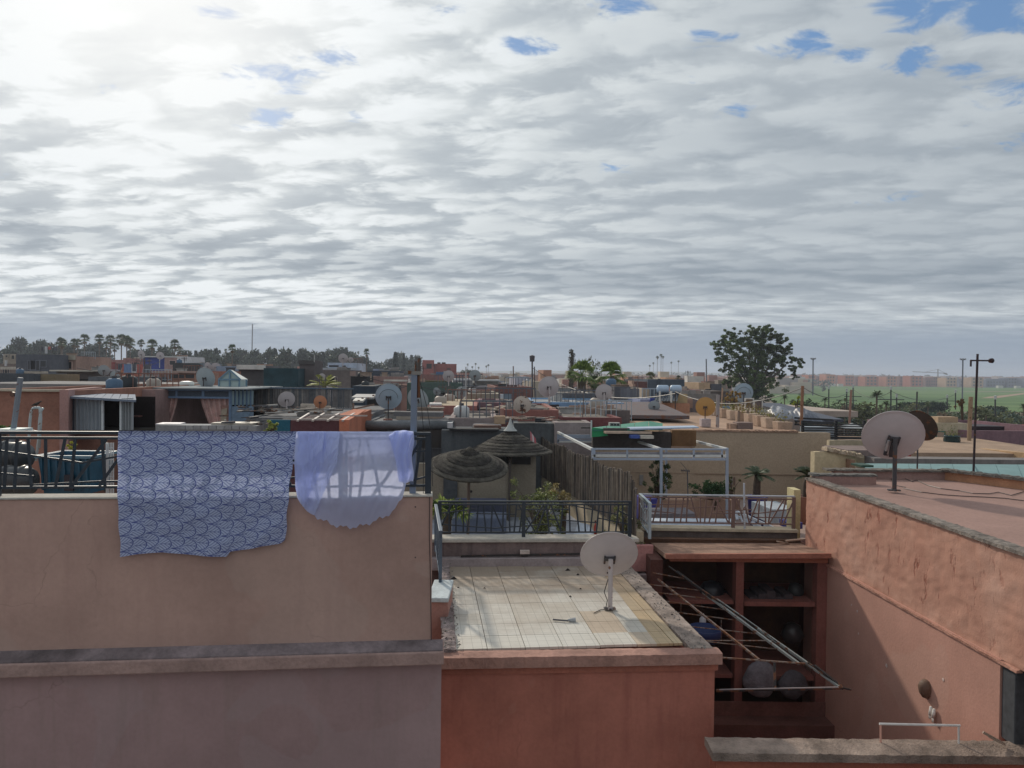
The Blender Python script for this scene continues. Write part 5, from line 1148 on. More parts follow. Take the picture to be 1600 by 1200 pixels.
# green sheets
gs = thing('green_sheet_roof', P(985,668,18), 'emerald green plastic roof sheets with bricks on top', 'sheet roof')
grm = paint((.035,.20,.14), rough=.8, var=.2, scale=2)
for k in range(5):
    xa, xb = 926+k*22, 926+(k+1)*22-.6; ya = lambda x: 671.5-(x-926)*.012; yb = lambda x: 668-(min(x,1022)-926)*.115+max(0,x-1022)*.33
    p0, p1, q1, q0 = P(xa,ya(xa),17.0), P(xb,ya(xb),17.0), P(xb,yb(xb),17.0+.0+ (20.2-17)), P(xa,yb(xa),20.2)
    MB().hexa([p0-Vector((0,0,.03)),p1-Vector((0,0,.03)),q1-Vector((0,0,.03)),q0-Vector((0,0,.03)),p0,p1,q1,q0]).build('green_sheet', grm, gs)
MB().hexa([P(925,683,17.02),P(950,681,17.02),P(950,681,17.05),P(925,683,17.05),P(925,668,17.02),P(944,670,17.02),P(944,670,17.05),P(925,668,17.05)]).build('hanging_sheet', paint((.02,.26,.10), rough=.6), gs)
tag(MB().add([v for v in (P(985,672,16.9),P(1092,669,16.9),P(1092,667.2,16.9),P(985,669.6,16.9))]+[v+Vector((0,.5,0)) for v in (P(985,672,16.9),P(1092,669,16.9),P(1092,667.2,16.9),P(985,669.6,16.9))], [(0,1,2,3),(7,6,5,4),(3,2,6,7),(0,4,5,1),(1,5,6,2),(0,3,7,4)]).build('edge_sheet', paint((.38,.46,.58), rough=.4), org=P(1030,670,16.9)), 'pale blue metal strip along the front edge of the green sheets', 'metal strip')
cbk = P(960,665,17.8); cb_ = thing('hollow_block', cbk, 'grey hollow block lying on the green sheets', 'block')
MB().box(cbk.x-.12,cbk.x+.12,17.7,17.95,cbk.z-.01,cbk.z+.07).build('body', plaster((.33,.32,.31), scale=9), cb_)
for k in (-1,0,1): MB().box(cbk.x+k*.07-.022,cbk.x+k*.07+.022,17.69,17.699,cbk.z+.01,cbk.z+.05).build('hole', paint((.02,.02,.02)), cb_)
slab('long dark timber lying on the green sheets', 'timber', 'timber', 944, 990, 669, 16.95, .12, .05, (.05,.045,.045)); slab('pale plank under the green sheets beside the timber', 'plank', 'plank', 946, 1020, 674, 16.8, .2, .05, (.45,.34,.26))
House('orange brown panel under the pale blue metal strip', 1050, 1088, 672, 17.6, .2, (.28,.14,.05), zb=P(1050,697,17.6).z, parapet=0, name='plywood_board', cat='panel', rot=rad(0))
House('dark gap wall under the green sheets', 926, 1049, 674, 17.6, .2, (.10,.085,.08), zb=P(990,702,17.6).z, parapet=0, name='wall', cat='wall', rot=rad(0))
slab('blue tarpaulin roll under the green sheets', 'tarpaulin_roll', 'tarpaulin', 986, 1000, 680, 16.7, .2, .07, (.05,.09,.32)); slab('pale box lid under the green sheets', 'box_lid', 'box', 1001, 1022, 680.5, 16.7, .2, .07, (.5,.46,.4))
# solar heater and orange wall
HOr = House('orange wall with a small yellow upper wall below the solar tanks', 1031, 1078, 630, 31, 4, (.58,.26,.14), zb=-6, parapet=.05, rot=rad(2), stain=.15); HOr.block('yellow_wall', 1053, 1078, 616, 630, .3, .6, c=(.50,.38,.22))
slab_o = drum('left blue-white solar tank above the orange wall', 1026, 1045, 608, 31.5, .17, (.40,.50,.62), 'solar water tanks'); drum('right blue-white solar tank above the orange wall', 1047, 1065, 608, 31.5, .17, (.40,.50,.62), 'solar water tanks')
sp = thing('solar_collector', P(1042,620,31.2), 'dark solar collector panel under the two blue-white tanks', 'solar collector')
MB().hexa([P(1022,627,30.6),P(1058,627,30.6),P(1058,627,30.68),P(1022,627,30.68),P(1028,611,31.6),P(1062,611,31.6),P(1062,611,31.68),P(1028,611,31.68)]).build('panel', glass((.01,.012,.018), .2), sp)
for k in range(7): MB().tube([P(1025+k*5,626.5,30.58),P(1031+k*4.6,611.5,31.58)], .02, 6).build('collector_tube', paint((.06,.07,.09), rough=.2), sp)
for px in (1031,1049): MB().bar(P(px,629,30.5), P(px,611,30.5), .06, .05).build('leg', paint((.6,.6,.58)), sp)
House('grey mauve wall right of the orange wall', 1078.5, 1095, 623, 32, 4, (.22,.18,.19), zb=-6, parapet=.1)
House('slate blue sheet wall on the skyline behind the solar tanks', 1012, 1071, 592.5, 62, 6, (.10,.13,.17), parapet=.05, stain=.1).opening(1030, 1031, 593, 606, (.05,.06,.08))
House('dark maroon wall right of the fan palms', 970, 1012, 596, 58, 6, (.17,.075,.07), parapet=.1)
House('grey sheet wall below the maroon wall', 960, 996, 604, 36, 3, (.15,.15,.17), zb=-6, parapet=.05)
SG = thing('sheet_gate', P(990,635,33), 'tall grey metal sheet screen right of the blue house', 'screen')
for k in range(6): MB().bar(P(972+k*4.9,637,33), P(972+k*4.9,606+(k%2),33), .128, .03, (0,1,0)).build('sheet', paint((.15+.02*(k%3),.15+.02*(k%3),.17+.02*(k%3)), rough=.8, rust=.1), SG)
House('sand coloured pier beside the grey metal screen', 1003, 1015, 607, 34, 3, (.42,.33,.24), zb=-6, parapet=.1)
House('blue and white walls behind the small dull dish', 1000, 1031, 624, 31, 3, (.30,.33,.50), zb=-6, parapet=.1).block('cobalt_patch', 1016, 1030, 622, 634, -.1, 0, c=(.06,.09,.38))
House('pinkish red wall right of the solar tanks', 1066, 1096, 609, 46, 5, (.38,.15,.13), parapet=.1); House('tan block on the skyline left of the big tree', 1092, 1110, 598, 64, 5, (.58,.38,.22), parapet=.1)
House('dark slate block beside the tan block', 1111, 1128, 600, 64, 5, (.12,.12,.14), parapet=.05); House('brown tin roofed wall left of the big round dish', 1096, 1140, 611, 44, 6, (.14,.11,.105), parapet=.05)

# ---- tall beige wall and the peach roof terrace
BW = House('tall beige plaster wall behind the pergola and potted palms', 1086, 1296, 674, 21, .35, (.47,.37,.265), zb=-6, parapet=0, rot=rad(-1.0), stain=.12, mat=plaster((.46,.355,.26), var=.07, scale=.5, bump=.25, stain=.12, fine=25))
mb = MB(BW.fr); mb.box(-3.2, 0, -.02, .3, -6, P(1000,703,21).z); mb.build('wall_left', BW.m, BW.o)
mb = MB(BW.fr); mb.box(-3.2, BW.w, -.03, -.001, P(1090,739,21).z-.02, P(1090,739,21).z); mb.build('groove_line', plaster((.40,.30,.22)), BW.o)
mb = MB(BW.fr); rough_strip(mb, (0,.16,BW.zt), (BW.w*.76,.16,BW.zt), .38, .05, 60, 71, .02); mb.build('top_edge', plaster((.38,.24,.17), scale=4, stain=.5), BW.o)
PR = thing('peach_roof_terrace', P(1170,660,25), 'peach coloured roof terrace above the tall beige wall', 'roof terrace')
zt_ = BW.zt
mb = MB(); mb.prism([(P(1040,0,21).x*1.0+.2,21.3),(P(1252,0,21).x,21.2),(P(1180,0,34).x,34),(P(1010,0,34).x,34)], zt_-.5, zt_-.03); mb.build('roof', plaster((.42,.28,.20), var=.18, scale=.8, stain=.25), PR)
mb = MB(); mb.prism([(P(1040,0,21).x-.0,21.1),(P(1010,0,24).x-.4,24.5),(P(985,0,30).x,30),(P(1010,0,30).x,30),(P(1060,0,22).x,22)], zt_-.1, zt_+.02); mb.build('sloping_edge', plaster((.55,.38,.25), scale=1, stain=.2), PR)
pbx = [plaster((.58,.44,.34), scale=3, stain=.2), plaster((.50,.36,.27), scale=3, stain=.3)]
plc = [(.10,.13,.04),(.20,.17,.05),(.07,.10,.04)]
pots_px = [(1122,641,29.5),(1135,643,28),(1149,645.5,26.8),(1164,648,25.6),(1179,651.5,24.6),(1194,655,23.7),(1208,658.5,22.9),(1228,665,21.9)]
nice = ['farthest','second farthest','third farthest','fourth farthest','fourth nearest','third nearest','second nearest','nearest']
for k, (px, py, Y) in enumerate(pots_px):
    c = P(px, py, Y); w = .15+.010*k; h = .10
    o = thing('planter_box', c, '%s of the peach planter boxes along the roof terrace edge' % nice[k], 'planter', 'planter boxes on the peach roof terrace')
    MB().hexa([(c.x-w,Y,zt_-.02),(c.x+w*.8,Y,zt_-.02),(c.x+w*.8-.05,Y+.3,zt_-.02),(c.x-w-.05,Y+.3,zt_-.02),(c.x-w-.02,Y-.02,c.z+h),(c.x+w*.8+.02,Y-.02,c.z+h),(c.x+w*.8-.03,Y+.32,c.z+h),(c.x-w-.07,Y+.32,c.z+h)]).build('box', pbx[k%2], o, bevel=.01)
    mb = MB(); rr = random.Random(k+50)
    for _ in range(90):
        p = Vector((c.x-.05+rr.gauss(0,w*.5), Y+.2+rr.gauss(0,.15), c.z+h+abs(rr.gauss(0,.14)))); s_ = .03
        mb.add([p+Vector((rr.uniform(-s_,s_),rr.uniform(-s_,s_),rr.uniform(-s_,s_*2))) for _k in range(3)], [(0,1,2)])
    tag(mb.build('plant', leafm(plc[k%3], (.3,.28,.09)), o), kind='stuff')
sb = P(1173,668,21.6); tag(MB().box(P(1160,0,21.6).x,P(1185,0,21.6).x,21.45,21.9,zt_,P(1170,660,21.6).z).build('stone_block', plaster((.24,.17,.15), scale=5), org=sb, bevel=.01), 'dark brown block lying at the front edge of the peach roof', 'block')
tag(MB().box(P(1150,0,21.5).x,P(1160,0,21.5).x,21.4,21.8,zt_,P(1155,662,21.5).z).build('stone_block', plaster((.40,.27,.2), scale=5), org=sb, bevel=.01), 'small tan block left of the dark brown block', 'block')
dish('ochre', 'ochre yellow dish on a white pedestal on the peach roof', 1102, 636, 30, 23.2, yaw=-18, tilt=8, pybase=661)
pd = P(1101,664,23.2); tag(MB().box(pd.x-.14,pd.x+.14,23.0,23.3,zt_-.02,P(1101,654,23.2).z).build('pedestal', plaster((.50,.42,.42), stain=.6, scale=7), org=pd, bevel=.02), 'stained white pedestal under the ochre dish', 'pedestal')
dish('blue', 'large round pale dish with a dark curved rib in front of the big tree', 1162, 614, 30, 33, yaw=-6, tilt=8, pybase=634)
for i, (x0_,y0_,x1_,y1_,Y,r,c,lab) in enumerate(((1121,668,1122,617,22,.05,(.34,.30,.30),'thick grey brown post on the peach roof right of the ochre dish'),(1127,640,1129,606,29,.03,(.42,.28,.2),'thin tan pole left of the large ribbed dish'),(1252,664,1254,603,21.5,.045,(.30,.15,.09),'tall rust brown pole at the right end of the peach roof'),(1327,665,1330,609,33,.05,(.36,.20,.15),'slim reddish pole beyond the dark slatted screen'))):
    pole(lab, x0_,y0_,x1_,y1_,Y,r,c)
for i, (px, py, Y) in enumerate(((1154,660,25.5),(1168,658,24.8),(1181,651,25.2))):
    o = thing('dry_shrub', P(px,py,Y), ('dry shrub on a thick stem left of the ribbed dish base','dry round-headed shrub in front of the ribbed dish','dry shrub on a dark stem right of the ribbed dish')[i], 'shrub')
    MB().tube([P(px,py,Y), P(px+.5,py-18,Y)], [.05,.04], 7).build('stem', paint((.22,.17,.14)), o)
    mb = MB(); rr = random.Random(i); c = P(px+1,py-[23,27,14][i],Y)
    for _ in range(150):
        v = Vector((rr.gauss(0,1),rr.gauss(0,1),rr.gauss(0,.8))).normalized()*.16*rr.random()**.4; p = c+v; mb.add([p+Vector((rr.uniform(-.03,.03),rr.uniform(-.03,.03),rr.uniform(-.03,.03))) for _k in range(3)], [(0,1,2)])
    mb.build('crown', leafm((.16,.10,.05), (.3,.2,.08)), o)
for i, (px,py) in enumerate(((1171,630),(1185,633))):
    c = P(px,py,27); o = thing('old_window', c, ('left of two small white window frames on the roof behind the planters','right of two small white window frames on the roof behind the planters')[i], 'frame', 'white frames behind the planters'); w=.16; h=.18
    for (a,b__,c_,d_) in ((-w,-w+.04,-h,h),(w-.04,w,-h,h),(-w+.041,w-.041,h-.04,h)): MB().box(c.x+a,c.x+b__,27,27.05,c.z+c_,c.z+d_).build('frame_bar', paint((.6,.58,.55)), o)
    MB().box(c.x-w+.041,c.x+w-.041,27.03,27.04,c.z-h,c.z+h-.041).build('panel', paint((.13,.10,.10)), o)
House('flat grey brown roof edge behind the planter boxes', 1040, 1250, 645, 34.5, 9, (.34,.26,.22), zb=-6, parapet=.05, rot=0, roofc=(.36,.29,.24))
# crumpled grey tarpaulin and black slatted screen
def tarp(label, px0, px1, py0, py1, Y, c, seed):
    a = P(px0,py1,Y); b__ = P(px1,py1,Y); zt = P(px0,py0,Y).z; nx, ny = 40, 14; vs=[]; fs=[]
    for j in range(ny+1):
        for i in range(nx+1):
            s_, t = i/nx, j/ny; x = a.x+(b__.x-a.x)*s_; hh = (zt-a.z)*math.sin(t*math.pi*.5)**.6*(math.sin(min(1,s_*1.0+.06)*math.pi)**.35 if s_<.99 else .35)
            vs.append((x, Y+t*1.0, a.z+hh+.09*noise.noise(Vector((s_*6,t*3,seed)))+.03*noise.noise(Vector((s_*20,t*8,seed)))))
    for j in range(ny):
        for i in range(nx): q=j*(nx+1)+i; fs.append((q,q+1,q+nx+2,q+nx+1))
    return tag(MB().add(vs,fs).build('tarpaulin', paint(c, rough=.45, var=.3, scale=6), org=a, smooth=True), label, 'tarpaulin')
tarp('crumpled grey tarpaulin heap behind the nearest planter boxes', 1213, 1254, 637, 655, 25, (.20,.21,.24), 3)
tarp('dark blue grey tarpaulin right of the rust brown pole', 1252, 1290, 640, 660, 25.5, (.10,.11,.14), 7)
SS = thing('black_slat_screen', P(1300,680,21), 'black horizontal slat screen right of the tall beige wall', 'slat screen')
bkm = paint((.015,.016,.02), rough=.6)
for k in range(7): MB().bar(P(1253,661+k*3.7,21.2-.0), P(1352,663.5+k*3.55,22.2), .05, .03 if k != 6 else .07, (0,1,0) if False else (0,0,1)).build('slat', bkm, SS)
for px in (1254,1306,1350): MB().bar(P(px,687,21.3+(px-1254)*.01), P(px,657,21.3+(px-1254)*.01), .07, .07).build('post', bkm, SS)
for k in range(3): MB().bar(P(1242+k*.0,653+k*5,22.0), P(1300,656+k*5,23), .035, .05).build('upper_slat', bkm, SS)
House('pale blue wall seen between the black slats', 1256, 1305, 667, 22.9, .3, (.33,.38,.44), zb=-4, parapet=0, name='wall', cat='wall', rot=0); 
slab('dark blue corrugated sheet roof beyond the black slats', 'tin_canopy', 'roof', 1270, 1320, 655, 26, 5, .1, (.05,.055,.08), mat=paint((.05,.055,.08), rough=.5), tilt=.35)
slab('pale flat roof beyond the dark blue sheet roof', 'flat_roof', 'roof', 1250, 1345, 642, 40, 8, .3, (.45,.37,.32), mat=plaster((.45,.37,.32)))
tn = thing('small_white_tent', P(1332,668,26), 'small white pointed tent roof seen through the black slats', 'tent')
c = P(1333,663,26); MB().add([(c.x-.35,25.8,c.z-.12),(c.x+.35,25.8,c.z-.12),(c.x+.35,26.5,c.z-.12),(c.x-.35,26.5,c.z-.12),(c.x,26.1,c.z+.04)],[(0,1,4),(1,2,4),(2,3,4),(3,0,4),(3,2,1,0)]).build('canopy', plaster((.6,.6,.58)), tn)
for sx in (-.3,.3): MB().bar((c.x+sx,26,c.z-.12),(c.x+sx,26,c.z-.8),.03,.03).build('leg', paint((.3,.3,.3)), tn)
# yellow walls between beige wall and salmon house
YW = House('bright cream yellow wall beside the tall beige wall', 1273, 1340, 706, 16.5, .2, (.58,.46,.26), zb=-6, parapet=.02, rot=rad(3), stain=.08, roofc=(.25,.2,.18))
mb = MB(); rough_strip(mb, P(1288,704,16.6), P(1345,715,16.6), .3, .07, 30, 81, .04); mb.build('rough_top', plaster((.48,.38,.28), scale=4, stain=.5), YW.o)
YW2 = House('cream roof edge behind the bright cream yellow wall', 1296, 1362, 688, 20.0, .2, (.52,.42,.26), zb=-6, parapet=.02, rot=rad(-4)); slab('brown slab roof above the cream roof edge', 'roof_slab', 'roof', 1325, 1400, 703.5, 18.4, 1.2, .14, (.2,.15,.14), mat=plaster((.24,.18,.165), stain=.5))
MB().box(P(1339,0,16.4).x,P(1346,0,16.4).x,16.3,18,-6,P(1340,718,16.4).z).build('brown_end', plaster((.3,.18,.12)), YW.o)
MB().box(P(1252,0,14.3).x,P(1263,0,14.3).x,14.25,14.6,-4,P(1252,765,14.3).z).build('pier', plaster((.60,.52,.30), scale=2), YW.o)
slab('dark green plastic sheet edge left of the teal roof', 'plastic_sheet', 'sheet', 1346, 1366, 727, 15.4, .4, .04, (.02,.06,.04))
TR = thing('teal_sheet_roof', P(1480,735,16), 'long pale teal sheet roof behind the salmon roof', 'sheet roof')
tm = paint((.17,.28,.285), rough=.8, var=.1, scale=2)
for k in range(8):
    a0 = 1350+k*36; p0,p1 = P(a0,741+k*.9+(k*1.5 if k>4 else 0),15.0), P(a0+35.5,742+k*.9+(k*1.5 if k>4 else 0),15.0); q0,q1 = P(1352+k*34,724+k*.25,17.6), P(1352+(k+1)*34-.4,724.2+k*.25,17.6)
    MB().hexa([p0-Vector((0,0,.03)),p1-Vector((0,0,.03)),q1-Vector((0,0,.03)),q0-Vector((0,0,.03)),p0,p1,q1,q0]).build('sheet', tm, TR)
BMc = House('long grey parapet beam behind the teal sheet roof', 1366, 1680, 716, 18.0, .5, (.25,.22,.21), zb=-4, parapet=0, rot=rad(0), stain=.5)
PH = House('peach coloured flat roof behind the grey parapet beam', 1420, 1700, 707, 19.2, 5, (.55,.36,.22), zb=-5, parapet=.0, rot=rad(0), mat=plaster((.40,.28,.20), stain=.4, scale=1))
a = P(1440,694,23.5); mb = MB(); mb.bar(P(1438,697,23.2), P(1620,716,18.6), .25, .22); mb.build('ridge', plaster((.50,.33,.19), scale=2, stain=.3), PH.o)
tag(MB().box(P(1430,0,18.8).x,P(1434,0,18.8).x,18.7,18.8,P(1430,714,18.8).z,P(1430,704,18.8).z).build('red_pipe', paint((.35,.05,.04)), org=P(1432,712,18.8)), 'short red pipe stub beside the large white dish', 'pipe')
YH = House('small cream house with a green door left of the tall antenna mast', 1455, 1514, 661, 24.5, 3, (.55,.46,.30), zb=-5, parapet=.05, rot=rad(2), roofc=(.35,.3,.25))
YH.block('doorway_recess', 1462, 1493, 673, 698, -.02, .02, c=(.42,.31,.24)); YH.opening(1465, 1477, 675, 696, (.03,.20,.17), (.03,.15,.13), name='door')
YH.block('pier_top', 1473, 1505, 652, 661, .2, .6, c=(.50,.36,.24)); YH.block('white_sill', 1493, 1537, 698, 700.5, -.5, -.1, c=(.5,.46,.5))
o = thing('big_plant_pot', P(1486,697,22.5), 'large dark green glazed pot with a small bush by the green door', 'plant pot'); c = P(1487,697,22.5)
MB().lathe([(.001,0),(.15,0),(.21,.08),(.23,.18),(.21,.27),(.23,.30),(.21,.31),(.18,.25),(.001,.24)], 20, c).build('pot', paint((.012,.035,.04), rough=.25), o, smooth=True)
mb = MB(); rr = random.Random(5)
for _ in range(140):
    p = c+Vector((rr.gauss(0,.12),rr.gauss(0,.1),.32+abs(rr.gauss(0,.13)))); mb.add([p+Vector((rr.uniform(-.03,.03),rr.uniform(-.03,.03),rr.uniform(-.03,.03))) for _k in range(3)], [(0,1,2)])
mb.build('foliage', leafm((.08,.11,.04), (.2,.22,.08)), o)
PU = House('purple plastered house at the right edge behind the tall antenna mast', 1514, 1720, 673, 24, 6, (.26,.14,.17), zb=-5, parapet=.3, rot=rad(4), roofc=(.12,.02,.03), stain=.35)
slab('bright red roof strip on the purple house at the right edge', 'roof_strip', 'roof', 1555, 1700, 666, 29, 1, .1, (.45,.05,.05)); slab('black shade netting on the purple house', 'shade_netting', 'netting', 1517, 1573, 666, 27.5, 1.2, .16, (.03,.02,.025))
# masts at the right
def antenna(o, a, b, m):
    t = b-Vector((0,0,(b-a).length*.055)); w = .35
    MB().bar(t+Vector((-.13,0,0)), t+Vector((.27,0,.0)), .035, .03).build('cross_arm', m, o)
    MB().lathe([(0,-.04),(.045,-.03),(.05,.03),(0,.04)], 10, t+Vector((.27,0,0)), Matrix.Rotation(rad(90),3,'X')).build('insulator', m, o, smooth=True)
    MB().bar(t+Vector((-.13,0,.01)), t+Vector((-.13,0,-.12)), .03, .02).build('cross_arm', m, o)
pole('tall dark antenna mast with a cross arm behind the salmon roof', 1521, 741, 1527.5, 553, 15.2, .022, (.035,.02,.025), cat='antenna mast', name='antenna_mast', extra=antenna)
pole('rough tan trunk-like post with a wasps-nest crown near the cream house', 1514, 692, 1517, 620, 23, .06, (.32,.22,.14), cat='post', name='wooden_post')
# ================================================================ TERRACE WITH THATCHED PARASOLS
struct('terrace_floor', MB().prism([(-2.2,13.15),(2.3,13.15),(2.6,24),(-3,24)], -3.6, -3.30), plaster((.42,.45,.52), var=.2, scale=1.5, stain=.3))
TW_ = thing('beige_terrace_wall', P(780,760,17), 'dim beige wall under the thatched parasols', 'wall')
wmb = plaster((.33,.29,.23), var=.12, scale=1, stain=.3)
MB().box(P(690,0,17).x-1.2, P(803,0,17).x, 17, 17.2, -3.5, P(700,725,17).z).build('wall', wmb, TW_)
MB().box(P(803,0,16.9).x, P(803,0,16.9).x+.05, 16.92, 17.25, -3.5, P(800,716,17).z).build('edge_strip', plaster((.12,.1,.09)), TW_)
MB().box(P(806,0,17.4).x, P(846,0,17.4).x, 17.4, 17.6, -3.5, P(800,716,17).z).build('wall_right', plaster((.38,.33,.26), scale=1), TW_)
MB().box(P(808,0,17.1).x, P(838,0,17.1).x, 17.3, 17.38, P(800,728,17).z, P(800,708,17).z).build('dark_band', paint((.02,.015,.015)), TW_)  # near-black strip under the rim of the cone roof
MB().lathe([(0,-.01),(.03,-.01),(.03,.0),(0,0)], 10, P(736,768,16.98), Matrix.Rotation(rad(90),3,'X')).build('vent_hole', paint((.03,.02,.02)), TW_)
MB().box(P(700,0,16.9).x, P(722,0,16.9).x, 16.95, 16.99, -3.4, P(700,738,16.9).z).build('door', paint((.07,.08,.09), var=.3), TW_)
# reed fence
RF = thing('reed_fence', (1.4, 17.5, -2.75), 'tall brown reed fence running back from the pergola terrace', 'fence')
rr = random.Random(21); reedc = [(.125,.105,.09),(.17,.14,.12),(.09,.078,.07),(.21,.18,.15),(.14,.125,.115)]; rm_ = [paint(c, rough=.95, var=.25, scale=6) for c in reedc]
NR = 250
for k in range(NR):
    t = k/(NR-1); Y = 13.2+(21.8-13.2)*t; x = 2.15-(Y-13.2)*.1756; z1 = -1.80+.03*math.sin(t*23)+rr.uniform(-.05,.035)-(.25 if Y < 13.5 else 0)*(1-(Y-13.2)/.3); zb_ = -2.80
    MB().bar((x+rr.uniform(-.012,.012), Y, zb_), (x+rr.uniform(-.02,.02), Y+rr.uniform(-.02,.02), z1), .05, .024, (1,0,0)).build('reed', rr.choice(rm_), RF)
for z in (-2.0,-2.55): MB().bar((2.175,13.2,z), (.665,21.8,z), .02, .03).build('wire_rail', paint((.12,.09,.07)), RF)
MB().hexa([(2.175,13.2,-3.5),(2.30,13.2,-3.5),(.75,22,-3.5),(.62,22,-3.5),(2.175,13.2,-2.73),(2.30,13.2,-2.73),(.75,22,-2.73),(.62,22,-2.73)]).build('base_wall', plaster((.58,.48,.34), var=.1, scale=1.2, stain=.12), RF)
# thatched parasols
thm = [plaster(c, var=.4, scale=7, bump=.9, fine=60, rough=1) for c in ((.07,.063,.055),(.045,.04,.036),(.095,.086,.073))]
def thatch(label, px, py, Y, R, H, tiltx, tilty, nrings, finial=None, poleb=-3.4, flat=False):
    c = P(px, py, Y); o = thing('thatched_parasol', (c.x, c.y, poleb), label, 'thatched parasol')
    ax = Matrix.Rotation(tilty, 3, 'Y') @ Matrix.Rotation(tiltx, 3, 'X'); rr = random.Random(int(px))
    for k in range(nrings):
        r0_ = R*k/nrings; r1 = R*(k+1)/nrings*1.0+.02; h0 = H*(1-k/nrings); h1 = H*(1-(k+1)/nrings); n = 56
        prof = [(max(.005,r0_-.02), h0+.012), (r1-.02, h1+.020), (r1, h1+.004), (r1-.005, h1-.022), (max(.004,r0_), h0-.03)]
        mb = MB(); b0_ = len(mb.v); mb.lathe(prof, n, c, ax)
        for i_, v in enumerate(mb.v):
            mb.v[i_] = v+Vector((0,0,1))*rr.uniform(-.004,.004)+(v-c).normalized()*rr.uniform(-.003,.006)
        mb.build('thatch_ring', thm[k%3], o)
    mb = MB(); rr2 = random.Random(5)
    for k in range(300):
        a_ = rr2.uniform(0,6.283); p = c+ax@Vector((R*math.cos(a_)*.985,R*math.sin(a_)*.985,0)); mb.bar(p, p+Vector((math.cos(a_)*.015,math.sin(a_)*.015,-rr2.uniform(.01,.035))), .006, .006)
    tag(mb.build('fringe', thm[1], o), kind='stuff')
    MB().tube([(c.x, c.y, poleb), tuple(c+ax@Vector((0,0,H*.9)))], .03, 8).build('pole', paint((.14,.1,.08)), o)
    MB().lathe([(.10,H-.06),(.07,H-.01),(.03,H+.03),(.001,H+.045)], 14, c, ax).build('cap', thm[2], o, smooth=True)
    if finial:
        MB().lathe([(.16,0),(.10,.06),(.055,.14),(.028,.22),(.012,.30),(.004,.31)], 20, c+ax@Vector((0,0,H-.03)), ax).build('white_cone', plaster((.45,.46,.45), scale=6), o, smooth=True)
    return o
thatch('tilted round thatched parasol on the left, nearest the railing', 732, 728, 15.0, .76, .36, rad(15), rad(4), 9)
thatch('larger thatched cone roof with a white cone finial', 797, 705, 17.6, .96, .50, rad(0), rad(0), 9, finial=True)
# little red and white cloth on the ridge
fl = thing('striped_cloth', P(833,685,17), 'small red and white striped cloth caught at the top of the reed fence', 'cloth')
for k in range(3): MB().hexa([P(829+k*3,688+k*2,17),P(832+k*3,689+k*2,17),P(832+k*3,689+k*2,17.03),P(829+k*3,688+k*2,17.03),P(828+k*3,673+k*4,17),P(831+k*3,677+k*4,17),P(831+k*3,677+k*4,17.03),P(828+k*3,673+k*4,17.03)]).build('cloth_strip', plaster(((.5,.2,.22),(.6,.5,.5),(.45,.12,.14))[k]), fl)
# terrace furniture
tb = thing('white_folding_board', P(910,838,13.9), 'white folded board leaning behind the dark railing', 'board')
MB().hexa([P(893,842,13.7),P(930,842,13.7),P(930,842,13.75),P(893,842,13.75),P(904,816,14.1),P(918,819,14.1),P(918,819,14.15),P(904,816,14.15)]).build('panel', plaster((.55,.6,.68)), tb)
MB().hexa([P(921,842,13.72),P(935,842,13.72),P(935,842,13.77),P(921,842,13.77),P(916,818,14.1),P(921,820,14.1),P(921,820,14.15),P(916,818,14.15)]).build('panel', plaster((.4,.42,.48)), tb)
rb = P(930,842,13.3); rbo = thing('red_bottle', rb, 'small red bottle standing on the ledge behind the cream dish', 'bottle'); MB().lathe([(.001,0),(.028,0),(.03,.12),(.012,.17),(.012,.21),(.001,.21)], 12, (rb.x,rb.y,-2.80)).build('body', paint((.35,.05,.04), rough=.3), rbo, smooth=True)
MB().lathe([(.001,.21),(.014,.21),(.014,.235),(.001,.235)], 10, (rb.x,rb.y,-2.80)).build('cap', paint((.1,.02,.02)), rbo)
sofa = thing('low_blue_sofa', P(755,835,15.5), 'low blue cushioned bench on the parasol terrace', 'bench')
MB().box(P(712,0,15.2).x,P(800,0,15.2).x,15.6,16.3,-3.3,-2.98).build('seat', plaster((.17,.2,.28)), sofa, bevel=.03); MB().box(P(712,0,15.2).x,P(800,0,15.2).x,16.31,16.5,-3.3,-2.72).build('backrest', plaster((.10,.11,.16)), sofa, bevel=.03)
# ================================================================ PERGOLA TERRACE
struct('pergola_terrace_floor', MB().prism([(2.35,14.1),(6.9,13.9),(7.6,21),(2.2,21)], -3.9, -3.45), plaster((.40,.30,.27), scale=1, stain=.3))
tw2 = thing('pergola_terrace_wall', (3.5,14,-3.2), 'dark stained wall with a pale ledge under the brown railing', 'wall')
FC = frame((2.36,13.98,0), rad(-1.2))
MB(FC).box(0, 2.86, 0, .25, -4, -2.86).build('wall', plaster((.16,.13,.12), var=.35, scale=2, stain=.6), tw2)
MB(FC).box(0, 2.86, -.05, .26, -2.858, -2.81).build('ledge', plaster((.55,.47,.35), scale=3, stain=.2), tw2)
railing('rose brown railing with slanted bars along the pergola terrace', FC @ Matrix.Translation((0,.1,-2.81)), 2.84, .60, [.02,1.72,2.82], paint((.19,.12,.105), rough=.6, metal=.1), 41, topc=paint((.42,.45,.50), rough=.35, metal=.3))
railing('short white side railing joining the dark and the brown railings', frame((2.36,12.95,-2.80), rad(90)), 1.05, .61, [.02], paint((.40,.46,.50), rough=.4, metal=.2), 43, spacing=.18)
pole('short pale pipe rising from the brown railing', 1163.5, 828, 1162.5, 755, 13.95, .018, (.5,.53,.58))
PG = thing('steel_pergola', P(1030,800,17), 'pale blue steel pergola frame on the terrace behind the brown railing', 'pergola')
pb = paint((.36,.42,.52), rough=.4, metal=.15, var=.1, rust=.06); pw = paint((.60,.60,.58), rough=.5)
def pt(px, py, Y): return P(px, py, Y)
YF_, YB_ = 15.9, 20.2
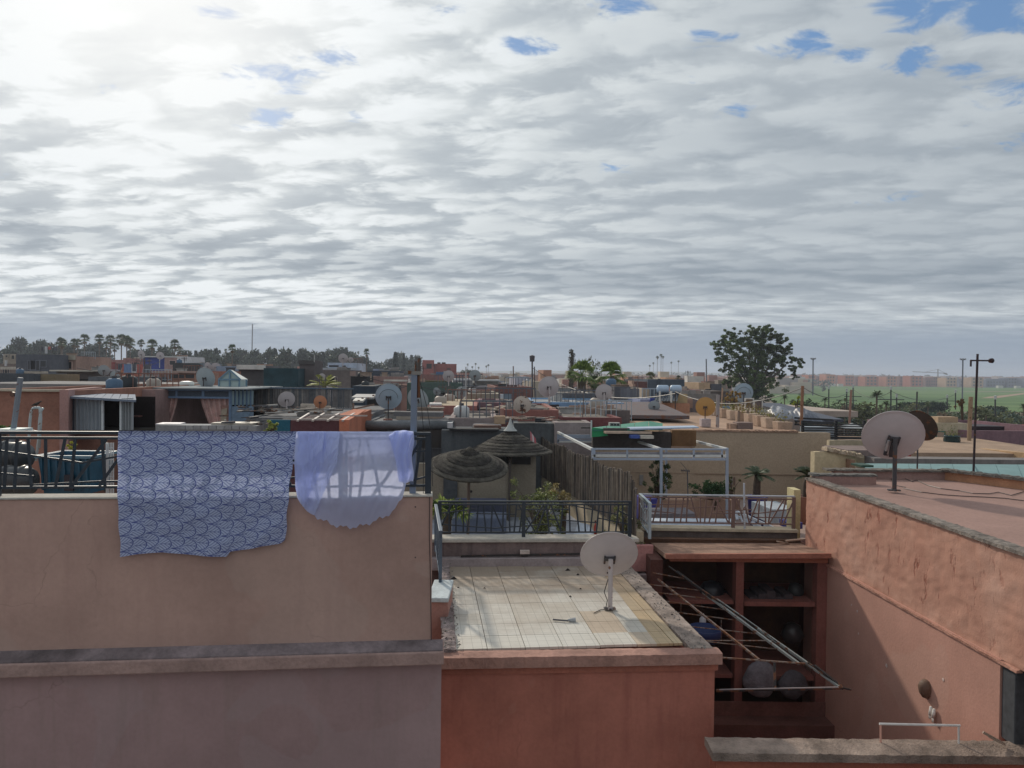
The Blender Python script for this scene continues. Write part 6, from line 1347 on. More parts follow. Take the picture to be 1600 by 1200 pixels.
for (py, w, m) in ((701.5,.035,pb),(717,.045,pb),(712,.05,pw)): MB().bar(pt(925,py,YF_), pt(1137,py+.6,YF_), w, w).build('front_beam', m, PG)
for px in (929,980,1032,1084,1128): MB().bar(pt(px,717,YF_-.01), pt(px,702,YF_-.01), .035, .03).build('stud', pb, PG)
MB().bar(pt(926,720,YF_), pt(926,700,YF_), .05, .05).build('corner_post', pb, PG)
for px, py in ((1033,828),(1136,828)): MB().bar(pt(px,py+10,YF_), pt(px,700,YF_), .052, .052).build('post', pb, PG)
for px in (1041,): MB().bar(pt(px,800,YB_), pt(px,678,YB_), .055, .055).build('post', pb, PG)
for (py, h, m) in ((682,.10,pb),(687.5,.03,pb),(690,.04,pw)): MB().bar(pt(871,py,YB_), pt(1045,py+1,YB_), .05, h).build('back_beam', m, PG)
MB().bar(pt(872,692,YB_), pt(872,676,YB_), .05, .05).build('corner_post', pb, PG)
for (x0_,y0_,x1_,y1_) in ((872,675.5,925,702),(960,677.5,1030,701),(1045,679,1136,702)): MB().bar(pt(x0_,y0_,YB_), pt(x1_,y1_,YF_), .06, .05).build('rafter', pw, PG)
mb = MB(); a, b_ = pt(925,706,YF_), pt(1137,706.5,YF_)
MB().bar(pt(930,708,YF_+.05), pt(1126,708.6,YF_+.05), .02, .05).build('rolled_awning', plaster((.30,.29,.32), scale=5), PG)
# small things on that terrace
slab('low grey rattan sofa behind the brown railing', 'sofa', 'sofa', 1018, 1090, 803, 15.4, .7, .35, (.20,.19,.21), mat=plaster((.22,.20,.22), scale=6, bump=.6))
slab('white bench edge in front of the rattan sofa', 'bench', 'bench', 1015, 1150, 814, 14.7, .3, .06, (.55,.6,.68), rot=rad(1)); slab('second white bench slat below the first', 'bench', 'bench', 1015, 1148, 822, 14.5, .2, .05, (.55,.6,.68), rot=rad(1))
dc = thing('white_steps', P(1170,820,14.8), 'white folding steps lying behind the brown railing', 'steps')
for (x0_,y0_,x1_,y1_) in ((1146,797,1212,826),(1150,806,1200,829)): MB().bar(pt(x0_,y0_,14.9), pt(x1_,y1_,14.5), .05, .04).build('rail', paint((.6,.64,.7)), dc)
for k in range(6): MB().bar(pt(1150+k*9,800+k*4,14.9-.06*k), pt(1152+k*9,812+k*3.6,14.8-.05*k), .05, .03).build('step', paint((.55,.6,.68)), dc)
slab('pale cushioned bed at the right end of the pergola terrace', 'day_bed', 'bed', 1205, 1247, 796, 15.8, 1.0, .3, (.42,.46,.5), mat=plaster((.42,.47,.52), scale=5)); slab('cobalt cushion below the pale cushioned bed', 'cushion', 'cushion', 1232, 1255, 817, 14.9, .4, .12, (.05,.05,.25))
slab('cobalt blue box under the pergola at its left', 'blue_box', 'box', 1003, 1028, 780, 16.4, .6, .5, (.06,.055,.28)); slab('terracotta low wall along the pergola terrace', 'low_wall', 'wall', 1030, 1160, 782, 18.0, .3, .8, (.45,.25,.17), mat=plaster((.42,.27,.20)))
an = thing('yagi_antenna', P(1075,770,18), 'spindly aerial on a thin pole in front of the beige wall', 'antenna')
MB().tube([pt(1075,785,18), pt(1074,735,18)], .014, 6).build('mast', paint((.12,.12,.13)), an); MB().tube([pt(1064,735,18), pt(1078,736,18)], .012, 5).build('boom', paint((.12,.12,.13)), an); MB().tube([pt(1063,722,18.1), pt(1076,737,18)], .006, 5).build('rod', paint((.12,.12,.13)), an)
for k in range(5): MB().tube([pt(1065+k*2.8,733,17.9), pt(1066+k*2.8,738,18.1)], .006, 5).build('element', paint((.12,.12,.13)), an)
BW.block('wall_vent', 1143, 1146, 745, 757, -.06, -.031, c=(.3,.27,.25)); BW.block('wall_vent', 1148, 1150, 745, 758, -.06, -.031, c=(.22,.15,.12)); BW.block('wall_vent', 1001, 1007, 742, 758, -.06, -.031, c=(.3,.29,.28))
# ================================================================ VEGETATION
def leaf_blob(mb, c, r, n, s_, rr, flat=.75):
    for _ in range(n):
        v = Vector((rr.gauss(0,1), rr.gauss(0,1), rr.gauss(0,1))).normalized()*rr.random()**.45
        p = Vector(c)+Vector((v.x*r, v.y*r, v.z*r*flat)); a = Vector((rr.uniform(-1,1),rr.uniform(-1,1),rr.uniform(-1,.4))).normalized()*s_; b_ = a.cross(Vector((rr.uniform(-1,1),rr.uniform(-1,1),rr.uniform(-1,1)))).normalized()*s_*.5
        mb.add([p-a*.5, p+b_*.5, p+a*.6, p-b_*.5], [(0,1,2,3)])
def fan_leaf(mb, base, d, L, R, rr, nseg=9, fw_=.075):
    d = d.normalized(); side = d.cross(Vector((0,0,1)))
    if side.length < .1: side = Vector((1,0,0))
    side.normalize(); c = base+d*L; droop = Vector((0,0,-1))
    mb.bar(base, c, .018*R*2, .012*R*2)
    for k in range(nseg):
        t = (k/(nseg-1)-.5)*2.9; dirn = (d*math.cos(t)+side*math.sin(t)).normalized(); e = c+dirn*R*rr.uniform(.85,1.05)+droop*R*(.18+.25*abs(math.sin(t))); w = side*math.cos(t)*R*fw_-d*math.sin(t)*R*fw_
        m_ = c+dirn*R*.55+droop*R*.03
        mb.add([c, m_+w, e, m_-w], [(0,1,2,3)])
def pinnate(mb, base, d, L, rr, nl=16, w=.35, droop=1.0, thick=.012):
    pts = []; d = d.normalized()
    for k in range(9):
        t = k/8; pts.append(base+d*L*t+Vector((0,0,-1))*droop*L*.55*t*t)
    mb.tube(pts, [thick*(1-.08*k) for k in range(9)], 4)
    side = d.cross(Vector((0,0,1))).normalized()
    for k in range(nl):
        t = .12+.88*k/(nl-1); i = min(7, int(t*8)); f = t*8-i; p = pts[i].lerp(pts[i+1], f); dd = (pts[i+1]-pts[i]).normalized()
        ll = L*w*math.sin(math.pi*min(1,t*.9+.12))**.6
        for sg in (-1,1):
            e = p+(side*sg*.8+dd*.65+Vector((0,0,-.25))).normalized()*ll*rr.uniform(.85,1.1); q = dd*L*.024
            mb.add([p-q, p+q, e], [(0,1,2)])
def fan_palm(label, seed, H, R, lean, col, nleaf=34, skirt=True, cat='palm tree', trunk_r=.22):
    r = proto('fan_palm', cat); rr = random.Random(seed); top = Vector((lean*H*.06, 0, H))
    MB().tube([(0,0,-.5),(lean*H*.02,0,H*.5),tuple(top)], [trunk_r*1.4,trunk_r*.85,trunk_r*.75], 9).build('trunk', plaster((.17,.13,.105), scale=1), r, smooth=True)
    mb = MB()
    for k in range(nleaf):
        el = rr.uniform(-.55,1.35); az = rr.uniform(0,6.283); d = Vector((math.cos(az)*math.cos(el), math.sin(az)*math.cos(el), math.sin(el)))
        fan_leaf(mb, top, d, R*.42, R*.62, rr)
    mb.build('crown', leafm(col), r)
    if skirt:
        mb = MB()
        for k in range(30):
            az = rr.uniform(0,6.283); d = Vector((math.cos(az)*.5, math.sin(az)*.5, -1)); fan_leaf(mb, top-Vector((0,0,R*.2)), d, R*.3, R*.45, rr, 5)
        mb.build('dead_leaves', leafm((.16,.12,.07)), r)
    return Proto(r)
def date_palm(seed, H, R, n=34, col=(.055,.08,.035)):
    r = proto('date_palm', 'palm tree'); rr = random.Random(seed)
    MB().tube([(0,0,-.5),(.05,0,H*.5),(0,0,H)], [.28,.22,.25], 9).build('trunk', plaster((.15,.11,.08), scale=2), r, smooth=True)
    mb = MB()
    for k in range(n):
        el = rr.uniform(-.1,1.35); az = rr.uniform(0,6.283); pinnate(mb, Vector((0,0,H)), Vector((math.cos(az)*math.cos(el), math.sin(az)*math.cos(el), math.sin(el))), R, rr, 14, .3, rr.uniform(.5,1.1), .03)
    mb.build('crown', leafm(col, sc_(col,2.0)), r)
    return Proto(r)
def broad_tree(seed, H, R, col, nblob=16, nleaf=160, leafs=.34, name='broadleaf_tree', flat=.8, c2=None, tr=.16):
    r = proto(name, 'tree'); rr = random.Random(seed); tk = MB(); tk.tube([(0,0,-.5),(.1,.1,H*.35),(0,.1,H*.72)], [tr*1.5,tr,tr*.4], 8)
    cr = MB()
    for k in range(nblob):
        a = rr.uniform(0,6.283); h = rr.uniform(.38,.95); q = R*math.sin(min(1,(1.12-h)*1.8)*1.5)*rr.uniform(.25,.85); c = Vector((math.cos(a)*q, math.sin(a)*q, H*h))
        tk.tube([(0,.1,H*rr.uniform(.3,.5)), tuple(c*.6+Vector((0,0,H*.2))), tuple(c)], [tr*.5,tr*.3,tr*.1], 5); leaf_blob(cr, c, R*rr.uniform(.26,.42), nleaf, leafs*rr.uniform(.8,1.2), rr, flat)
    tk.build('trunk', plaster((.10,.08,.065), scale=2), r); cr.build('crown', leafm(col, c2), r)
    return Proto(r)
def conifer(seed, H, R, col):
    r = proto('conifer', 'tree'); rr = random.Random(seed); MB().tube([(0,0,-.5),(0,0,H)], [.2,.03], 6).build('trunk', plaster((.1,.08,.07)), r)
    mb = MB()
    for k in range(26):
        h = .22+.78*k/26; q = R*(1.05-h)**.8
        for j in range(6):
            a = j*1.05+k*.7; leaf_blob(mb, (math.cos(a)*q*.55, math.sin(a)*q*.55, H*h), q*.42+.15, 18, .4, rr, .6)
    mb.build('crown', leafm(col), r); return Proto(r)

# far left palms: (px, top py, crown px wide)
fp = [fan_palm('', s_, 10, 2.0, l, c) for s_, l, c in ((1,.3,(.05,.075,.04)),(2,-.2,(.06,.09,.04)),(3,.1,(.055,.08,.045)))]
pl_ = [(95,527,19),(98,532,14),(116,529,15),(122,529,16),(132,522,17),(155,522,17),(172,523,17),(166,533,14),(190,522,20),(198,524,20),(204,528,18),(179,536,15),(221,530,13),(237,530,19),(273,530,17),(279,540,15),(270,541,14)]
nth = ['first','second','third','fourth','fifth','sixth','seventh','eighth','ninth','tenth','eleventh','twelfth','thirteenth','fourteenth','fifteenth','sixteenth','seventeenth','eighteenth','nineteenth','twentieth']
order = sorted(range(len(pl_)), key=lambda i: pl_[i][0])
for rank, i in enumerate(order):
    px, py, w = pl_[i]; Y = 205+(i*37 % 30)-10; R = w/FPX*Y*.5*1.1; c = P(px, py+w*.42, Y); H = c.z-GROUND
    o = fp[i%3].put((c.x, c.y, GROUND), '%s tall skyline palm counting from the left over the far rooftops' % nth[rank], 'tall palms on the left skyline', (R/2.0, R/2.0, H/10), rz=i*1.3)
# the crown must keep its proportions: scale z of crown separately
for o in [o for o in bpy.data.objects if o.name.startswith('fan_palm')]:
    for k in bpy.data.objects:
        if k.parent == o and k.name.split('.')[0] in ('crown','dead_leaves'):
            zr = o.scale.x/o.scale.z; k.scale.z = zr; k.location.z = 10*(1-zr)
# palms nearer and single ones
one = [(363,538,15,150,'bushy fan palm standing left of the thin far radio mast'),(573,546,11,170,'lone palm with a thick brown skirt above the white and blue house'),(560,549,5,240,'slim small palm left of the skirted lone palm'),(428-75,545,6,230,'small dark palm head left of the bushy fan palm')]
for (px,py,w,Y,lab) in one:
    R = w/FPX*Y*.55; c = P(px, py+w*.4, Y); H = c.z-GROUND; o = fp[1].put((c.x,c.y,GROUND), lab, None, (R/2.0,R/2.0,H/10), 2.1)
    for k in bpy.data.objects:
        if k.parent == o and k.name.split('.')[0] in ('crown','dead_leaves'): zr = o.scale.x/o.scale.z*(1.3 if px == 573 else 1); k.scale.z = zr; k.location.z = 10*(1-zr)
# distant tiny palms on the right of centre
for i, (px,py,w,Y) in enumerate(((1027,556,6,330),(1033,553,6,330),(1036,556,5,340),(1015,570,4,420),(1021,566,4,420),(1049,565,4,420),(1060,563,4,380),(731,568,4,380),(738,572,4,400),(743,567,4,390),(748,573,4,400),(760,571,4,420),(763,569,4,420))):
    R = w/FPX*Y*.55; c = P(px, py+w*.4, Y); H = c.z-GROUND; o = fp[i%3].put((c.x,c.y,GROUND), 'tiny slender far palm %s' % ('left of the big tree' if px > 900 else 'right of the castle-like pink block'), 'tiny far palms '+('by the big tree' if px > 900 else 'by the pink block'), (R/2.0,R/2.0,H/10), i*2.0)
    for k in bpy.data.objects:
        if k.parent == o and k.name.split('.')[0] in ('crown','dead_leaves'): zr = o.scale.x/o.scale.z*.9; k.scale.z = zr; k.location.z = 10*(1-zr)
# tree belt on the left skyline
bt = [broad_tree(11, 10, 4.2, (.045,.06,.045), 18, 90, .7), broad_tree(12, 10, 3.6, (.055,.07,.05), 15, 90, .7), broad_tree(13, 10, 5, (.05,.062,.05), 20, 80, .8, flat=.6)]
cf = [conifer(21, 10, 2.6, (.035,.05,.04)), conifer(22, 10, 2.0, (.04,.052,.045))]
belt = [(14,533,'b'),(26,537,'b'),(36,529,'b'),(46,531,'b'),(62,536,'b'),(70,533,'b'),(80,536,'b'),(90,538,'b'),(108,539,'b'),(125,540,'b'),(142,541,'b'),(150,538,'b'),(205,541,'b'),(212,545,'b'),(228,546,'b'),(248,540,'b'),(257,541,'b'),(285,549,'b'),(296,547,'b'),(306,545,'c'),(314,548,'b'),(322,544,'c'),(330,545,'b'),(338,541,'c'),(346,547,'b'),(358,550,'b'),(372,546,'b'),(384,545,'c'),(394,547,'b'),(402,546,'c'),(411,548,'b'),(420,545,'b'),(430,542,'c'),(437,546,'b'),(446,545,'b'),(452,543,'c'),(461,545,'b'),(470,542,'c'),(478,546,'b'),(487,545,'b'),(496,549,'b'),(505,547,'c'),(512,546,'b'),(520,547,'b'),(534,544,'b'),(545,545,'b'),(555,552,'b'),(565,558,'b'),(584,560,'b'),(596,566,'b'),(608,561,'b'),(618,547,'c'),(624,550,'b'),(631,549,'c'),(637,551,'b'),(643,552,'c'),(649,556,'b'),(655,566,'b'),(726,577,'b'),(735,578,'b')]
place = [(60,'far left end of the skyline'),(200,'behind the tall palms'),(300,'between the tall palms and the bushy fan palm'),(400,'around the thin far radio mast'),(510,'behind the dark brown tower block'),(600,'behind the white and blue house with dishes'),(700,'behind the tall grey post'),(9999,'right of the castle-like pink block')]
for i, (px,py,k) in enumerate(belt):
    Y = 235+(i*53)%60 + (60 if px > 590 else 0) - (70 if px in (618,631) else 0); c = P(px,py+2,Y); H = c.z-GROUND; s_ = H/10
    pc = next(t for lim, t in place if px < lim)
    (cf[i%2] if k == 'c' else bt[i%3]).put((c.x,c.y,GROUND), ('dark pointed conifer ' if k == 'c' else 'hazy rounded tree ')+pc, ('conifers ' if k == 'c' else 'trees ')+pc, (s_*(.72+.22*math.sin(i*2.1)), s_*.8, s_), i*1.9)
# low understorey so the belt has no gaps
mb = MB(); rr = random.Random(77)
for k in range(330):
    px = rr.uniform(-60, 700); Y = rr.uniform(285, 330); p = P(px, 575, Y); h = rr.uniform(5, 10.5)*(1 if px < 560 else .75)
    leaf_blob(mb, (p.x,p.y,GROUND+h*.5), 4.0, 20, 2.2, rr, h/9)
tag(mb.build('understorey', leafm((.05,.062,.05))), 'low hazy wood filling the gaps under the skyline trees on the left', 'wood', kind='stuff')
# ivy-covered slender tree, grey tree and the two fan palms in the centre
r = proto('slender_tree', 'tree'); c0 = P(894, 541, 75); Hs = c0.z-GROUND
MB().tube([(0,0,-.5),(0,0,Hs-.5)], [.25,.1], 8).build('trunk', plaster((.12,.1,.09)), r); mb = MB(); rr = random.Random(9)
for k in range(46):
    h = Hs*(.40+.60*k/46); leaf_blob(mb, (rr.uniform(-.12,.12), rr.uniform(-.2,.2), h-.3), .36*(1 if k < 42 else .7)*rr.uniform(.75,1.2), 60, .17, rr, 1.1)
mb.build('crown', leafm((.055,.05,.04), (.10,.09,.06)), r); Proto(r).put((c0.x,c0.y,GROUND), 'tall slender dark column-shaped tree above the fan palms')
gt = broad_tree(31, 10, 3.2, (.09,.11,.09), 15, 80, .33, c2=(.2,.22,.18)); c0 = P(926, 561, 60); gt.put((c0.x,c0.y,GROUND), 'pale grey-green loose tree behind the two fan palms', None, ((c0.z-GROUND)/10*.42, (c0.z-GROUND)/10*.42, (c0.z-GROUND)/10))
def near_palm(label, px, py, w, Y, seed, col=(.06,.10,.03), c2=(.25,.34,.10), nl=20):
    c = P(px, py, Y); R = w/FPX*Y*.5; o = thing('fan_palm', (c.x,c.y,GROUND), label, 'palm tree'); rr = random.Random(seed)
    MB().tube([(c.x,c.y,GROUND),(c.x,c.y,c.z)], [.3,.22], 10).build('trunk', plaster((.17,.13,.1), scale=2), o, smooth=True)
    for k in range(nl):
        el = rr.uniform(-.35,1.45); az = rr.uniform(0,6.283); mb = MB(); fan_leaf(mb, c, Vector((math.cos(az)*math.cos(el), math.sin(az)*math.cos(el), math.sin(el))), R*.45, R*.62, rr, 17, .06); mb.build('frond', leafm(col, c2), o)
near_palm('left of the two big fan palms between the pale dishes', 909, 588, 62, 40, 3)
near_palm('right of the two big fan palms between the pale dishes', 954, 588, 58, 41, 4)
near_palm('dark gap-filling palm crown between the two big fan palms', 930, 600, 34, 52, 5, (.04,.06,.025), (.10,.14,.06))
near_palm('low spreading palm on the skyline left of the slender far palms', 1016, 590, 22, 95, 6, (.07,.09,.04), (.2,.22,.12), 20)
near_palm('short palm head right of the slender far palms', 1060, 592, 14, 100, 7, (.06,.075,.05), (.12,.14,.09), 16)
# yellow-green palm fronds behind the slat fence
c = P(507,603,34); yp = thing('yellow_palm', (c.x,c.y,-4), 'yellow-green feathery palm behind the slat fence', 'palm tree'); rr = random.Random(4)
MB().tube([(c.x,c.y,-5),(c.x,c.y,c.z)], .1, 7).build('trunk', plaster((.2,.17,.1)), yp)
for k in range(13): mb = MB(); a = rr.uniform(-.2,1.5); s_ = 1 if k%3 else -1; pinnate(mb, c, Vector((math.cos(a)*s_, rr.uniform(-.5,.5), math.sin(a)+.2)), .85, rr, 14, .35, .6, .012); mb.build('frond', leafm((.24,.27,.05), (.5,.52,.16)), yp)
# big eucalyptus-like tree
BT_Y = 105; tb0 = P(1177, 640, BT_Y); BTt = thing('big_tree', (tb0.x, BT_Y, GROUND), 'big spreading dark tree at the edge of the green field', 'tree'); rr = random.Random(42)
blobs = [(1137,527,9),(1128,536,8),(1120,542,7),(1146,524,7),(1140,548,10),(1132,556,9),(1150,540,9),(1160,531,8),(1178,515,8),(1172,522,9),(1190,513,8),(1198,520,9),(1182,530,12),(1170,540,12),(1192,538,13),(1205,532,10),(1214,524,7),(1222,534,7),(1228,531,4),(1231,543,5),(1225,548,8),(1212,548,12),(1196,555,14),(1176,556,14),(1158,556,12),(1145,566,10),(1150,580,9),(1138,575,7),(1165,574,14),(1185,574,15),(1202,570,12),(1218,563,9),(1230,560,8),(1240,566,7),(1248,572,6),(1254,567,4),(1236,578,5),(1242,587,4),(1212,582,8),(1198,588,11),(1180,592,13),(1162,592,12),(1146,596,9),(1170,606,13),(1188,608,12),(1176,620,14),(1190,620,12),(1136,600,6),(1124,562,5),(1222,586,4),(1198,600,8),(1186,548,12),(1186,565,13)]
tk = MB(); B0 = Vector((tb0.x, BT_Y, GROUND)); tk.tube([B0-Vector((0,0,.4)), Vector((tb0.x+.2,BT_Y,-6)), Vector((tb0.x,BT_Y,-1.5))], [.75,.55,.45], 10); crm = [MB(), MB()]
for i, (px, py, r_) in enumerate(blobs):
    Y = BT_Y+rr.uniform(-3,3)*min(1, r_/9); c = P(px, py, Y); R = r_/FPX*Y*1.0
    if r_ >= 9 and i%2: st = Vector((tb0.x+(c.x-tb0.x)*.25, BT_Y, min(-1.2, c.z-3))); md = st.lerp(c,.55)+Vector((rr.uniform(-.5,.5),0,.3)); tk.tube([st, md, c], [.10,.06,.02], 5)
    k_ = 17 if r_ > 8 else 9
    for _ in range(k_):
        v = Vector((rr.gauss(0,.8), rr.gauss(0,.8), rr.gauss(0,.62)))*R; leaf_blob(crm[i%2], c+v, R*rr.uniform(.28,.56), int(66*(.6 if r_ < 6 else 1)), .25, rr, rr.uniform(.45,.8))
for px, py in ((1204,566),(1188,542),(1160,560),(1228,570),(1150,550),(1214,575),(1180,540)):
    c = P(px,py,BT_Y); tk.tube([Vector((tb0.x,BT_Y,-2.5)), Vector(((tb0.x+c.x)/2,BT_Y-.3,(c.z-2)/2-.3)), c], [.3,.2,.08], 6)
tk.build('trunk', plaster((.12,.10,.09), scale=1), BTt); crm[0].build('crown', leafm((.05,.08,.03), (.17,.24,.08)), BTt); crm[1].build('crown_shade', leafm((.035,.055,.028), (.11,.15,.06)), BTt)
# garden strip on the right
gd = [broad_tree(41, 5, 2.6, (.045,.065,.035), 15, 120, .3, 'garden_tree', c2=(.12,.16,.07)), broad_tree(42, 5, 2.4, (.075,.09,.04), 14, 110, .3, 'garden_tree', c2=(.2,.21,.09)), broad_tree(43, 5, 2.2, (.11,.07,.05), 13, 110, .26, 'garden_tree', c2=(.22,.15,.09)), broad_tree(44, 5, 2.4, (.05,.08,.06), 14, 120, .28, 'garden_tree', c2=(.14,.2,.14))]
dp = [date_palm(51, 3.2, 2.4), date_palm(52, 3.0, 2.2, 30, (.09,.11,.05))]
gcol = ['dark green','olive','rusty brown','blue-green']
gp = [(1232,633,0),(1238,640,1),(1246,629,0),(1256,636,2),(1262,630,0),(1268,640,3),(1275,632,2),(1284,637,3),(1290,628,0),(1298,636,2),(1306,633,0),(1312,640,3),(1320,630,0),(1328,632,2),(1334,640,0),(1340,635,0),(1348,640,3),(1355,643,2),(1364,632,1),(1384,636,0),(1392,640,2),(1400,636,0),(1408,641,1),(1420,633,1),(1430,640,3),(1440,644,0),(1450,642,3),(1460,645,1),(1470,642,0),(1478,634,2),(1486,640,3),(1494,637,0),(1502,645,2),(1510,640,0),(1520,645,3),(1532,648,0),(1545,641,1),(1555,640,3),(1566,639,3),(1578,642,0),(1590,638,1),(1600,644,3),(1610,636,0),(1245,646,3),(1310,650,0),(1370,648,3),(1395,652,1),(1425,655,0),(1467,655,3),(1530,656,0),(1560,654,1),(1585,655,3),(1225,642,0),(1215,634,0),(1206,640,0)]
rr2 = random.Random(61)
seg = [(1240,'just right of the big tree'),(1300,'behind the tall rust brown pole'),(1350,'above the black slat screen'),(1400,'left above the large white dish'),(1460,'above the dark rusty dish'),(1520,'behind the cream house with the green door'),(1560,'right of the tall antenna mast'),(9999,'at the right edge below the field')]
for i, (px,py,k) in enumerate(gp):
    Y = 88+(i*29)%52-(22 if py > 645 else 0); c = P(px, py+2.5, Y); H = c.z-GROUND; pc = next(t for lim, t in seg if px < lim)
    gd[k].put((c.x,c.y,GROUND), '%s garden tree %s' % (gcol[k], pc), '%s garden trees %s' % (gcol[k], pc), (H/5*1.15, H/5*1.15, H/5*rr2.uniform(.86,1.05)), i*1.7)
for i, (px,py,w,lab) in enumerate(((1370,612,22,'large feathery palm rising before the field left of the white dish'),(1377,632,20,'lower palm under the large feathery palm'),(1385,628,16,'small palm to the right of the large feathery palm'),(1253,613,14,'palm beside the rust brown pole at the field edge'),(1226,618,14,'loose palm just right of the big tree'),(1238,624,14,'second loose palm right of the big tree'),(1289,622,12,'spiky palm under the left floodlight mast'),(1450,628,20,'yellowish palm above the cream house'),(1406,630,14,'yellow-green palm left of the dark rusty dish'),(1541,640,16,'pale yellow palm right of the antenna mast'),(1599,632,14,'palm at the right image edge'),(1320,622,12,'small palm beside the slim reddish pole'))):
    Y = 80+(i*17)%30; c = P(px, py+w*.3, Y); R = w/FPX*Y*.5; H = c.z-GROUND; o = dp[i%2].put((c.x,c.y,GROUND), lab, None, (R/2.0,R/2.0,H/3.1), i)
    for k in bpy.data.objects:
        if k.parent == o and k.name.startswith('crown'): zr = o.scale.x/o.scale.z; k.scale.z = zr; k.location.z = 3.1*(1-zr)
for i, (x0_,x1_,y0_,y1_) in enumerate(((1437,1478,627,639),(1412,1437,628,637),(1531,1570,634,645))):
    a, b_ = P(x0_,y1_,150-i*8), P(x1_,y1_,150-i*8); mb = MB(); rr = random.Random(i); zt2 = P(x0_,y0_,150-i*8).z
    for k in range(70): t = k/69; leaf_blob(mb, (a.x+(b_.x-a.x)*t, a.y+rr.uniform(-.5,.5), zt2-.9+rr.uniform(-.15,.1)), .95, 40, .3, rr, 1)
    mb.box(a.x+.3, b_.x-.3, a.y-.3, a.y+.3, GROUND, zt2-.6)
    tag(mb.build('hedge', leafm((.018,.04,.022), (.04,.07,.035)), org=a), ('clipped dark hedge right of the rusty dish at the field edge','shorter clipped dark hedge left of the first hedge','clipped dark hedge right of the antenna mast')[i], 'hedge')
mb = MB(); rr = random.Random(88)
for k in range(420):
    px = rr.uniform(1150,1680); Y = rr.uniform(60,170); p = P(px, 640, Y); leaf_blob(mb, (p.x,p.y,GROUND+1.0), 2.2, 18, .8, rr, .8)
tag(mb.build('ground_cover', leafm((.06,.08,.04), (.14,.16,.08))), 'tangled low green growth between the garden trees', 'undergrowth', kind='stuff')
# near shrubs and potted palms
def shrub(label, px, py, wpx, hpx, Y, zb, seed, col, c2, n=34, ls=.05, fl=False):
    c = P(px, py, Y); w = wpx/FPX*Y*.5; h = hpx/FPX*Y*.5; o = thing('shrub', (c.x,Y,zb), label, 'shrub'); rr = random.Random(seed); st = MB(); lf = MB()
    for k in range(n):
        v = Vector((rr.gauss(0,.5), rr.gauss(0,.5), rr.gauss(0,.55))); e = c+Vector((max(-1.1,min(1.1,v.x))*w, v.y*w, max(-1,min(1.05,v.z))*h)); st.tube([(c.x+rr.uniform(-.04,.04),Y,zb), c.lerp(e,.4)+Vector((0,0,-h*.3)), e], [.012,.008,.003], 4)
        leaf_blob(lf, e, w*.20, 46, ls, rr, 1.0)
    st.build('stem', paint((.10,.07,.05)), o); lf.build('foliage', leafm(col, c2), o); return o
shrub('leafy yellow-green shrub behind the dark railing in the centre', 846, 800, 78, 92, 14.0, -3.3, 3, (.07,.10,.035), (.30,.33,.12), 58, .052)
shrub('thin reddish-tipped shrub by the beige wall right of the leafy shrub', 880, 775, 50, 40, 14.3, -3.3, 4, (.16,.13,.05), (.38,.30,.13), 16, .045)
shrub('small sparse shrub behind the right end of the dark railing', 975, 815, 60, 55, 13.6, -3.3, 5, (.09,.11,.04), (.26,.27,.1), 26, .045)
shrub('climbing plant up the pergola post against the beige wall', 1027, 750, 42, 66, 18.2, -3.45, 6, (.05,.075,.035), (.14,.18,.08), 34, .06)
shrub('dense dark green bush under the right end of the pergola', 1116, 766, 54, 24, 18.2, -3.45, 7, (.025,.06,.02), (.06,.13,.045), 60, .05)
shrub('wispy plant between the dark bush and the potted palm', 1144, 758, 20, 34, 18.5, -3.45, 8, (.10,.11,.05), (.2,.2,.09), 14, .04)
shrub('small chartreuse bush behind the left end of the teal wall', 425, 666, 16, 20, 14.8, -2.4, 9, (.22,.28,.05), (.45,.5,.14), 26, .05)
shrub('yellow flowering weed seen between the railing bars by the blue tub', 113, 697, 12, 16, 12.0, -2.2, 10, (.35,.35,.04), (.6,.6,.1), 12, .04)
shrub('low green bush at the far left edge above the railing', 5, 672, 24, 12, 11.5, -1.9, 11, (.06,.12,.03), (.15,.28,.08), 24, .04)
shrub('yellow-green leafy bush at the field side of the grey tarpaulin', 1245, 627, 10, 20, 27, -1.7, 12, (.30,.36,.03), (.5,.55,.06), 12, .06)
shrub('rusty leaved bush hanging from the tan post near the cream house', 1504, 630, 16, 14, 23.2, -1.3, 13, (.16,.10,.06), (.26,.18,.1), 18, .05)
shrub('dry bush with orange heads beside the large ribbed dish', 1146, 620, 20, 16, 29, -1.6, 14, (.30,.19,.06), (.45,.3,.1), 20, .06)
def potted(label, px, pbase, ptop, w, Y, zf, potc, seed, n=15, droop=.8, trunk=True, lean=0):
    c = P(px, ptop, Y); b0_ = P(px, pbase, Y); R = w/FPX*Y*.5; o = thing('potted_palm', (c.x,Y,zf), label, 'potted palm'); rr = random.Random(seed)
    if potc:
        MB().lathe([(.001,0),(.17,0),(.22,(b0_.z-zf)*.95),(.25,(b0_.z-zf)),(.21,(b0_.z-zf)),(.19,(b0_.z-zf)-.06),(.001,(b0_.z-zf)-.07)], 22, (c.x,Y,zf)).build('pot', paint(potc, rough=.4), o, smooth=True)
    MB().tube([(c.x-.03,Y,zf+.1),(c.x-.02,Y,(b0_.z+c.z)/2),(c.x,Y,c.z)], [.10,.085,.07], 10).build('trunk', plaster((.10,.075,.06), scale=9, bump=.9), o, smooth=True)
    for k in range(n):
        el = rr.uniform(.05,1.0); az = 6.283*k/n+rr.uniform(-.2,.2); mb = MB(); pinnate(mb, c, Vector((math.cos(az)*math.cos(el), math.sin(az)*math.cos(el)*.8, math.sin(el))), R*1.25*rr.uniform(.85,1.1), rr, 34, .34, droop, .012); mb.build('frond', leafm((.035,.055,.03), (.11,.14,.08)), o)
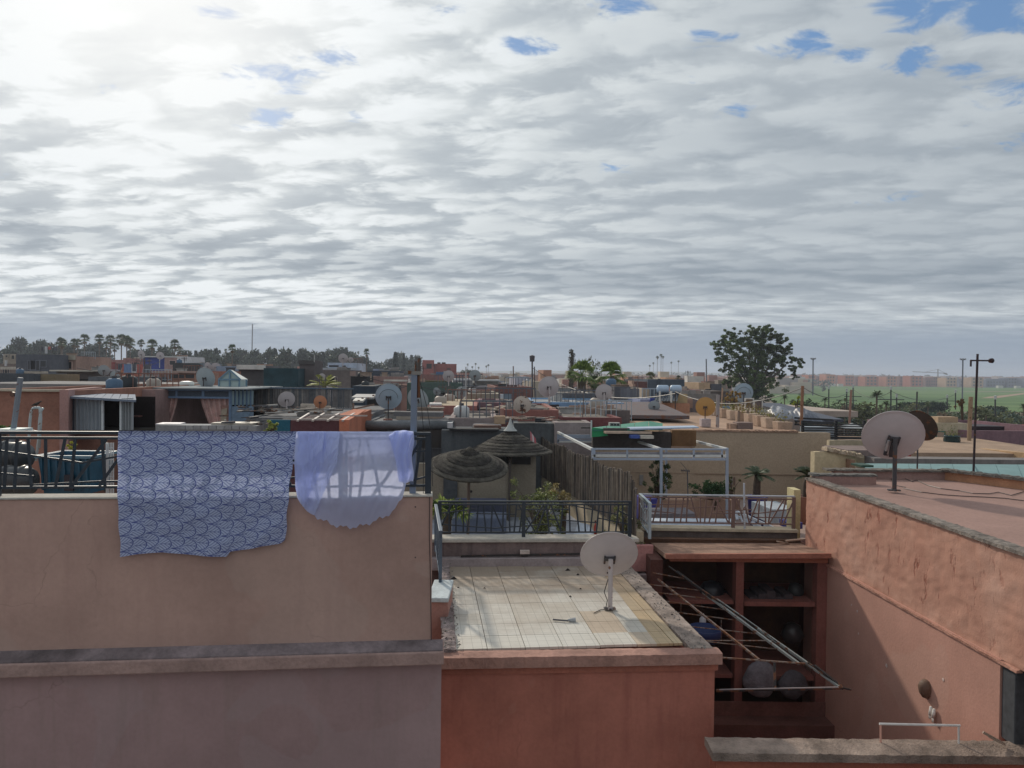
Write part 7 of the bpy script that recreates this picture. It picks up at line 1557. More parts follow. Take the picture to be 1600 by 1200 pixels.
potted('small potted palm in a coblat blue pot in front of the beige wall'.replace('coblat','cobalt'), 1184, 775, 742, 48, 17.6, -3.45, (.05,.05,.26), 2)
potted('second palm half hidden by the corner of the salmon house', 1262, 775, 744, 50, 17.8, -3.45, (.3,.14,.1), 5)
potted('bright yellow-green palm behind the dark railing at its left end', 700, 860, 800, 66, 13.9, -3.3, None, 8, 0)
o = [q for q in bpy.data.objects if q.get('label','').startswith('bright yellow-green palm')][0]; rr = random.Random(12); c = P(698, 800, 13.9)
for k in range(16):
    el = rr.uniform(.3,1.45); az = rr.uniform(0,6.283); mb = MB(); d = Vector((math.cos(az)*math.cos(el), math.sin(az)*math.cos(el)*.5, math.sin(el))); fan_leaf(mb, c-Vector((0,0,.15)), d, .26, .30, rr, 17)
    mb.build('frond', leafm((.16,.24,.04), (.48,.55,.14)) if k%3 else leafm((.05,.10,.03), (.14,.2,.06)), o)

# ================================================================ FAR BUILDINGS
def far_house(label, x0, x1, yt, Y, d, c, **k): return House(label, x0, x1, yt, Y, d, c, **k)
F = [ # label, x0, x1, ytop, Y, depth, colour
 ('pale beige two-window block at the far left edge', 5,25,553,120,8,(.42,.36,.28)),
 ('long grey-blue plastered block with a flat ragged top at far left', 25,88,553.5,62,8,(.12,.13,.16)),
 ('salmon block adjoining the long grey-blue block', 88,117,556,64,7,(.44,.27,.21)),
 ('low dark brown house with a pale roof edge right of the grey-blue block', 88,160,579,55,7,(.14,.115,.11)),
 ('ochre panel wall below the long grey-blue block', 48,86,584.5,46,3,(.30,.22,.12)),
 ('dark low wall band at the far left edge', -40,48,583,45,4,(.09,.10,.12)),
 ('small brown house with a white pier at far left', -5,25,568,80,8,(.25,.19,.16)),
 ('little bright blue hut beside the tall palms', 133,141,563,110,5,(.10,.25,.42)),
 ('brick red hut right of the little bright blue hut', 141,156,567,90,6,(.40,.10,.08)),
 ('pale grey long roof above the brick red hut', 141,178,562,120,8,(.36,.36,.37)),
 ('pink stepped house under the palms', 170,200,562,115,8,(.45,.22,.19)),
 ('pink house left of the cobalt blue wall', 196,224,560,100,8,(.42,.21,.19)),
 ('cobalt blue hall wall under a white roof edge', 224,257,557.5,92,8,(.05,.08,.36)),
 ('pink patched house right of the cobalt wall', 257,277,557,92,8,(.48,.30,.27)),
 ('white plastered cube right of the pink patched house', 277,291,557,90,7,(.60,.60,.62)),
 ('black box house under the white cube', 270,291,567,76,5,(.07,.07,.075)),
 ('blue-grey house with dishes left of the glass lantern', 291,316,567,80,7,(.22,.27,.31)),
 ('salmon wall with black garage slots behind the big grey dish', 247,302,582,44,5,(.46,.23,.16)),
 ('dusty pink house low between the far dishes', 190,236,579,56,6,(.44,.26,.24)),
 ('orange-red patch house right of the long slate wall', 186,198,584,50,4,(.55,.16,.09)),
 ('mauve white villa with an arch in the far left cluster', 168,190,577,58,5,(.42,.37,.40)),
 ('long slate wall in front of the dusty pink house', 138,240,588.5,42,4,(.13,.145,.17)),
 ('pale blue sheet roofed house beside the glass lantern', 338,362,572,60,6,(.30,.38,.52)),
 ('white roofed low house right of the glass lantern', 373,412,571,58,6,(.13,.13,.14)),
 ('red-brown low wall left of the glass lantern', 330,352,580,52,4,(.38,.15,.10)),
 ('castle-like pink block with a raised left tower', 660,713,568,110,10,(.36,.13,.12)),
 ('raised left tower of the pink block', 660,678,562.5,109.5,4,(.36,.13,.12)),
 ('low red house with a green awning right of the grey post', 652,724,585,60,7,(.40,.18,.16)),
 ('dark green wall below the low red house', 636,722,598,40,4,(.10,.16,.14)),
 ('salmon house with a blue-black flat roof left of the grey post', 575,632,588,52,6,(.38,.22,.19)),
 ('slate blue roof parapet above the salmon house', 573,627,579,58,5,(.10,.12,.16)),
 ('white sheet roofs right of the low red house', 708,738,591.5,55,5,(.50,.50,.50)),
 ('second white sheet roof further right', 742,780,592.5,56,5,(.50,.52,.52)),
 ('violet white cube above the brown red house', 805,826,588.5,70,6,(.42,.42,.52)),
 ('terracotta tower house in the far town', 849,862,578,150,8,(.48,.22,.13)),
 ('sand coloured shed with a curved roof left of the white dish', 829,848,596,52,5,(.46,.38,.28)),
]
for f in F:
    h = far_house(*f, parapet=.2 if f[4] > 30 else .1)
    if 'two-window' in f[0]: h.opening(9,12,555,558); h.opening(18,22,555.5,561)
    if 'white pier' in f[0]: h.block('pier', 8,10.5,563,572,-.2,0,c=(.6,.6,.6))
    if 'grey-blue block' in f[0] and f[1] == 25: h.block('ragged_edge', 25,60,552.6,554.2,-.1,.2,c=(.3,.29,.26)); h.block('dark_strip', 60,96,554,558,-.3,-.1,c=(.05,.04,.04))
    if 'salmon block' in f[0]: h.block('parapet_panel', 97,117,555,562,-.15,-.05,c=(.42,.38,.31)); 
    if 'pale roof edge' in f[0]: h.block('roof_edge', 88,158,578,580,-1.0,.2,c=(.55,.51,.44)); h.block('dark_slot', 105,140,592,594,-.05,-.01,c=(.02,.02,.02))
    if 'cobalt' in f[0] and f[1] == 224: h.block('roof_edge', 224,291,556.2,558,-.3,.3,c=(.62,.62,.6)); h.block('pole', 249.5,250.5,557,575,-.4,-.3,c=(.5,.5,.5))
    if 'garage slots' in f[0]: h.block('roof_line', 245,305,579.5,582.5,-.3,.5,c=(.42,.30,.26)); h.opening(266,287,585,591); h.opening(289,302,585,591)
    if 'white roofed' in f[0]: h.block('white_roof', 372,413,570,577,-.5,.2,c=(.68,.67,.63))
    if 'pink stepped' in f[0]: h.block('red_trim', 170,180,566,568,-.1,-.01,c=(.4,.08,.08))
    if 'castle' in f[0]: h.opening(698,704,575,578,(.1,.06,.06)); h.block('small_box', 683,688,566,568.5,.2,.8,c=(.1,.07,.07)); h.block('small_box', 690,696,566,568.5,.2,.8,c=(.1,.07,.07))
    if 'green awning' in f[0]: h.block('awning', 650,700,594,599,-1.5,-.1,c=(.12,.12,.06)); h.block('blue_box', 681,693,581,585,.3,1,c=(.12,.2,.34))
    if 'white sheet' in f[0]: h.block('sheet_edge', f[1],f[2],f[3],f[3]+2.5,-1,.2,c=(.66,.66,.66))
    if 'left of the grey post' in f[0]: h.block('white_board', 601,637,593,595.5,-1,-.6,c=(.62,.60,.55)); h.block('tan_board', 586,637,599.5,601.5,-2,-1.5,c=(.45,.38,.28)); h.block('shadow_wall', 591,642,602,625,-2.2,-2,c=(.05,.06,.075))  # last block is dark-coloured to stand for the shade under the boards
    if 'blue-grey house' in f[0]: h.opening(303,313,569,574,(.03,.03,.05)); h.opening(292,295,569,572)
    if 'terracotta tower' in f[0]: h.block('side_wing', 844,849,584,592,-.1,1,c=(.5,.3,.2))
slab('green and grey striped awning strip on the far left roofs', 'awning', 'awning', 0, 30, 573, 70, 2, .25, (.4,.38,.34))
rr = random.Random(99)
for h in HOUSES:
    if h.n_open == 0 and h.pxw > 14 and h.Y > 28 and not any(w in h.label for w in ('tarpaulin','panel','between','screen','sheet wall','slate','roof')):
        top = 2.2*1.0; z1 = h.zt-.5
        for k in range(1+int(h.pxw/26)):
            x = rr.uniform(.5, max(.6, h.w-1.0)); w = rr.uniform(.4,.8); hh = rr.uniform(.4,.8); f_ = MB(h.fr); t = .05
            f_.box(x-t,x,-t,-.002,z1-hh-t,z1+t); f_.box(x+w,x+w+t,-t,-.002,z1-hh-t,z1+t); f_.box(x,x+w,-t,-.002,z1,z1+t); f_.box(x,x+w,-t,-.002,z1-hh-t,z1-hh); fo = f_.build('window', paint(sc_(h.c,1.3)), h.o); MB(h.fr).box(x,x+w,-.02,-.001,z1-hh,z1).build('pane', glass((.015,.015,.02),.3), fo)
# small far dishes
for i, (key,px,py,d,Y,yaw,lab) in enumerate((('white',217,575,11,50,-20,'small white dish above the dusty pink house'),('white',250,556,12,88,10,'white dish on the white roof edge of the cobalt wall'),('white',220,554,13,90,-15,'pale dish left of the cobalt wall'),('grey',162,579,17,52,20,'dark grey dish at the end of the pale roof edge'),('white',201,571,8,60,15,'tiny dish left of the small white dish'),('white',230,576,12,55,30,'tilted pale dish between the pink far houses'),('white',324,573,14,60,-25,'white dish left above the big grey dish'),('white',337,574,14,60,15,'white dish right above the big grey dish'),('grey',179,587,14,46,5,'round pale dish on the mauve white villa'),('white',30,581,13,60,-10,'faded dish at the far left in front of the pier'),('white',536,560,15,60,5,'white dish on top of the white and pale blue house'),('white',548,562,8,60,0,'smaller dish right of the one on the white and pale blue house'),('white',503,589,11,38,0,'small white dish above the yellow palm'),('white',701,588,18,38,10,'pale dish above the dark green wall'),('grey',742,587,18,40,-5,'blurred grey dish beside the thin white mast'),('grey',721,614,20,30,30,'dusty grey dish with scrap beside it left of the cream wall'),('grey',682,612,13,33,-20,'dull dish leaning left of the dusty grey dish'),('orange',192,582,9,52,10,'little orange-red dish on the orange-red patch house'),('brown',1490,580,5,300,0,'speck'))):
    if lab == 'speck': continue
    dish(key, lab, px, py, d, Y, yaw=yaw, tilt=15, pybase=py+d*.85)
# masts
def cross_top(o, a, b, m):
    t = b; MB().lathe([(.001,0),(.5,.05),(.6,.25),(.2,.4),(.001,.4)], 8, t).build('lamp_ring', m, o)
    for k in range(6): an_ = k*1.047; MB().box(t.x+.55*math.cos(an_)-.12, t.x+.55*math.cos(an_)+.12, t.y+.55*math.sin(an_)-.1, t.y+.55*math.sin(an_)+.1, t.z+.1, t.z+.45).build('lamp', paint((.3,.32,.35)), o)
def mini(o, a, b, m): MB().lathe([(.001,0),(.12,.0),(.14,.3),(.001,.35)], 8, b-Vector((0,0,.1))).build('head', m, o)
pole('floodlight mast standing in the green field left', 1270, 618, 1270.5, 562, 190, .16, (.16,.18,.22), 'floodlight mast', 'floodlight_mast', extra=cross_top)
pole('floodlight mast standing in the green field right of the crane', 1503.5, 625, 1504.5, 563, 175, .15, (.16,.18,.22), 'floodlight mast', 'floodlight_mast', extra=cross_top)
pole('thin far radio mast with a small head above the left tree belt', 393.5, 566, 394.5, 507, 350, .28, (.40,.42,.45), 'radio mast', 'radio_mast', extra=mini)
pole('thin mast with fork top over the far town left of the white dish', 832, 640, 831.5, 562, 40, .04, (.10,.09,.10), 'mast', 'mast', extra=mini)
pole('shorter thin mast right beside the fork topped mast', 835.5, 625, 835, 573, 45, .03, (.10,.09,.10), 'mast', 'mast')
pole('faint slim mast left of the big tree', 1104, 597, 1103.5, 561, 140, .12, (.2,.22,.25), 'mast', 'mast')
pole('thin white mast over the scrap right of the grey post', 728, 640, 728, 573, 30, .022, (.45,.45,.45), 'mast', 'mast')
pole('short brown mast on the mauve block roofs', 802, 606, 802, 572, 45, .03, (.15,.09,.08), 'mast', 'mast')
pole('dark pipe in front of the orange wall', 1055, 647, 1055.5, 611, 29, .02, (.06,.05,.05))
pole('thin dark pipe beside the cream house pot', 1432, 640, 1433, 612, 80, .08, (.06,.06,.06))
for i, (px,py0_,py1_,Y,w) in enumerate(((1392,642,609,78,3.4),(1333,640,606,90,2.5),(1295,640,608,95,0),(1401,640,621,80,1.5),(1493,640,614,95,2.5),(1555,650,624,75,0),(1480,640,622,90,1.2),(1323,640,612,90,3))):
    def arm(o, a, b, m, w=w):
        if w: MB().bar(b-Vector((w*.4,0,1.0)), b+Vector((w*.4,0,-1.0)), .08, .08).build('cross_arm', m, o)
        MB().lathe([(.001,0),(.12,0),(.12,.35),(.001,.4)], 8, b).build('lamp', paint((.5,.52,.5)), o)
    pole(['dark power pole with a long arm left of the rusty dish','thin power pole above the black slat screen','straight power pole right of the floodlight mast','short pole with an arm right of the dark power pole','pole with an arm behind the cream house','lamp pole right of the antenna mast','little lamp pole above the rusty shrub','pole with a long arm left of the slim reddish pole'][i], px, py0_, px, py1_, Y, .07, (.05,.055,.06), 'power pole', 'power_pole', extra=arm)
# crane
CR = P(1465.5, 595, 900); cr_ = thing('tower_crane', (CR.x,900,GROUND), 'small tower crane above the far apartment blocks', 'crane'); cm = paint((.22,.20,.22)); g = lambda x,y: P(x,y,900)
MB().bar((CR.x,900,GROUND), g(1465.5,577), .9, .9).build('tower', cm, cr_); MB().bar(g(1426,580.7), g(1479,583.3), .7, .7).build('jib', cm, cr_); MB().bar(g(1475,583.2), g(1480,585), 2.2, 1.2).build('counterweight', cm, cr_); MB().bar(g(1465.5,577), g(1445,581.6), .3, .3).build('tie', cm, cr_); MB().bar(g(1465.5,577), g(1477,583.2), .3, .3).build('tie', cm, cr_)
# far apartment blocks
ap_cols = [(.55,.19,.11),(.58,.24,.15),(.52,.19,.13)]
apn = 0
def apartment(x0, x1, yt, Y, c, label, shade=False, group='apartment blocks beyond the green field'):
    a, b_ = P(x0,yt,Y), P(x1,yt,Y); w = b_.x-a.x; fr = frame((a.x,Y,0), rad(12)); o = thing('apartment_block', (a.x+w/2,Y,GROUND), label, 'apartment block', group); m = plaster(c, scale=.05, bump=.1, fine=2)
    n = max(1, round(w/14)); bw = w/n
    for k in range(n):
        h = a.z+[0,1.0,-.6][(k+int(x0))%3]; MB(fr).box(k*bw, (k+1)*bw-.6, (k%2)*2.5, 12+(k%2)*2, GROUND, h).build('wall', m, o)
        if (x1-x0) > 6:
            for fl_ in range(3):
                zf = GROUND+1.6+fl_*3.3
                if zf+1.6 < h:
                    for j in range(3): xx = k*bw+bw*(.14+.27*j); MB(fr).box(xx, xx+bw*.13, (k%2)*2.5-.12, (k%2)*2.5-.01, zf, zf+1.7).build('window', glass((.05,.045,.05), .4), o)
    return o
blk_px = [(1263,1277,'farthest left'),(1291,1308,'second'),(1320,1337,'third'),(1352,1376,'fourth'),(1385,1405,'fifth'),(1423,1446,'sixth, largest orange'),(1478,1499,'seventh, peach'),(1518,1541,'eighth, peach')]
for i, (x0_,x1_,lab) in enumerate(blk_px):
    apartment(x0_, x1_, 586.0+i*.55, 800, ap_cols[i%3] if i < 6 else (.56,.36,.24), '%s apartment block of the sunlit row beyond the green field' % lab)
for i, (x0_,x1_) in enumerate(((1277,1291),(1308,1320),(1337,1352),(1376,1385),(1405,1423),(1446,1478),(1499,1518),(1541,1600),(1600,1650))):  # blocks for the row's shaded faces, shade put into the mauve colour
    apartment(x0_, x1_, 586.8+i*.7, 822, (.30,.17,.16) if i < 6 else (.24,.24,.30), ['shaded mauve block between the first and second apartment blocks','shaded mauve block between the second and third apartment blocks','shaded mauve block between the third and fourth apartment blocks','shaded mauve block between the fourth and fifth apartment blocks','shaded mauve block between the fifth and sixth apartment blocks','long shaded mauve block right of the largest orange block','grey-white block between the two peach apartment blocks','long blue-grey block at the right end of the apartment row','blue-grey block cut by the right image edge'][i])
rr = random.Random(6)
for i in range(26):
    x0_ = 1240+i*15+rr.uniform(-4,4); apartment(x0_, x0_+rr.uniform(6,15), 585.2+(x0_-1240)*.012+rr.uniform(-1,.6), rr.uniform(1050,1300), rr.choice([(.40,.18,.14),(.46,.30,.24),(.35,.16,.13),(.45,.36,.3)]), 'distant roof line block peeping over the apartment row', group='distant blocks behind the apartment row')
for i, x0_ in enumerate((1298,1310,1560,1588)):
    a = P(x0_,603,780); tag(MB().box(a.x,a.x+5,780,784,GROUND,GROUND+2.6).build('low_shed', plaster((.6,.58,.52), scale=.2), org=a), ['low cream shed in front of the second apartment block','low cream shed right of the first low shed','low white shed before the blue-grey block','low white shed near the right image edge'][i], 'shed')
# hazy town in the centre: individual houses, then a mass
town_c = [(.42,.24,.19,'pinkish'),(.50,.42,.33,'sandy'),(.34,.20,.17,'brown-red'),(.58,.56,.53,'whitish'),(.26,.25,.27,'grey'),(.50,.29,.18,'orange-tan'),(.22,.26,.36,'bluish'),(.36,.31,.26,'dun')]
zones = [(60,'at the far left end'),(180,'under the tall skyline palms'),(330,'around the cobalt blue hall'),(480,'left of the dark brown tower block'),(640,'behind the white and pale blue house'),(790,'around the castle-like pink block'),(890,'left of the slender dark tree'),(1000,'behind the two fan palms'),(1110,'left of the big tree'),(1240,'behind the big tree'),(9999,'right')]
rr = random.Random(2024); protoH = {}
def mini_house(c, kind):
    key = (c, kind)
    if key in protoH: return protoH[key]
    r = proto('town_house', 'house'); m = plaster(c[:3], var=.15, scale=.15, bump=.1, fine=2, stain=.2)
    MB().box(-.5,.5,0,1,-1.0,-.03).build('walls', m, r)
    MB().box(-.5,.5,0,.04,-.029,0).build('parapet', m, r)
    if kind in (1,3): MB().box(-.35,.0,.3,.7,-.029,.20).build('roof_room', plaster(sc_(c[:3],1.15), var=.1, scale=.3, fine=2), r)
    for x in ((-.3,.12) if kind != 2 else (-.05,.3)): MB().box(x,x+.11,-.012,-.001,-.30,-.16).build('window', glass((.03,.03,.035),.4), r)
    if kind == 2: MB().box(.1,.22,.3,.4,-.029,.14).build('water_tank', paint((.6,.6,.62)), r)
    if kind == 0: MB().box(-.52,.52,-.03,.3,-.02,.01).build('roof_edge', plaster((.5,.46,.4), scale=.5), r)
    protoH[key] = Proto(r); return protoH[key]
feat = ['with pale edge','with roof room','with rooftop tank','with set-back room']
n_h = 0
for band, (Y0, Y1, n, zt0, zt1) in enumerate(((36,62,44,-3.3,-2.5),(60,100,60,-3.9,-2.4),(100,160,64,-4.4,-1.8),(160,260,74,-5,-1.4),(260,420,90,-6,-1.0))):
    for k in range(n):
        px = -50+(1215 if band < 1 else 1180)*(k+rr.random()*.8)/n; Y = rr.uniform(Y0, Y1)
        if px > 1085 and band < 3: Y = max(Y, 110)
        if px < 700 and band == 4: Y = rr.uniform(180, 228)
        c = rr.choice(town_c); kd = rr.randrange(4); zt3 = rr.uniform(zt0, zt1); w = rr.uniform(3.5,9)*(.88+band*.12)*(.6 if band == 0 else 1); h = zt3-GROUND; p = P(px, 590, Y); zn = next(t for lim, t in zones if px < lim)
        o = mini_house(c, kd).put((p.x, Y, zt3), '%s %s house %s %s' % (['little low','low','small','far','tiny'][band], c[3], feat[kd], zn), '%s %s far houses %s' % (c[3], feat[kd].split()[-1], zn), (w, w*rr.uniform(.7,1.1), max(6, h)), rad(rr.uniform(-2,12)))
# ---- rooftop clutter: aerials, tanks, low walls, lines of washing, small dishes
rr = random.Random(314); CL = {}
def cut(l):
    for w in (' with ',' behind',' below',' beside',' left of',' right of',' under',' at the',' on ',' above',' between',' rising',' adjoining',' in ',' around',' stepping',' seen',' beyond',' through'):
        l = l.split(w)[0]
    return ' '.join(l.split()[:7])
def c_aerial(o, p, rr):
    h = rr.uniform(.5,1.2)*(1 if p.y < 50 else 1.3); m = paint((.12,.11,.115), rough=.7, rust=.3); MB().tube([p, p+Vector((rr.uniform(-.04,.04),0,h))], .012+p.y*.00018, 5).build('mast', m, o); t = p+Vector((0,0,h*.92)); a = rr.uniform(-.6,.6); d = Vector((math.cos(a),math.sin(a),0))*.26
    MB().tube([t-d,t+d],.008+p.y*.00012,4).build('boom', m, o)
    for k in range(4): q = t-d+d*.5*k+d*.2; MB().tube([q+Vector((0,0,-.12)),q+Vector((0,0,.12))],.005+p.y*.0001,4).build('element', m, o)
def c_tank(o, p, rr):
    r = rr.uniform(.15,.27); h = r*2.2; MB().lathe([(.001,0),(r,0),(r,h*.85),(r*.6,h),(.001,h)],16,p).build('body', paint(rr.choice([(.03,.035,.04),(.5,.5,.5),(.08,.14,.22),(.35,.3,.26)]), rough=.6), o, smooth=True); MB().lathe([(.001,h),(r*.3,h),(r*.3,h+.07),(.001,h+.07)],12,p).build('lid', paint((.05,.05,.06)), o)
def c_wall(o, p, rr):
    w = rr.uniform(.5,1.8); h = rr.uniform(.2,.55); f = frame(p, rr.uniform(-.1,.2)+(1.5 if rr.random()<.4 else 0)); n = max(2,int(w/.28)); c = rr.choice([(.26,.24,.23),(.36,.24,.19),(.44,.38,.32),(.2,.17,.16)]); m = plaster(c, scale=3, stain=.4)
    MB(f).box(0,w,0,.12,0,h*.7).build('base', m, o); m2 = plaster(sc_(c,1.25), scale=4, stain=.4)
    for k in range(n):
        if rr.random() < .75: MB(f).box(k*w/n+.01,(k+1)*w/n-.01,.005,.115,h*.7+.001,h*rr.uniform(.85,1.05)).build('block', m2, o)
def c_line(o, p, rr):
    L_ = rr.uniform(1.2,2.4); m = paint((.2,.18,.17)); 
    for x in (0,L_): MB().tube([p+Vector((x,0,0)),p+Vector((x,0,1.0))],.02,5).build('pole', m, o)
    MB().tube([p+Vector((0,0,.98)),p+Vector((L_/2,0,.93)),p+Vector((L_,0,.98))],.006,4).build('line', m, o); x = .1
    while x < L_-.3:
        w = rr.uniform(.18,.45); h = rr.uniform(.25,.6); f = frame(p+Vector((x,0,.94)),0); n=5
        vs = [(w*i/n, .03*math.sin(i*2.1+x*9)*(1 if j else .3), -h*j) for j in (0,1) for i in range(n+1)]; MB(f).add(vs,[(i,i+1,n+2+i,n+1+i) for i in range(n)]).build('cloth', plaster(rr.choice([(.6,.6,.62),(.2,.28,.45),(.5,.16,.14),(.15,.15,.17),(.55,.45,.3)]), scale=5), o); x += w+rr.uniform(.03,.2)
def c_box(o, p, rr):
    w = rr.uniform(.3,.8); h = rr.uniform(.2,.5); c = rr.choice([(.3,.29,.28),(.12,.12,.13),(.4,.3,.24),(.5,.48,.46)]); f = frame(p, rr.uniform(-.3,.3)); MB(f).box(0,w,0,w*.6,0,h).build('body', plaster(c, scale=3, stain=.4), o, bevel=.01); MB(f).box(-.04,w+.04,-.04,w*.6+.04,h+.001,h+.04).build('lid', paint(sc_(c,.6), rough=.8, rust=.2), o)
def c_rail(o, p, rr):
    w = rr.uniform(.8,2.0); m = paint(rr.choice([(.1,.12,.15),(.35,.4,.45),(.2,.1,.08)])); f = frame(p, rr.uniform(-.1,.2)); n = int(w/.16)
    MB(f).box(0,w,-.02,.02,.62,.66).build('top_rail', m, o); MB(f).box(0,w,-.015,.015,.08,.11).build('bottom_rail', m, o)
    for k in range(n+1): MB(f).box(k*w/n-.012,k*w/n+.012,-.01,.01,0,.62).build('bar', m, o)
KINDS_ = [(c_rail,'roof_railing','railing','short roof railing'),(c_box,'lidded_box','box','lidded box'),(c_aerial,'tv_aerial','aerial','thin rusty aerial'),(c_tank,'water_tank','water tank','upright tank'),(c_wall,'low_block_wall','wall','low uneven block wall'),(c_wall,'low_block_wall','wall','low uneven block wall'),(c_line,'washing_line','washing line','short washing line'),(c_box,'lidded_box','box','lidded box')]
for h in HOUSES:
    if h.px0 > 1120 or h.pxw < 12 or h.d < 3 or h.Y < 17.5 or h.Y > 130 or any(w in h.label for w in ('tarpaulin','panel','light well','beige plaster','peach coloured','skyline behind','tower')): continue
    n = min(5, 1+int(h.pxw/24))
    for k in range(n):
        fn, nm, cat, lab = rr.choice(KINDS_)
        if fn is c_line and (h.w < 3.2 or rr.random() < .4): fn, nm, cat, lab = KINDS_[4]
        lx_ = rr.uniform(.25, max(.3, h.w-(2.6 if fn is c_line else 1.0))); p = h.fr @ Vector((lx_, rr.uniform(.5, min(h.d-.8, 5)), 0)); p.z = h.zt-(.22 if h.zt > -90 else 0)
        o = thing(nm, p, '%s on the roof of the %s' % (lab, cut(h.label)), cat, cat+'s among the roof clutter'); fn(o, p, rr)
wires = [((560,585,40),(760,600,44),1.0,'left of the castle-like pink block'),((645,600,30),(832,590,40),1.2,'from the grey post to the fork topped mast'),((120,575,50),(250,565,60),1.0,'over the pink houses under the palms'),((832,575,40),(1055,615,29),1.4,'from the fork topped mast to the dark pipe'),((1055,612,29),(1254,606,21.5),.9,'from the dark pipe to the rust brown pole'),((1392,612,78),(1333,608,90),1.5,'between two garden power poles'),((1392,611,78),(1493,616,95),1.8,'over the garden strip right of the dark power pole'),((1254,605,21.5),(1330,610,33),.6,'from the rust brown pole to the reddish pole')]
for (a, b_, sg, w_) in wires:
    A, B = P(*a), P(*b_); pts = [A.lerp(B, t/12)-Vector((0,0,sg*4*(t/12)*(1-t/12)*.5)) for t in range(13)]
    tag(MB().tube(pts, .006+a[2]*.00022, 4).build('overhead_wire', paint((.04,.04,.045)), org=A), 'thin sagging wire strung '+w_, 'wire', 'overhead wires')
for k in range(60):   # more small dishes scattered over the far roofs
    px = rr.uniform(130, 1090); Y = rr.uniform(38, 95); z = rr.uniform(-3.0,-1.9)*(Y/70)**.2; r_ = P(px,590,Y); d = .9*FPX/Y; py = 581-(px-800)*-.0113-(z+.9)/Y*FPX*1.0
    zn = next(t for lim, t in zones if px < lim)
    dish(rr.choice(('white','white','grey','rust')), 'small faded roof dish '+zn, px, 581+(px-800)*.0113-(z+.5)*FPX/Y, d, Y, yaw=rr.uniform(-35,35), tilt=rr.uniform(5,22), hm=1.3)
# very far town mass and its trees, past what can be told apart
vs_ = MB(); rr = random.Random(5)
for k in range(1500):
    px = rr.uniform(620,1260) if k > 300 else rr.uniform(-100,700); Y = rr.uniform(430,1500); p = P(px,585,Y); w = rr.uniform(5,13); d = rr.uniform(5,12); h = rr.uniform(4,9.5)
    vs_.box(p.x-w/2, p.x+w/2, Y, Y+d, GROUND, GROUND+h)
def town_mat():
    m, nt, b = _new('town'); N = nt.nodes.new; g_ = N('ShaderNodeNewGeometry'); r = N('ShaderNodeValToRGB'); nt.links.new(g_.outputs['Random Per Island'], r.inputs[0]); r.color_ramp.interpolation = 'CONSTANT'; e = r.color_ramp.elements
    e[0].color = (.42,.24,.19,1); e[1].position = .85; e[1].color = (.55,.53,.5,1)
    for p_, c_ in ((.15,(.5,.42,.33)),(.3,(.36,.2,.16)),(.45,(.5,.32,.24)),(.6,(.3,.27,.26)),(.72,(.46,.4,.34))): q_ = e.new(p_); q_.color = (*c_,1)
    nt.links.new(r.outputs[0], b.inputs['Base Color']); b.inputs['Roughness'].default_value = .9; return m
tag(vs_.build('distant_town', town_mat()), 'hazy distant town of tiny flat-roofed houses reaching the horizon', 'town', kind='stuff')
mb = MB()
for k in range(700):
    px = rr.uniform(640,1300); Y = rr.uniform(500,1500); p = P(px,585,Y); h = rr.uniform(3,8); leaf_blob(mb, (p.x,Y,GROUND+h*.6), h*.55, 12, h*.5, rr, 1)
for k in range(420):
    px = rr.uniform(930,1680); Y = rr.uniform(1330,1700); p = P(px,585,Y); h = rr.uniform(5,12); leaf_blob(mb, (p.x,Y,GROUND+h*.6), h*.8, 14, h*.7, rr, .8)
tag(mb.build('distant_trees', leafm((.06,.07,.055))), 'hazy distant trees scattered through the far town', 'trees', kind='stuff')
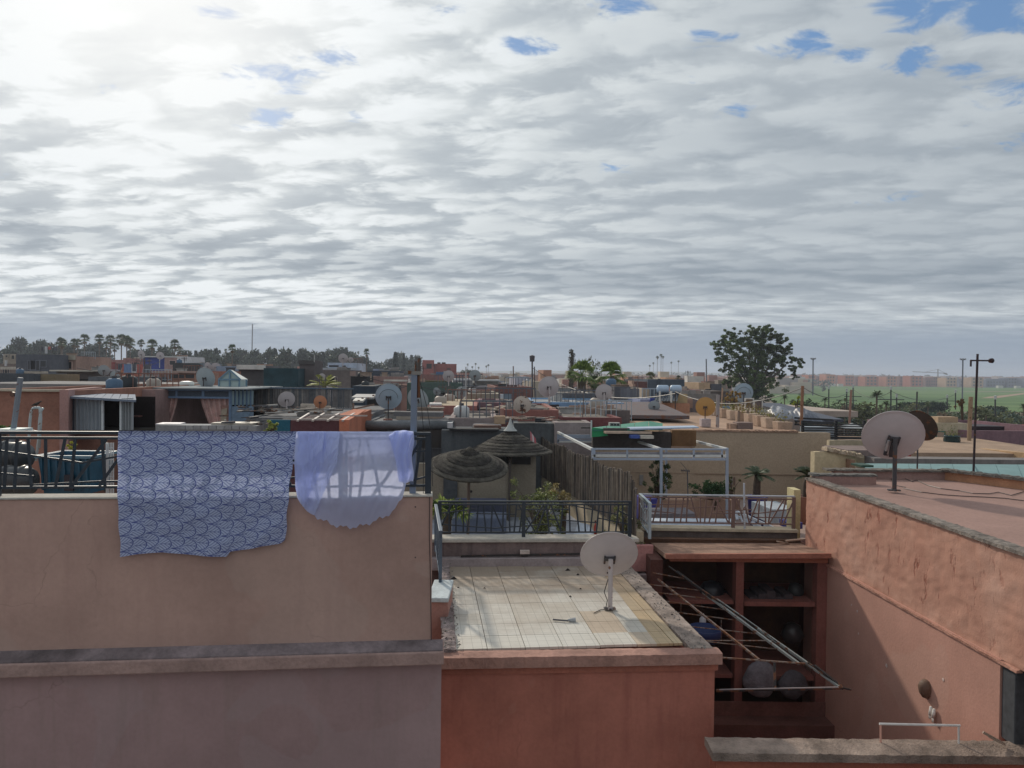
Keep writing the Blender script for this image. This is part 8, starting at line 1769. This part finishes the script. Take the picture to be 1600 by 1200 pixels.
# low ridge at the horizon
vs = []; n = 160
for i in range(n+1):
    x = -2900+5800*i/n; h = GROUND+14+8*noise.noise(Vector((x*.0012,0,0)))+3*noise.noise(Vector((x*.006,3,0))); vs += [(x,2700,GROUND-.5),(x,2760,h),(x,3200,GROUND-.5)]
fs = []
for i in range(n): fs += [(i*3,i*3+3,i*3+4,i*3+1),(i*3+1,i*3+4,i*3+5,i*3+2)]
struct('hills', MB().add(vs, fs), plaster((.2,.2,.16), scale=.01, bump=0))

# ================================================================ HAZE
hz = MB().box(-3350, 3350, -60, 3350, GROUND-1.2, 27); ho = tag(hz.build('haze', None), kind='stuff')
hm_ = bpy.data.materials.new('haze'); hm_.use_nodes = True; nt = hm_.node_tree; nt.nodes.clear(); out = nt.nodes.new('ShaderNodeOutputMaterial'); pv_ = nt.nodes.new('ShaderNodeVolumePrincipled')
pv_.inputs['Color'].default_value = (.80,.87,1,1); pv_.inputs['Density'].default_value = .00042; pv_.inputs['Anisotropy'].default_value = .2
nt.links.new(pv_.outputs[0], out.inputs['Volume']); ho.data.materials.append(hm_)
ORD = nth+['%s' % w for w in ('twenty-first','twenty-second','twenty-third','twenty-fourth','twenty-fifth','twenty-sixth','twenty-seventh','twenty-eighth')]
by = {}
for o in bpy.data.objects:
    if o.parent is None and o.get('category') and o.get('label'): by.setdefault(o['label'], []).append(o)
for lab, os_ in by.items():
    if len(os_) > 1:
        os_.sort(key=lambda o: o.location.x/max(1, o.location.y))
        for k, o in enumerate(os_):
                if len(os_) <= 28: o['label'] = '%s, %s from the left' % (' '.join(lab.split()[:12]), ORD[k])
for o in bpy.data.objects:
    if o.parent is None and o.get('category') and not o.get('kind'): o['kind'] = 'thing'
# remove prototypes that were never placed
for k_, (root, st_) in DISH.items():
    if not st_['used']:
        for c in [q for q in bpy.data.objects if q.parent == root]: bpy.data.objects.remove(c)
        bpy.data.objects.remove(root)
for k_, pr in protoH.items(): assert pr.used
for o in bpy.data.objects:      # crowns of unplaced prototypes
    if o.parent is None and o.type == 'EMPTY' and o.get('category') and not o.get('label'):
        o.hide_render = True
        for c in bpy.data.objects:
            if c.parent == o: c.hide_render = True
print('OBJECTS', len(bpy.data.objects), 'unlabelled', [o.name for o in bpy.data.objects if o.parent is None and o.type=='EMPTY' and not o.get('label')][:10])
